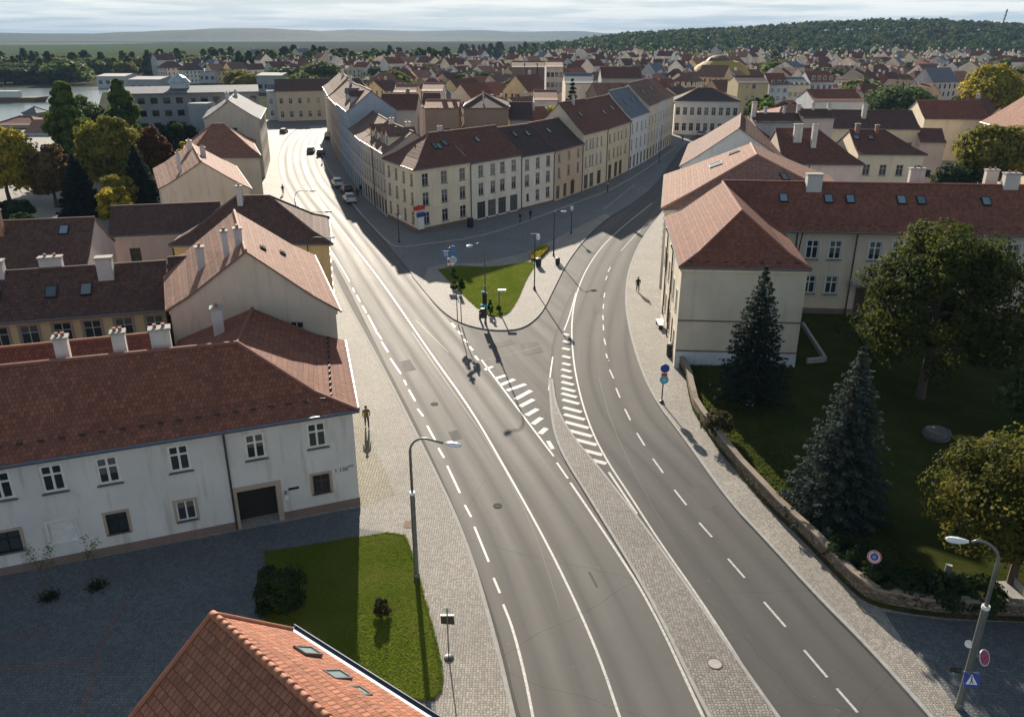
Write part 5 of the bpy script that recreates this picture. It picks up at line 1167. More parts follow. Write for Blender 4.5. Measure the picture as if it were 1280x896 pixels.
MB().box(c0+Vector((0, 0, .45)), .35, .8, .03).build('seat', M_concrete, t); MB().box(c0+Vector((.35, 0, .75)), .03, .8, .22).build('backrest', M_concrete, t)
for s_ in (-.6, .6): MB().box(c0+Vector((0, s_, .22)), .3, .05, .21).build('leg', M_concrete, t)
rw = thing('retaining_wall', 'low grey concrete retaining wall of a sunken area beside the windowless house', 'wall', g(1018, 436)); k_ = [Vector((*G(x, y, GZ), GZ)) for x, y in ((1003, 408), (1031, 452), (1008, 454))]
MB().beam(k_[0]+Vector((0, 0, .2)), k_[1]+Vector((0, 0, .2)), .25, .5).build('long_side', M_concrete, rw); MB().beam(k_[1]+Vector((-.13, 0, .2)), k_[2]+Vector((0, 0, .2)), .25, .49).build('short_side', M_concrete, rw)
# courtyard side: lawn shrubs, saplings
shrub('shrub', 'big dark twiggy shrub in the shaded corner of the near lawn', (*G(354, 762, .16), .16), 1.35, 2.3, 'dark', 46, 110, .1)
shrub('round_shrub', 'small clipped ball-shaped shrub on the sunlit near lawn', (*G(477, 768, .16), .16),   .5, .85, 'bshrub', 30, 110, .06)
for k, (x, y, h_) in enumerate(((62, 748, 3.0), (122, 734, 2.9))):
    bs = (*G(x, y, .124), .124); t = thing('sapling', ['left bare-stemmed sapling with sparse leaves in front of the white house', 'right thin sapling with two stems in front of the white house'][k], 'sapling', bs)
    b = MB(); tip = []; B0 = Vector(bs)
    for s_ in range(2 if k else 1): b.tube([B0+Vector((s_*.3, 0, 0)), B0+Vector((-.1+s_*.35, 0, 1.2)), B0+Vector((-.25+s_*.3, .1, 2.0))], [.035, .028, .02], 5)
    for j in range(9 if k == 0 else 6):
        e = B0+Vector((R.uniform(-1.0, .7) if k == 0 else R.uniform(-.7, .5), R.uniform(-.5, .5), R.uniform(2.1, h_))); b.tube([B0+Vector((-.2, .08, 1.75)), (B0+Vector((-.2, .08, 1.8))).lerp(e, .5)+Vector((0, 0, .1)), e], [.016, .011, .005], 4); tip.append(np.array(e))
    b.build('trunk', M_bark, t)
    pts = np.concatenate([q_+NP.normal(0, .13, (26, 3)) for q_ in tip]); leafmesh('crown', pts, rdirs(len(pts)), .055, NP.uniform(0, 1, len(pts)), [LC['green']], t, bs)
    pts = np.array(bs)+NP.normal(0, .22, (420, 3))*np.array([1, 1, .5])+np.array([0, 0, .15]); pts[:, 2] = np.maximum(pts[:, 2], .14); leafmesh('foliage', pts, rdirs(420), .06, NP.uniform(0, .4, 420), [LC['dark']], t, bs)
for k, (x, y, h_, yo) in enumerate(((572, 402, 5.9, 1.5), (577, 405, 4.9, 0))):
    bs = (*G(x, y, .14), .14); t = thing('columnar_tree', ['taller slender dark tree on two thin stems at the lawn corner', 'shorter slender dark tree beside the taller one at the lawn corner'][k], 'tree', bs)
    pts, nr, va = crown_pts((bs[0]+(-.25 if k == 0 else .1), bs[1], h_-(1.1 if k == 0 else .6)), .42 if k == 0 else .3, 1.15 if k == 0 else .6, 'poplar', 24, 60, .5); leafmesh('crown', pts, nr, .09, va, [LC['dark']], t, bs)
    MB().tube([bs, (bs[0]-.05, bs[1], h_*.5), (bs[0]-(.25 if k == 0 else -.1), bs[1], h_-.8)], [.05, .04, .02], 6).build('trunk', M_bark, t)
fb = P([(664, 326), (675, 324), (687, 311), (682, 309), (673, 310), (663, 319)], .15)
cx_ = np.mean([p[0] for p in fb]); cy_ = np.mean([p[1] for p in fb]); n = 1500
ii = NP.integers(0, len(fb), n); u_ = np.sqrt(NP.uniform(0, 1, n)); v_ = NP.uniform(0, 1, n); fa = np.array(fb); e0 = fa[ii]; e1 = fa[(ii+1) % len(fb)]; xy = np.array([cx_, cy_])+((e0*(1-v_)[:, None]+e1*v_[:, None])-np.array([cx_, cy_]))*u_[:, None]
t = thing('flower_bed', 'bright yellow flower bed at the far tip of the island lawn', 'flower bed', (cx_, cy_, .14))
leafmesh('flowers', np.column_stack([xy, NP.uniform(.25, .5, n)]), np.tile([0, 0, 1.], (n, 1)), .12, NP.uniform(0, 1, n), [leafmat((.30, .26, .01), (.48, .40, .02), (.60, .50, .03))], t, (cx_, cy_, .14)); leafmesh('leaves', np.column_stack([xy, NP.uniform(.12, .35, n)]), np.tile([0, 0, 1.], (n, 1)), .14, NP.uniform(0, 1, n), [LC['green']], t, (cx_, cy_, .14))
# trees left, behind the houses
tree('poplar_tree', 'tall dark green poplar standing highest on the left beside the water', (-84, 157), 19.6, 3.9, 'poplar', 'green', .42, 150, 110, .06, cr=.42)
tree('poplar_tree', 'second dark poplar in front of the grey apartment block corner', (-82.5, 176), 19.2, 3.6, 'poplar', 'green', .42, 110, 100, .06, cr=.42)
tree('broadleaf_tree', 'rounded green tree between the two poplars', (-88, 168), 17.2, 4.9, 'round', 'teal', .42, 110, 90, .1)
tree('broadleaf_tree', 'large golden-olive broad tree in front of the apartment block', (-69.5, 141), 15.0, 5.4, 'round', 'olive', .36, 170, 110, .08)
tree('broadleaf_tree', 'big yellow-green tree cut by the left edge', (-86.5, 138), 13.4, 6.0, 'round', 'yellow', .36, 190, 120, .03)
tree('broadleaf_tree', 'brown-orange autumn tree between the yellow edge tree and the poplar', (-77, 135), 11.2, 3.6, 'round', 'brown', .36, 110, 100, .05)
tree('broadleaf_tree', 'reddish-brown maple beside the grey stair tower', (-65, 149), 12.2, 3.4, 'round', 'rust', .34, 100, 100, .05)
tree('broadleaf_tree', 'tiny yellow tree right of the reddish maple', (-61, 152), 9.0, 1.7, 'poplar', 'yellow', .3, 40, 70, .05, cr=.5)
spruce('spruce_tree', 'dark spruce right of the golden-olive tree, before the beige gable', (-60.5, 131, .1), 10.8, 4.0, 'spruce', 22, .36)
spruce('spruce_tree', 'blackish spruce between poplar foot and golden-olive tree', (-69, 128, .1), 9.8, 3.6, 'spruce', 20, .36)
tree('broadleaf_tree', 'small bright yellow-green tree just behind the dark brown roof', (-59.5, 120), 5.7, 2.6, 'round', 'yellow', .26, 80, 90, .05)
tree('broadleaf_tree', 'mid-sized olive tree directly behind the small bright yellow one', (-61.5, 125), 7.8, 2.6, 'round', 'olive', .3, 80, 90, .05)
tree('broadleaf_tree', 'dark green tree against the grey apartment block wall', (-72, 178), 10.4, 4.4, 'round', 'dark', .4, 80, 90, .05)
tree('broadleaf_tree', 'ivy-dark low tree left of the farthest beige gable', (-67, 170), 7, 3.0, 'round', 'dark', .36, 50, 80, .02)
for k, (x, y, h_, r_, c_) in enumerate(((-86, 118, 5.5, 2.8, 'green'), (-78, 112, 3.5, 2.0, 'olive'), (-69, 111, 4.0, 2.4, 'dark'), (-76, 122, 4, 2.6, 'dark'), (-93, 122, 7, 3.4, 'olive'))):
    tree('bush', ['low green bush at the left edge path', 'small olive bush beside the parking path', 'dark bush by the little shed roof', 'dark bush under the brown autumn tree', 'olive bush below the yellow edge tree'][k], (x, y), h_, r_, 'round', c_, .28, 46, 80, .02, cat='bush')
sheet('path', [(-110, 104), (-72, 104), (-70, 116), (-84, 126), (-100, 133), (-125, 130)], .125, plain('gravel_path', (.30, .26, .20), .95))
# trees on the right and in the town
tree('broadleaf_tree', 'large green courtyard tree between cream house and the ornate yellow house', (80.5, 137), 14.5, 6.3, 'round', 'olive', .36, 150, 110, .06)
tree('broadleaf_tree', 'dark small tree at the left foot of the green courtyard tree', (74, 135), 8, 4.2, 'round', 'dark', .34, 70, 90, .03)
tree('broadleaf_tree', 'broad bright yellow tree standing out over the right rooftops', (138, 243), 20.5, 9.2, 'round', 'yellow', .5, 160, 110, .04)
tree('broadleaf_tree', 'dull olive tree attached to the right of the bright yellow tree', (151, 246), 14, 6.5, 'round', 'olive', .5, 90, 90, .04)
tree('broadleaf_tree', 'dark round tree behind the maroon roofs left of the yellow tree', (106, 214), 12, 4.6, 'round', 'dark', .45, 80, 90, .04)
tree('broadleaf_tree', 'second dark round tree nearer to the bright yellow tree', (113, 216), 13, 4.0, 'round', 'dark', .45, 70, 90, .04)
tree('broadleaf_tree', 'pale green weeping tree spreading behind the dark round trees', (113, 245), 13.5, 10, 'round', 'teal', .5, 100, 90, .02)
spruce('conifer_tree', 'tall dark conifer rising from the middle of the town block', (12.6, 176, .1), 18.6, 3.4, 'spruce', 22, .42)
tree('broadleaf_tree', 'yellow-green tree left of the tall town conifer', (8.5, 182), 13.5, 4.0, 'round', 'yellow', .42, 80, 90, .04)
tree('broadleaf_tree', 'small bright yellow tree right of the conifer foot', (17, 177), 11.6, 1.9, 'round', 'yellow', .36, 40, 80, .04)
for k, (x, y, h_, r_, c_) in enumerate(((64, 214, 14, 4.2, 'green'), (58, 190, 14, 4.2, 'green'), (51, 168, 13, 3.6, 'autumn'), (68, 226, 13, 4.4, 'dark'), (46, 156, 11.5, 3.0, 'autumn'))):
    tree('broadleaf_tree', ['dark tree high on the green slope beside the right street', 'green tree midway on the slope beside the right street', 'orange-green bushy tree low on the slope by the white parapets', 'dark tree below the blank yellow house', 'lowest rusty-green bush tree on the slope above the pale wall'][k], (x, y), h_, r_, 'round', c_, .38, 60, 80, .03)
LC.update(fgreen=leafmat((.075, .11, .035), (.12, .16, .045), (.18, .21, .055)), folive=leafmat((.12, .13, .03), (.19, .18, .04), (.26, .23, .05)), fdark=leafmat((.045, .075, .032), (.07, .105, .04), (.11, .14, .05)), fyellow=leafmat((.17, .15, .03), (.27, .23, .04), (.34, .28, .05)))
def blades(name, poly, n, z, col, ln=.10, inset=0.0):
    tr = tess(poly); ar = []
    for t in tr:
        a, b_, c = [poly[i] for i in t]; ar.append(abs((b_[0]-a[0])*(c[1]-a[1])-(b_[1]-a[1])*(c[0]-a[0]))/2)
    k = NP.choice(len(tr), n, p=np.array(ar)/sum(ar)); r1 = np.sqrt(NP.uniform(0, 1, n)); r2 = NP.uniform(0, 1, n); T = np.array([[poly[i] for i in t] for t in tr])[k]
    xy = T[:, 0]*(1-r1)[:, None]+T[:, 1]*(r1*(1-r2))[:, None]+T[:, 2]*(r1*r2)[:, None]; m = n//8
    e = NP.integers(0, len(poly), m); pa = np.array(poly)[e]; pb = np.array(poly)[(e+1) % len(poly)]; f = NP.uniform(0, 1, (m, 1)); xy[:m] = pa+(pb-pa)*f+NP.normal(0, .05, (m, 2))
    pts = np.column_stack([xy, np.full(n, z+ln*.35)]); va = np.array([.5+.5*mn.noise(Vector((p[0]*.5, p[1]*.5, 1.7))) for p in xy]); va = np.clip(va+NP.normal(0, .18, n), 0, 1)
    tag(leafmesh(name, pts, np.column_stack([NP.normal(size=(n, 2)), np.full(n, .25)]), ln, va, [col], None, (0, 0, 0), asp=.28), None, None, None, 'stuff')
from mathutils import noise as mn
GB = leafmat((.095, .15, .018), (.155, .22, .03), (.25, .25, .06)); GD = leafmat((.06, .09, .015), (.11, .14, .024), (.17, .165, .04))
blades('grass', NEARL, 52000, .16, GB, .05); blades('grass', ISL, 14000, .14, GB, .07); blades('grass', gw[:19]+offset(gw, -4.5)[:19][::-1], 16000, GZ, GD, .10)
# far trees: one mesh of each kind, copied
def far_proto(kind, col, h, rx, seed):
    pts, nr, va = crown_pts((0, 0, h*.52), rx*1.15, h*.5, kind, 44, 60, .42); tr = MB().tube([(0, 0, 0), (0, 0, h*.5)], [.5, .2], 5)
    o = leafmesh('far_tree', pts, nr, .95, va, [LC[col], M_bark], None, (0, 0, 0), extra=tr); me = o.data; bpy.data.objects.remove(o); return me
FP = [('green poplar', far_proto('poplar', 'fgreen', 17, 3.6, 1)), ('round olive tree', far_proto('round', 'folive', 11.5, 6, 2)), ('dark green poplar', far_proto('poplar', 'fdark', 18, 3.3, 3)), ('round green tree', far_proto('round', 'fgreen', 12.5, 6.2, 4)),
      ('yellow round tree', far_proto('round', 'fyellow', 10.5, 5.5, 5)), ('dark round tree', far_proto('round', 'fdark', 12, 6, 6))]
BELTS = [(330, 640, 330, 520, 10, 'among the rooftops behind the main road', (1, 3, 5)), (640, 1280, 330, 560, 18, 'among the rooftops right of the conifer', (1, 3, 5, 4)), (0, 100, 500, 560, 16, 'on the far river bank', (3, 1, 0, 5)), (-40, 160, 560, 700, 30, 'beyond the far river bank', (0, 3, 2, 1)), (160, 360, 600, 760, 46, 'in the belt left of the main road end', (0, 3, 2, 1, 5)), (355, 560, 660, 800, 72, 'in the tall belt beyond the main road', (0, 2, 2, 0, 3)),
         (560, 580, 760, 800, 4, 'beside the bright green field', (1, 5)), (575, 690, 1100, 1250, 16, 'in the row behind the green field', (0, 2, 2)), (690, 780, 900, 1150, 10, 'in front of the wooded hills', (3, 5, 1)), (280, 330, 440, 500, 5, 'right of the storage hall', (4, 1)),
         (780, 960, 700, 950, 20, 'at the foot of the right wooded hill', (3, 1, 4, 5)), (960, 1130, 560, 820, 26, 'below the wooded hill on the right', (1, 3, 4, 0)), (1130, 1290, 520, 800, 16, 'in the right far town', (3, 1, 5))]
nfar = 0
for xa, xb, Ya, Yb, n, where, kinds in BELTS:
    for i in range(n):
        Y = R.uniform(Ya, Yb); x = xa+(xb-xa)*(i+R.random())/n; X = (x-640)/F*Y*1.0/ (cT+.38*sT)*1.02
        X = (x-640)/F*(Y/1.066); k = R.choice(kinds)
        o = link('far_tree', FP[k][1], None, Vector((X, Y, -.16))); s_ = R.uniform(.75, 1.1); w_ = R.uniform(1.2, 1.9); o.scale = (s_*w_, s_*w_, s_); o.rotation_euler = (0, 0, R.uniform(0, 6.28))
        tag(o, f'{FP[k][0]} {where}', 'tree', f'trees {where}'); nfar += 1
P_, N_, V_ = [], [], []
for k in range(330):
    Y = R.uniform(430, 980); X = R.uniform(-.16 if Y < 560 else -.42, .66)*Y; m = 30; d = rdirs(m); d[:, 2] = np.abs(d[:, 2])*1.0; rr = R.uniform(2.6, 5.5); hh_ = R.uniform(6, 12)
    P_.append(np.array([X, Y, hh_-rr])+d*np.array([rr, rr, rr*1.2])*NP.uniform(.7, 1, (m, 1))); N_.append(d); V_.append(np.clip(NP.normal(R.choice((.1, .3, .5, .9)), .12, m), 0, 1))
tag(leafmesh('distant_trees', np.concatenate(P_), np.concatenate(N_), 1.7, np.concatenate(V_), [leafmat((.035, .06, .025), (.08, .11, .035), (.20, .18, .04))]), 'scattered small garden trees between the far roofs', 'trees', None, 'stuff')
# wooded hill on the right, blue hills on the horizon
def hillmesh(name, x0, x1, y0, y1, hf, nx, ny, mat):
    me = bpy.data.meshes.new(name); V = []; 
    for j in range(ny+1):
        for i in range(nx+1):
            x = x0+(x1-x0)*i/nx; y = y0+(y1-y0)*j/ny; V.append((x, y, hf(x, y)))
    Fc = [(j*(nx+1)+i, j*(nx+1)+i+1, (j+1)*(nx+1)+i+1, (j+1)*(nx+1)+i) for j in range(ny) for i in range(nx)]
    me.from_pydata(V, [], Fc); me.materials.append(mat); me.polygons.foreach_set('use_smooth', [True]*len(Fc)); me.update()
    return tag(link(name, me), kind='structure')
def profile(pts):
    def f(x):
        if x <= pts[0][0]: return pts[0][1]
        for a, c in zip(pts, pts[1:]):
            if x <= c[0]: t_ = (x-a[0])/(c[0]-a[0]); t_ = t_*t_*(3-2*t_); return a[1]+(c[1]-a[1])*t_
        return pts[-1][1]
    return f
from mathutils import noise as mn
def hill_f(pxpts, Yc, half, amp):
    """ridge line given as points of its skyline seen at distance Yc"""
    pr = profile(pxpts)
    def f(x, y):
        px_ = 640+F*x/(Yc/1.066*1.0); row = pr(px_); top = D(px_, row, Yc)[2]
        t_ = abs(y-Yc)/half; k = max(0, math.cos(min(1, t_)*math.pi/2))**1.3
        return max(0, top)*k*(1+amp*(mn.noise(Vector((x/380, y/380, 3.3)))))-.3
    return f
def wood_mat(a, c):
    s = NT('wooded_hillside'); o = s.obj(); n = s.noise(o, .012, 6, .7); s.bump(s.noise(o, .05, 4), 1, 8)
    return s.set(Base_Color=s.mix(s.rng(n, .4, .6), a, c), Roughness=.95, Specular_IOR_Level=0.05)
WM = wood_mat((.022, .036, .016), (.045, .062, .022))
h1 = hill_f([(620, 74), (700, 64), (760, 56), (800, 51), (860, 48), (900, 47), (960, 43), (1010, 39), (1080, 36), (1130, 35), (1180, 38), (1230, 41), (1300, 43), (1500, 48)], 1500, 520, .04)
hillmesh('hill', -40, 1600, 960, 2100, h1, 80, 40, WM)
rows = [(0, 41), (60, 42), (130, 42), (180, 40), (240, 38), (290, 35.5), (330, 35), (380, 37.5), (430, 42), (480, 44), (560, 47), (640, 49), (800, 52)]
hillmesh('hills', -4200, 1200, 4300, 6700, hill_f([(-300, 42)]+rows, 5500, 1100, .03), 140, 16, wood_mat((.03, .045, .025), (.06, .075, .035)))
hillmesh('hills', -4000, 4500, 6900, 10500, hill_f([(-200, 46), (300, 46), (400, 39), (450, 37), (520, 39), (600, 38), (640, 40), (720, 39), (760, 42), (840, 43), (900, 45), (1400, 46)], 8500, 1500, .03), 120, 14, wood_mat((.03, .045, .025), (.06, .075, .035)))
hillmesh('hills', -2900, -500, 2700, 3700, hill_f([(-200, 53), (0, 53), (100, 54), (200, 55), (260, 57), (400, 58), (560, 58)], 3200, 480, .05), 90, 12, wood_mat((.035, .055, .028), (.07, .09, .04)))
P_, N_, V_ = [], [], []
for k in range(3600):
    Y = R.uniform(980, 1640); x = R.uniform(660, 1340); X = (x-640)/F*Y/1.066; z = h1(X, Y)
    if z < .5 and R.random() < .7: continue
    if z < 6 and R.random() < .35: continue
    m = 26; d = rdirs(m); d[:, 2] = np.abs(d[:, 2]); rr = R.uniform(3.5, 6.5); hh_ = R.uniform(9, 17)
    P_.append(np.array([X, Y, z+hh_-rr])+d*np.array([rr, rr, rr*1.25])*NP.uniform(.7, 1, (m, 1))); N_.append(d); V_.append(np.clip(NP.normal(R.choice((.15, .35, .5, .8)), .12, m), 0, 1))
o = leafmesh('forest', np.concatenate(P_), np.concatenate(N_), 2.1, np.concatenate(V_), [leafmat((.02, .045, .018), (.045, .078, .026), (.11, .12, .03))])
tag(o, 'dense mixed forest covering the hill on the right horizon', 'forest', None, 'stuff')
for k, (x, y, Y, h_) in enumerate(((1044, 34, 1500, 12), (1250, 39, 1480, 34))):
    p = D(x, y, Y); t = thing('radio_mast', ['thin short mast on the wooded hill', 'tall slightly leaning lattice mast on the right end of the wooded hill'][k], 'mast', p)
    b = MB(); ln = 5 if k else 0; b.tube([(p[0], p[1], p[2]-8), (p[0]+ln, p[1], p[2]+h_)], [.7, .35] if k == 0 else [1.3, 1.3], 5)
    for j in range(5 if k else 1): b.box((p[0]+ln*(j+1)/6, p[1], p[2]+h_*(j+1)/5.5), 1.9 if k else .8, 1.9 if k else .8, .35)
    b.build('lattice_pole', M_darkpole, t)
# ------------------------------------------------------------------ orange-tiled roof in the foreground
P0 = (-9.85, 21.24, 9.4); rd = (.735, -.678); LL = 15.0
P1 = (P0[0]+rd[0]*LL, P0[1]+rd[1]*LL, 9.4); E0 = (-7.91, 23.04, 7.2); E1 = (E0[0]+.80*LL, E0[1]-.60*LL, 7.2); K0 = (-11.95, 19.0, 7.2); K1 = (K0[0]+rd[0]*LL, K0[1]+rd[1]*LL, 7.2)
RH = thing('tiled_house', 'foreground house with orange clay-tile roof and three roof windows at the bottom edge', 'house', (P0[0], P0[1], 0))
roofmesh([[E1, E0, P0, P1], [K0, K1, P1, P0]], T_orange, RH, .16)
b = MB(); n = 44; pts = []; rs = []
for i in range(n):
    for f, r_ in ((0, .125), (.55, .14), (.93, .165), (.96, .125)): pts.append(Vector(P0).lerp(Vector(P1), (i+f)/n)+Vector((0, 0, .02))); rs.append(r_)
b.tube(pts, rs, 10); b.build('ridge_tiles', RIDGE[T_orange.name], RH, smooth=True)
b = MB()
for a, c in ((P0, E0), (P0, K0)):
    b.tube([Vector(a)+Vector((0, 0, .02)), Vector(c)+Vector((0, 0, .02))], .09, 8)
b.build('verge_tiles', RIDGE[T_orange.name], RH)
ed = Vector((.80, -.60, 0)); en = Vector((.60, .80, 0))
g0 = Vector(E0)+en*.10; g1 = Vector(E1)+en*.10
b = MB(); b.beam(g0-ed*.1+Vector((0, 0, -.02)), g1+Vector((0, 0, -.02)), .16, .03).beam(g0-ed*.1+en*.09+Vector((0, 0, .03)), g1+en*.09+Vector((0, 0, .03)), .03, .12).build('gutter', plain('slate_gutter', (.10, .13, .18), .4, .4), RH)
MB().beam(g0+Vector((0, 0, .028))-en*.11, g1+Vector((0, 0, .028))-en*.11, .12, .012).build('eaves_flashing', plain('flashing', (.55, .57, .60), .4, .3), RH)
q = [Vector(E0)-en*.5+ed*.3, Vector(E1)-en*.5, Vector(K1)+en*.5, Vector(K0)+en*.5+Vector((*rd, 0))*.3]; q = [(p.x, p.y) for p in q][::-1]
b = MB()
for i in range(4): wall(b, q[i], q[(i+1) % 4], 0, 7.15, [])
i_ = [i for i in range(4) if abs(math.dist(q[i], q[(i+1) % 4])) < 6 and q[i][0] < -5 and q[(i+1) % 4][0] < -5][0]; m = lerp(q[i_], q[(i_+1) % 4], .5)
b.poly([(*q[i_], 7.15), (*q[(i_+1) % 4], 7.15), (m[0], m[1], 9.25)]); b.build('wall', W_cream, RH)
def plane_uv(sl, x, y):
    e0, e1, r1, r0 = [Vector(p) for p in sl]; nrm = (e1-e0).cross(r0-e0); a, b_, d = ray(x, y); dv = Vector((a, b_, d)); o = Vector((0, 0, H))
    p = o+dv*((e0-o).dot(nrm)/dv.dot(nrm)); X = (e1-e0); u = (p-e0).dot(X)/X.length_squared; up = (r0-e0)-X*((r0-e0).dot(X)/X.length_squared); v = (p-e0).dot(up)/up.length_squared
    return u, v
for x, y in ((388, 826), (425, 857), (450, 879)):
    u, v = plane_uv((E1, E0, P0, P1), x, y); skylight(RH, (E1, E0, (P0[0], P0[1], 9.4), (P1[0], P1[1], 9.4)), u, v, .62, .85, fm=plain('skylight_frame', (.13, .13, .13), .4, .3))
# ------------------------------------------------------------------ street lamps
def lamp(label, base, h, head, name='street_lamp', lower=3.0, r=.09, mat=None, group=None, ring=True, bend=.9, hs=.42):
    base = Vector(base); head = Vector(head); t = thing(name, label, 'street lamp', base, group); m = mat or M_pole
    ar = head-base; ar.z = 0; L = ar.length; ar.normalize(); zt = head.z
    MB().lathe(base, [(r*1.9, 0), (r*1.9, .22), (r*1.45, .3), (r*1.4, lower-.1), (r*1.0, lower)], 10).build('pole_base', m, t, smooth=False)
    b = MB(); pts = [base+Vector((0, 0, lower))]; k = min(bend, L*.8)
    pts.append(base+Vector((0, 0, zt-k)))
    for i in range(1, 7):
        a = i/6*math.pi/2; pts.append(base+Vector((0, 0, zt-k))+ar*(k*(1-math.cos(a)))+Vector((0, 0, k*math.sin(a))))
    pts.append(head-ar*hs*.8); b.tube(pts, [r*.8]*2+[r*.62]*7, 8); b.build('pole', m, t, smooth=True)
    if ring: MB().tube([base+Vector((0, 0, lower-.02)), base+Vector((0, 0, lower+.12))], r*1.6, 10).build('collar', M_signw, t)
    hb_ = MB(); sx = Vector((-ar.y, ar.x, 0))
    prof = [(-.9, .25, .06), (-.55, .55, .10), (0, 1, .13), (.6, .95, .13), (1.0, .55, .09), (1.12, .1, .02)]
    rings = []
    for f, wv, hv in prof:
        c = head+ar*(f*hs*1.0+.15); rings.append([c+sx*(hs*.42*wv*math.cos(a))+Vector((0, 0, hv*1.0*math.sin(a))) for a in [j*math.pi/5 for j in range(10)]])
    for p_, q_ in zip(rings, rings[1:]):
        for j in range(10): hb_.poly([p_[j], p_[(j+1) % 10], q_[(j+1) % 10], q_[j]])
    hb_.poly(rings[0][::-1]); hb_.poly(rings[-1]); hb_.build('lamp_head', M_lampglass, t)
    return t
gz = lambda x, y, z=.12: (*G(x, y, z), z)
def at_head(x, y, z): return (*G(x, y, z), z)
lamp('curved grey street lamp on the left pavement beside the near lawn', gz(521, 722), 8.5, at_head(562, 555, 8.5), lower=5.2)
lampR = lamp('tall leaning-looking lamp post with signs at the lower right corner', gz(1198, 884), 8.5, at_head(1203, 676, 8.4), lower=5.3, r=.1)
lamp('slim lamp with arm pointing left in the middle of the traffic island', gz(607, 405, .1), 8.6, at_head(589, 307, 8.45), lower=4, r=.07, ring=False, bend=.8, hs=.4)
lamp('lamp with short white arm beside the flower bed on the island edge', gz(692, 320, .1), 6, at_head(703, 264.5, 5.9), lower=2.5, r=.07, mat=M_darkpole, ring=False, bend=.3, hs=.4)
for k, (x, y, hx_, hy_, z) in enumerate(((379, 268, 389, 239, 8.0), (386, 290, 408, 265, 8.0), (395, 320, 411, 297, 8.0))):
    hd = at_head(hx_, hy_, z); ex = (2.2, 3.0, 2.2)[k]
    lamp(['farthest of three arm lamps along the left pavement of the main road', 'long-armed lamp, middle one beside the dark hipped roof', 'nearest of three arm lamps, half hidden by the hipped roof eaves'][k], (hd[0]-ex*.95, hd[1]-ex*.3, .12), 8, hd, lower=3, r=.07, ring=False, group=None, mat=M_darkpole)
def post_lamp(label, base, h, side, boxes):
    base = Vector(base); t = thing('street_lamp', label, 'street lamp', base); MB().lathe(base, [(.16, 0), (.14, .3), (.07, .4), (.055, h)], 8).build('pole', M_darkpole, t)
    MB().beam(base+Vector((-.5, 0, h-.05)), base+Vector((.5, 0, h-.05)), .06, .06).build('cross_arm', M_darkpole, t)
    MB().lathe(base+Vector((side*.35, 0, h-.75)), [(.10, 0), (.22, .15), (.24, .5), (.12, .62)], 8).build('lantern', M_lampglass, t)
    return t
post_lamp('dark lamp post with hanging lantern right beside the island lawn', gz(668, 362, .1), 6.5, 1, 0)
post_lamp('dark lamp post with round lantern farthest along the island kerb', gz(714, 292, .1), 4.1, 0, 0)
post_lamp('dark post lamp on the shaded square near the corner house', gz(499, 303, .2), 4.0, 1, 0)
post_lamp('tall dark lamp mast on the shaded pavement of the right street row', gz(824, 203, .2), 8.0, -1, 0)
# ------------------------------------------------------------------ traffic signs
def plate(par, name, c, r, N, mats, kind='disc', w=.6, h=.6, th=.03):
    """flat sign with coloured face towards N"""
    c = Vector(c); N = Vector(N).normalized(); X = Vector((0, 0, 1)).cross(N).normalized(); U = N.cross(X); b = MB()
    if kind == 'disc':
        b.disc(c, r, N, th, 24, 0)
        for i, (rr, m) in enumerate(mats[1:]): b.disc(c+N*(th/2+.004*(i+1)), r*rr, N, .006, 24, i+1)
        return b.build(name, [mats[0]]+[m for _, m in mats[1:]], par)
    b.box(c, w/2, th/2, h/2, X, -N, U, 0)
    for i, (kx, kz, m) in enumerate(mats[1:]): b.box(c+N*(th/2+.003*(i+1)), w/2*kx, .003, h/2*kz, X, -N, U, i+1)
    return b.build(name, [mats[0]]+[m for *_, m in mats[1:]], par)
M_back = plain('sign_back', (.22, .23, .24), .5, .4)
# no-stopping sign at the wall bend
bs = Vector(gz(1084, 737)); t = thing('traffic_sign', 'round red and blue no-stopping sign on thin post at the stone wall bend', 'traffic sign', bs)
MB().tube([bs, bs+Vector((0, 0, 2.35))], .032, 8).build('post', M_pole, t); Nn = Vector((-.35, -.8, .35))
pl = plate(t, 'sign_plate', bs+Vector((0, -.04, 2.1)), .34, Nn, [M_back, (.99, plain('sign_pinkwhite', (.72, .55, .55), .4)), (.93, M_red), (.80, plain('sign_pinkwhite', (.72, .55, .55), .4)), (.58, M_blue), (.26, plain('sign_dull_blue', (.22, .28, .36), .4))])
def cross(par, c, r, N, m, w=.09, one=False):
    c = Vector(c); N = Vector(N).normalized(); X = Vector((0, 0, 1)).cross(N).normalized(); U = N.cross(X); b = MB()
    for s_ in ((1,) if one else (1, -1)): d = (X+U*s_).normalized(); b.beam(c-d*r, c+d*r, w, .006, up=N)
    o = b.build('sign_cross', m, par); return o
# signs on the right lamp post
lb = Vector(gz(1198, 884)); t = thing('traffic_sign', 'round no-parking sign clamped to the lower right lamp post, red slash on blue', 'traffic sign', lb+Vector((.35, 0, 2.9)))
Nn = Vector((.45, -.75, .45)); c = lb+Vector((.42, -.12, 2.85)); plate(t, 'sign_plate', c, .34, Nn, [M_back, (.99, M_signw), (.90, M_red), (.66, M_blue)]); cross(t, c+Nn.normalized()*.03, .24, Nn, M_red, .1)
MB().beam(lb+Vector((.05, 0, 2.85)), c, .05, .05).build('clamp', M_pole, t)
t = thing('traffic_sign', 'blue square pedestrian-crossing sign on the lower right lamp post', 'traffic sign', lb+Vector((0, -.2, 1.8)))
Nn = Vector((-.1, -.8, .3)); c = lb+Vector((.08, -.2, 1.75)); plate(t, 'sign_plate', c, 0, Nn, [M_back, (1, 1, M_blue)], 'rect', .62, .62)
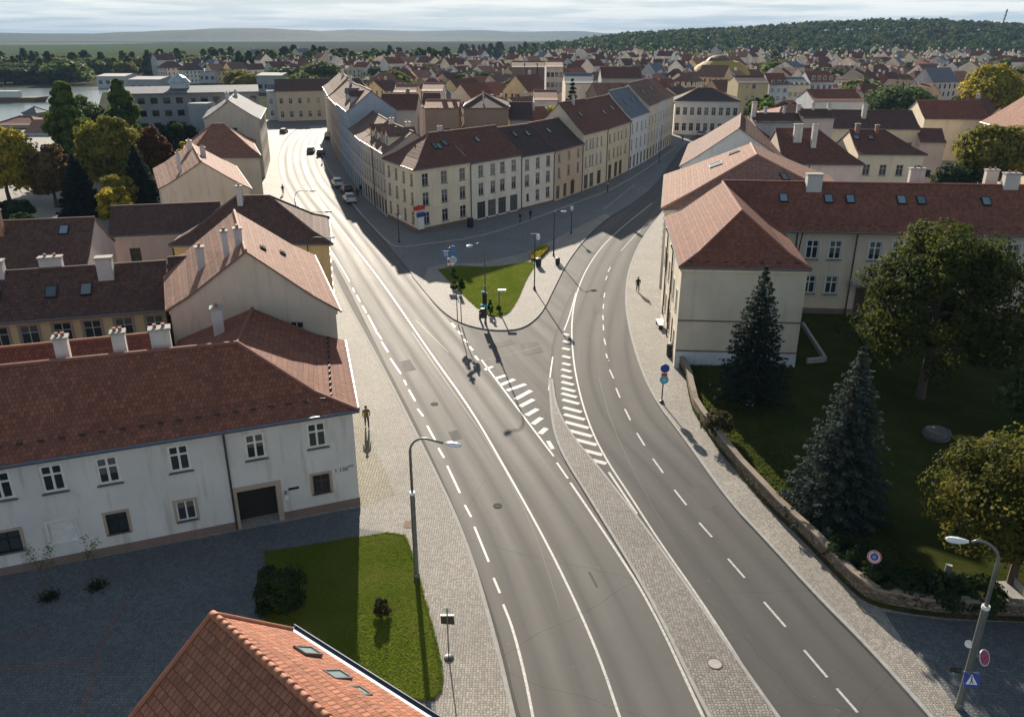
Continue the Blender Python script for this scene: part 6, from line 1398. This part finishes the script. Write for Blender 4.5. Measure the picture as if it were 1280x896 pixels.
Nn.normalize(); X = Vector((0, 0, 1)).cross(Nn).normalized(); U = Nn.cross(X); q = c+Nn*.026
MB().poly([q-X*.24-U*.2, q+X*.24-U*.2, q+U*.24]).build('white_triangle', M_signw, t)
q = q+Nn*.004; b = MB(); b.beam(q-U*.02, q+U*.1, .05, .004, up=Nn).beam(q-U*.02, q-U*.16-X*.07, .035, .004, up=Nn).beam(q-U*.02, q-U*.16+X*.07, .035, .004, up=Nn).disc(q+U*.14, .03, Nn, .004, 10); b.build('walking_figure', M_black, t)
t = thing('sign_back', 'small pale sign seen from behind, high on the lower right lamp post', 'traffic sign', lb+Vector((-.2, .1, 3.4))); plate(t, 'sign_plate', lb+Vector((-.2, .12, 3.35)), .16, (-.6, -.5, .5), [M_signw]); MB().beam(lb+Vector((0, 0, 3.3)), lb+Vector((-.2, .12, 3.35)), .04, .04).build('clamp', M_pole, t)
t = thing('sign_back', 'dark sign plate facing away on the lower right lamp post', 'traffic sign', lb+Vector((-.4, .2, 1.9))); plate(t, 'sign_plate', lb+Vector((-.42, .2, 1.9)), 0, (.2, .9, .2), [M_black], 'rect', .5, .3); MB().beam(lb+Vector((0, .1, 1.9)), lb+Vector((-.4, .2, 1.9)), .04, .04).build('clamp', M_pole, t)
# sign post on the near pavement, seen from behind
bs = Vector(gz(561, 822)); t = thing('traffic_sign', 'sign post on the near pavement seen from above with plate facing the sun', 'traffic sign', bs)
MB().tube([bs, bs+Vector((0, 0, 2.85))], .032, 8).build('post', M_pole, t); MB().lathe(bs, [(.24, 0), (.22, .06), (.07, .1)], 12).build('post_foot', M_black, t)
plate(t, 'sign_plate', bs+Vector((0, .05, 2.15)), 0, (.1, 1, .12), [M_darkpole, (1, 1, M_signw)], 'rect', .62, .5); plate(t, 'round_plate', bs+Vector((-.03, .05, 2.72)), .2, (.1, 1, .25), [M_lampglass, (.98, M_signw)])
MB().beam(bs+Vector((-.33, .05, 2.42)), bs+Vector((.31, .05, 2.42)), .09, .04).build('plate_rim', M_signw, t)
# right pavement sign
bs = Vector(gz(827, 503)); t = thing('traffic_sign', 'sign post with dark blue disc above turquoise disc on the right pavement', 'traffic sign', bs)
MB().tube([bs, bs+Vector((0, 0, 3.0))], .05, 8).build('post', M_darkpole, t); MB().lathe(bs, [(.2, 0), (.16, .15), (.06, .2)], 10).build('post_foot', M_black, t)
Nn = (-.05, -1, .1); plate(t, 'round_plate', bs+Vector((.05, -.07, 2.95)), .36, Nn, [M_back, (.99, M_signw), (.95, M_blue)]); plate(t, 'middle_plate', bs+Vector((.03, -.07, 2.42)), 0, Nn, [M_back, (1, 1, M_signw), (.86, .8, M_red)], 'rect', .5, .3); plate(t, 'round_plate', bs+Vector((.05, -.07, 1.98)), .34, Nn, [M_back, (.99, M_cyan), (.5, plain('sign_pale_cyan', (.25, .62, .68), .4))])
# blue sign cluster on the island
bs = Vector(gz(563, 347, .1)); t = thing('traffic_sign', 'cluster of blue, white and red signs on a post at the island lawn corner', 'traffic sign', bs)
M_lb = plain('sign_light_blue', (.05, .22, .55), .4)
MB().tube([bs, bs+Vector((0, 0, 3.7))], .05, 8).build('post', M_pole, t); Nn = (0, -1, .1)
plate(t, 'square_plate', bs+Vector((-.42, -.07, 2.9)), 0, Nn, [M_back, (1, 1, M_lb), (.5, .5, M_signw), (.3, .3, M_lb)], 'rect', .75, .75); plate(t, 'tall_plate', bs+Vector((.4, -.07, 3.3)), 0, Nn, [M_back, (1, 1, M_lb)], 'rect', .4, 1.2); plate(t, 'round_plate', bs+Vector((.4, -.07, 2.2)), .42, Nn, [M_back, (.98, M_signw), (.85, plain('sign_pale_blue', (.35, .55, .75), .4))])
plate(t, 'small_plate', bs+Vector((-.12, -.07, 2.0)), 0, Nn, [M_back, (1, 1, M_signw), (.8, .4, M_red)], 'rect', .36, .9); plate(t, 'small_plate', bs+Vector((.3, -.08, 1.55)), 0, Nn, [M_back, (1, 1, M_red), (.6, .6, M_signw)], 'rect', .42, .3)
# traffic light cabinet and plates at the island lamp
lb = Vector(gz(607, 405, .1)); t = thing('traffic_light', 'dark traffic signal box with turquoise plate at the foot of the island lamp', 'traffic light', lb+Vector((0, -.15, 0)))
MB().box(lb+Vector((-.05, -.25, 2.6)), .22, .16, .75).build('signal_housing', M_black, t); MB().box(lb+Vector((-.15, -.30, 1.25)), .30, .14, .5).build('control_box', M_darkpole, t); MB().box(lb+Vector((-.1, -.45, 2.05)), .36, .03, .16).build('turquoise_plate', M_cyan, t); MB().box(lb+Vector((-.1, -.43, 3.45)), .26, .03, .1).build('blue_plate', M_lb, t)
b = MB()
for k in range(3): b.disc(lb+Vector((-.05, -.42, 2.2+.4*k)), .12, (0, -1, 0), .02, 12)
b.build('lens', M_dark, t); MB().beam(lb+Vector((0, 0, 2.6)), lb+Vector((-.05, -.2, 2.6)), .06, .06).build('bracket', M_darkpole, t)
bs = Vector(gz(624, 389, .14)); t = thing('info_post', 'short post with white board on top standing in the island lawn', 'sign', bs); MB().tube([bs, bs+Vector((0, 0, 2.3))], .07, 7).build('post', M_pole, t); MB().box(bs+Vector((.3, 0, 2.3)), .42, .22, .07).build('board', M_signw, t)
shrub('shrub', 'dark little shrub around the white-board post in the island lawn', (bs.x, bs.y-.1, .14), .32, .8, 'dark', 12, 70, .07); p = gz(613, 392, .14); shrub('shrub', 'dark conical shrub right behind the island lamp', p, .36, 1.5, 'dark', 16, 70, .08)
# bollards, bins, covers, bench
for k, (x, y, h_) in enumerate(((600, 399, 1.0), (435.5, 446, .9), (759.5, 240, 2.3))):
    bs = Vector(gz(x, y, .12)); t = thing('bollard', ['small dark bollard on the island pavement left of the lamp foot', 'dark bollard at the eaves corner of the white courtyard house', 'tall black and white banded post on the pavement of the right street'][k], 'bollard', bs)
    MB().lathe(bs, [(.11, 0), (.10, h_*.8), (.13, h_*.86), (.11, h_*.97), (.02, h_)], 10).build('post', M_black, t); MB().tube([bs+Vector((0, 0, h_*.62)), bs+Vector((0, 0, h_*.72))], .118, 10).build('band', M_signw, t)
for k, (x, y, z) in enumerate(((588, 284, .2), (673, 333, .1), (838.5, 445, .12), (697, 331, .1))):
    bs = Vector(gz(x, y, z)); t = thing('litter_bin', ['black round bin against the plinth of the cream corner house', 'dark square bin beside the lantern post on the island', 'black bin at the street corner of the windowless end wall', 'small dark bin near the white-armed lamp'][k], 'bin', bs); s_ = (1.5, 1.1, 1.3, .9)[k]
    MB().lathe(bs, [(.26*s_, 0), (.32*s_, .1), (.34*s_, .8*s_), (.30*s_, .86*s_)], 12).build('body', M_black, t); MB().lathe(bs+Vector((0, 0, .87*s_)), [(.36*s_, 0), (.3*s_, .1), (.05, .16)], 12).build('lid', M_darkpole, t)
def cover(label, x, y, z, r, m1, m2):
    c = Vector(gz(x, y, z)); t = thing('manhole_cover', label, 'manhole cover', c); b = MB(); n = 28
    for i in range(n):
        a0, a1 = 6.2832*i/n, 6.2832*(i+1)/n; b.poly([c+Vector((r*.86*math.cos(a0), r*.86*math.sin(a0), .02)), c+Vector((r*math.cos(a0), r*math.sin(a0), .02)), c+Vector((r*math.cos(a1), r*math.sin(a1), .02)), c+Vector((r*.86*math.cos(a1), r*.86*math.sin(a1), .02))])
        b.poly([c+Vector((r*math.cos(a0), r*math.sin(a0), -.02)), c+Vector((r*math.cos(a1), r*math.sin(a1), -.02)), c+Vector((r*math.cos(a1), r*math.sin(a1), .02)), c+Vector((r*math.cos(a0), r*math.sin(a0), .02))])
    b.build('ring', m2, t); MB().disc(c+Vector((0, 0, .006)), r*.85, (0, 0, 1), .014, 28).build('lid', m1, t)
cover('round pale concrete manhole cover with rusty ring on the cobbled median', 893.5, 829, .12, .36, plain('concrete_lid', (.42, .42, .41), .8), M_rust)
cover('dark iron manhole cover in the left lane opposite the white house', 543, 505, .0, .30, plain('iron_lid', (.07, .06, .055), .95), plain('iron_ring', (.05, .045, .04), .95))
cover('dark iron manhole cover on the main road nearer the camera', 622, 632, .0, .28, plain('iron_lid', (.07, .06, .055), .95), plain('iron_ring', (.05, .045, .04), .95))
t = thing('drain_grate', 'rusty square grate in the pavement at the foot of the left lamp', 'drain grate', gz(512, 655)); c = Vector(gz(512, 655, .128)); MB().box(c, .32, .36, .006).build('grate', M_rust, t)
bs = Vector(gz(824, 408)); t = thing('bench', 'white bench against the street wall of the windowless corner house', 'bench', bs); MB().box(bs+Vector((0, 0, .46)), .25, 1.0, .035).build('seat', M_signw, t); MB().box(bs+Vector((.24, 0, .75)), .03, 1.0, .2).build('backrest', M_signw, t)
for s_ in (-.8, .8): MB().box(bs+Vector((0, s_, .22)), .2, .05, .205).build('leg', M_black, t)
# ------------------------------------------------------------------ cars
def car(label, p, ang, col, z=.0, van=False):
    t = thing('parked_car', label, 'car', (p[0], p[1], z), 'cars in the two streets', ang); m = plain('car_paint_'+col, {'black': (.012, .012, .014), 'white': (.72, .72, .72), 'grey': (.20, .21, .22), 'silver': (.45, .46, .47), 'red': (.30, .03, .03), 'blue': (.04, .07, .16)}[col], .25)
    o = Vector(t.location); Lh = 2.15; W = .86; hT = 1.9 if van else 1.45
    prof = [(-Lh, .35), (-Lh, .75), (-Lh+.1, .92), (-1.3, .98), (1.15, .95), (Lh-.15, .78), (Lh, .55), (Lh, .32)]
    def ext(b, pr, w0, w1=None):
        n = len(pr); zs = [z_ for _, z_ in pr]; w1 = w1 or w0; zm, zM = min(zs), max(zs); ww = [w0+(w1-w0)*(z_-zm)/(zM-zm) for z_ in zs]
        Lf = [(x, ww[i], z_) for i, (x, z_) in enumerate(pr)]; Rt = [(x, -ww[i], z_) for i, (x, z_) in enumerate(pr)]
        b.poly(Lf); b.poly(Rt[::-1])
        for i in range(n): j = (i+1) % n; b.poly([Lf[i], Rt[i], Rt[j], Lf[j]][::-1])
    mk = lambda b, nm, mt: b.build(nm, mt, t, (0, 0, 0))
    b = MB(); ext(b, prof, W, W*.97); mk(b, 'body', m)
    cab = [(-1.75 if not van else -2.1, .96), (-1.35 if not van else -2.0, hT-.06), (-.9, hT), (.1, hT), (1.0, .96)]
    b = MB(); ext(b, cab, W*.95, W*.74); mk(b, 'windows', M_glass)
    b = MB(); b.box((-.5 if not van else -.9, 0, hT+.01), .95 if not van else 1.15, W*.74, .03); mk(b, 'car_roof', m)
    for x in (-1.32, 1.32):
        for s_ in (-1, 1):
            b = MB(); b.tube([(x, s_*(W-.16), .32), (x, s_*(W+.03), .32)], .32, 14); w = mk(b, 'wheel', M_black); b = MB(); b.tube([(x, s_*(W+.02), .32), (x, s_*(W+.045), .32)], .19, 10); r_ = mk(b, 'rim', M_pole); r_.parent = w
    for s_ in (-1, 1):
        b = MB(); b.box((Lh-.02, s_*.6, .66), .04, .18, .08); mk(b, 'headlight', M_signw); b = MB(); b.box((-Lh+.01, s_*.66, .74), .03, .14, .09); mk(b, 'tail_light', M_red)
    return t
sa_ = math.atan2(.93, -.36)
for lab, x, y, z, a, col, van in [('black car parked in shade on the left-street pavement', 434, 241, .2, sa_, 'black', 0), ('white car parked right behind the black one', 437, 252, .2, sa_, 'white', 0), ('white car parked ahead of the black one', 422, 232, .2, sa_, 'white', 0), ('grey car standing in the middle of the sunlit main road bend', 389, 191, .0, 1.7, 'grey', 0),
        ('dark blue car beside the grey one near the far end', 401, 194, .09, 1.7, 'blue', 0), ('small black car by the left kerb at the far square', 355, 167, .0, 1.6, 'black', 0), ('black van in the patch of shade at the far row', 411, 174, .2, 1.6, 'black', 1), ('silver car in the sunlit end of the right street', 877, 170, .0, .9, 'silver', 0),
        ('black car in the shade before the black-roofed corner house', 868, 163, .0, .2, 'black', 0), ('dark blue car next in the shaded row at the right street end', 885, 163, .0, .1, 'blue', 0), ('white van under the white corner house', 904, 158, .0, .1, 'white', 1), ('grey car below the low street trees', 835, 161, .0, .4, 'grey', 0)]:
    car(lab, G(x, y, z), a, col, z, van)
# ------------------------------------------------------------------ people
def personmat(coat, legs):
    s = NT('clothes'); z = s.n('SeparateXYZ', {0: s.obj()}).outputs[2]
    c = s.mix(s.rng(z, .83, .86), legs, coat); c = s.mix(s.rng(z, 1.49, 1.51), c, (.42, .27, .20)); c = s.mix(s.rng(z, .08, .06), c, (.02, .02, .02))
    return s.set(Base_Color=c, Roughness=.8)
def person(label, p, z, ang, coat, legs, hair=(.03, .02, .015), stride=.28):
    t = thing('person', label, 'person', (p[0], p[1], z), None, ang)
    V = [(0, 0, .95), (0, 0, 1.2), (0, 0, 1.42), (.02, 0, 1.52), (.03, 0, 1.66), (.02, 0, 1.74),
         (0, .1, .88), (stride*.5, .1, .5), (stride*.8, .1, .09), (stride*.8+.16, .1, .04), (0, -.1, .88), (-stride*.2, -.1, .5), (-stride, -.1, .12), (-stride+.14, -.1, .05),
         (0, .21, 1.38), (-.08, .25, 1.12), (.02, .25, .88), (0, -.21, 1.38), (.06, -.25, 1.12), (.2, -.25, .92)]
    E_ = [(0, 1), (1, 2), (2, 3), (3, 4), (4, 5), (0, 6), (6, 7), (7, 8), (8, 9), (0, 10), (10, 11), (11, 12), (12, 13), (2, 14), (14, 15), (15, 16), (2, 17), (17, 18), (18, 19)]
    rad = [.15, .14, .15, .06, .105, .07, .1, .07, .05, .04, .1, .07, .05, .04, .065, .05, .038, .065, .05, .038]
    me = bpy.data.meshes.new('body'); me.from_pydata(V, E_, []); me.materials.append(personmat(coat, legs)); o = link('body', me, t); o.modifiers.new('Skin', 'SKIN')
    for i, s_ in enumerate(me.skin_vertices[0].data): s_.radius = (rad[i], rad[i]); s_.use_root = (i == 0)
    md = o.modifiers.new('Sub', 'SUBSURF'); md.levels = 1; md.render_levels = 1
    b = MB(); b.tube([(.0, 0, 1.66), (-.01, 0, 1.72), (-.01, 0, 1.78)], [.118, .112, .05], 10); b.build('hair', plain('hair', hair, .7), t, (0, 0, 0))
for lab, x, y, z, a, coat, legs in [('person in ochre coat walking on the pavement beside the white house', 459, 534, .124, -1.3, (.22, .14, .04), (.05, .04, .03)), ('person in black walking on the sunlit right pavement', 797, 365, .12, 1.5, (.02, .02, .025), (.02, .02, .025)),
        ('person in dark clothes at the shop windows of the white house', 650, 279, .2, .6, (.06, .03, .03), (.03, .03, .04)), ('person in black on the shaded pavement left of the corner block', 451, 242, .2, 1.9, (.02, .02, .02), (.03, .03, .04)), ('person standing beside the parked cars in shade', 447, 247, .2, -1.2, (.05, .05, .07), (.03, .03, .03)),
        ('person crossing the sunlit far pavement near the grey car', 403, 204, .09, 1.8, (.05, .03, .03), (.02, .02, .03)), ('person on the left pavement by the parked market items', 354, 243, .12, 1.8, (.04, .04, .05), (.03, .03, .03)), ('person in the sunlit end of the right street, left one', 853, 178, .0, .9, (.03, .03, .03), (.02, .02, .02)), ('person in the sunlit end of the right street, right one', 866, 188, .0, .9, (.04, .03, .03), (.02, .02, .02)),
        ('person near the litter bin on the shaded cobbles of the right row', 663, 275, .2, .9, (.04, .04, .05), (.02, .02, .03))]:
    person(lab, G(x, y, z), z, a, coat, legs)
# ------------------------------------------------------------------ sun, sky, air, camera
EL, AZ = math.radians(20.5), math.radians(-9.5)     # azimuth measured from +Y, clockwise positive
sd = Vector((math.sin(AZ)*math.cos(EL), math.cos(AZ)*math.cos(EL), math.sin(EL)))
L = bpy.data.lights.new('sun', 'SUN'); L.energy = 5.0; L.angle = math.radians(.55); L.color = (1.0, .885, .73)
so = link('sun', L); so.rotation_euler = sd.to_track_quat('Z', 'Y').to_euler(); so.location = (0, 0, 100)
W = bpy.data.worlds.new('World'); S.world = W; W.use_nodes = True; nt = W.node_tree; nt.nodes.clear()
out = nt.nodes.new('ShaderNodeOutputWorld'); bg = nt.nodes.new('ShaderNodeBackground'); nt.links.new(bg.outputs[0], out.inputs[0]); bg.inputs[1].default_value = .05
sky = nt.nodes.new('ShaderNodeTexSky'); sky.sky_type = 'NISHITA'; sky.sun_disc = False; sky.sun_elevation = EL; sky.sun_rotation = AZ; sky.air_density = 1.0; sky.dust_density = .8; sky.ozone_density = 1.2
def wn(ty, ins=None, **kw):
    n = nt.nodes.new('ShaderNode'+ty)
    for k, v in kw.items(): setattr(n, k, v)
    for k, v in (ins or {}).items():
        if hasattr(v, 'is_output'): nt.links.new(v, n.inputs[k])
        else: n.inputs[k].default_value = v
    return n
tc = wn('TexCoord').outputs['Generated']; sx = wn('SeparateXYZ', {0: tc})
zz = wn('Math', {0: sx.outputs[2], 1: .035}, operation='ADD').outputs[0]; zz = wn('Math', {0: zz, 1: .02}, operation='MAXIMUM').outputs[0]
cv = wn('CombineXYZ', {0: wn('Math', {0: sx.outputs[0], 1: zz}, operation='DIVIDE').outputs[0], 1: wn('Math', {0: sx.outputs[1], 1: zz}, operation='DIVIDE').outputs[0], 2: 0.0}).outputs[0]
n1 = wn('TexNoise', {'Vector': cv, 'Scale': .33, 'Detail': 7.0, 'Roughness': .55}).outputs[0]
n2 = wn('TexNoise', {'Vector': cv, 'Scale': .9, 'Detail': 5.0, 'Roughness': .6}).outputs[0]
f = wn('MapRange', {0: n1, 1: .36, 2: .60, 3: .0, 4: 1.0}).outputs[0]
cc = wn('Mix', data_type='RGBA'); nt.links.new(wn('MapRange', {0: n2, 1: .35, 2: .65}).outputs[0], cc.inputs[0]); cc.inputs[6].default_value = (2.5, 3.4, 4.5, 1); cc.inputs[7].default_value = (4.3, 5.1, 5.9, 1)
mx = wn('Mix', data_type='RGBA'); nt.links.new(wn('Math', {0: f, 1: .85}, operation='MULTIPLY').outputs[0], mx.inputs[0]); nt.links.new(sky.outputs[0], mx.inputs[6]); nt.links.new(cc.outputs[2], mx.inputs[7])
hb_ = wn('Mix', data_type='RGBA'); nt.links.new(wn('MapRange', {0: sx.outputs[2], 1: .15, 2: .05, 3: 0., 4: .94}).outputs[0], hb_.inputs[0]); nt.links.new(mx.outputs[2], hb_.inputs[6])
hc = wn('Mix', data_type='RGBA'); nt.links.new(wn('MapRange', {0: n1, 1: .41, 2: .55}).outputs[0], hc.inputs[0]); hc.inputs[6].default_value = (7.9, 9.3, 9.9, 1); hc.inputs[7].default_value = (13.4, 13.5, 12.9, 1); nt.links.new(hc.outputs[2], hb_.inputs[7])
nt.links.new(hb_.outputs[2], bg.inputs[0])
HZ = 1
if HZ:
    b = MB(); b.box((0, 5850, 94), 9800, 6400, 96)
    hm = bpy.data.materials.new('air'); hm.use_nodes = True; t_ = hm.node_tree; t_.nodes.clear(); o_ = t_.nodes.new('ShaderNodeOutputMaterial'); v_ = t_.nodes.new('ShaderNodeVolumePrincipled')
    v_.inputs['Color'].default_value = (.38, .58, .86, 1); v_.inputs['Density'].default_value = .85e-4; v_.inputs['Anisotropy'].default_value = -.1
    t_.links.new(v_.outputs[0], o_.inputs['Volume']); hz = b.build('haze', hm); tag(hz, kind='stuff')
cam = bpy.data.cameras.new('camera'); cam.sensor_width = 36; cam.lens = 36*F/1280; cam.clip_end = 30000; cam.clip_start = .5
co = link('camera', cam); co.location = (0, 0, H); co.rotation_euler = (math.pi/2-TH, 0, 0); S.camera = co
S.view_settings.view_transform = 'Standard'; S.view_settings.look = 'None'; S.view_settings.gamma = 1; S.view_settings.exposure = 0.88; S.view_settings.use_curve_mapping = False
S.cycles.use_denoising = True; S.cycles.max_bounces = 6; S.cycles.diffuse_bounces = 3; S.cycles.glossy_bounces = 2; S.cycles.transmission_bounces = 2; S.cycles.volume_bounces = 1; S.cycles.transparent_max_bounces = 4
S.cycles.sample_clamp_indirect = 6
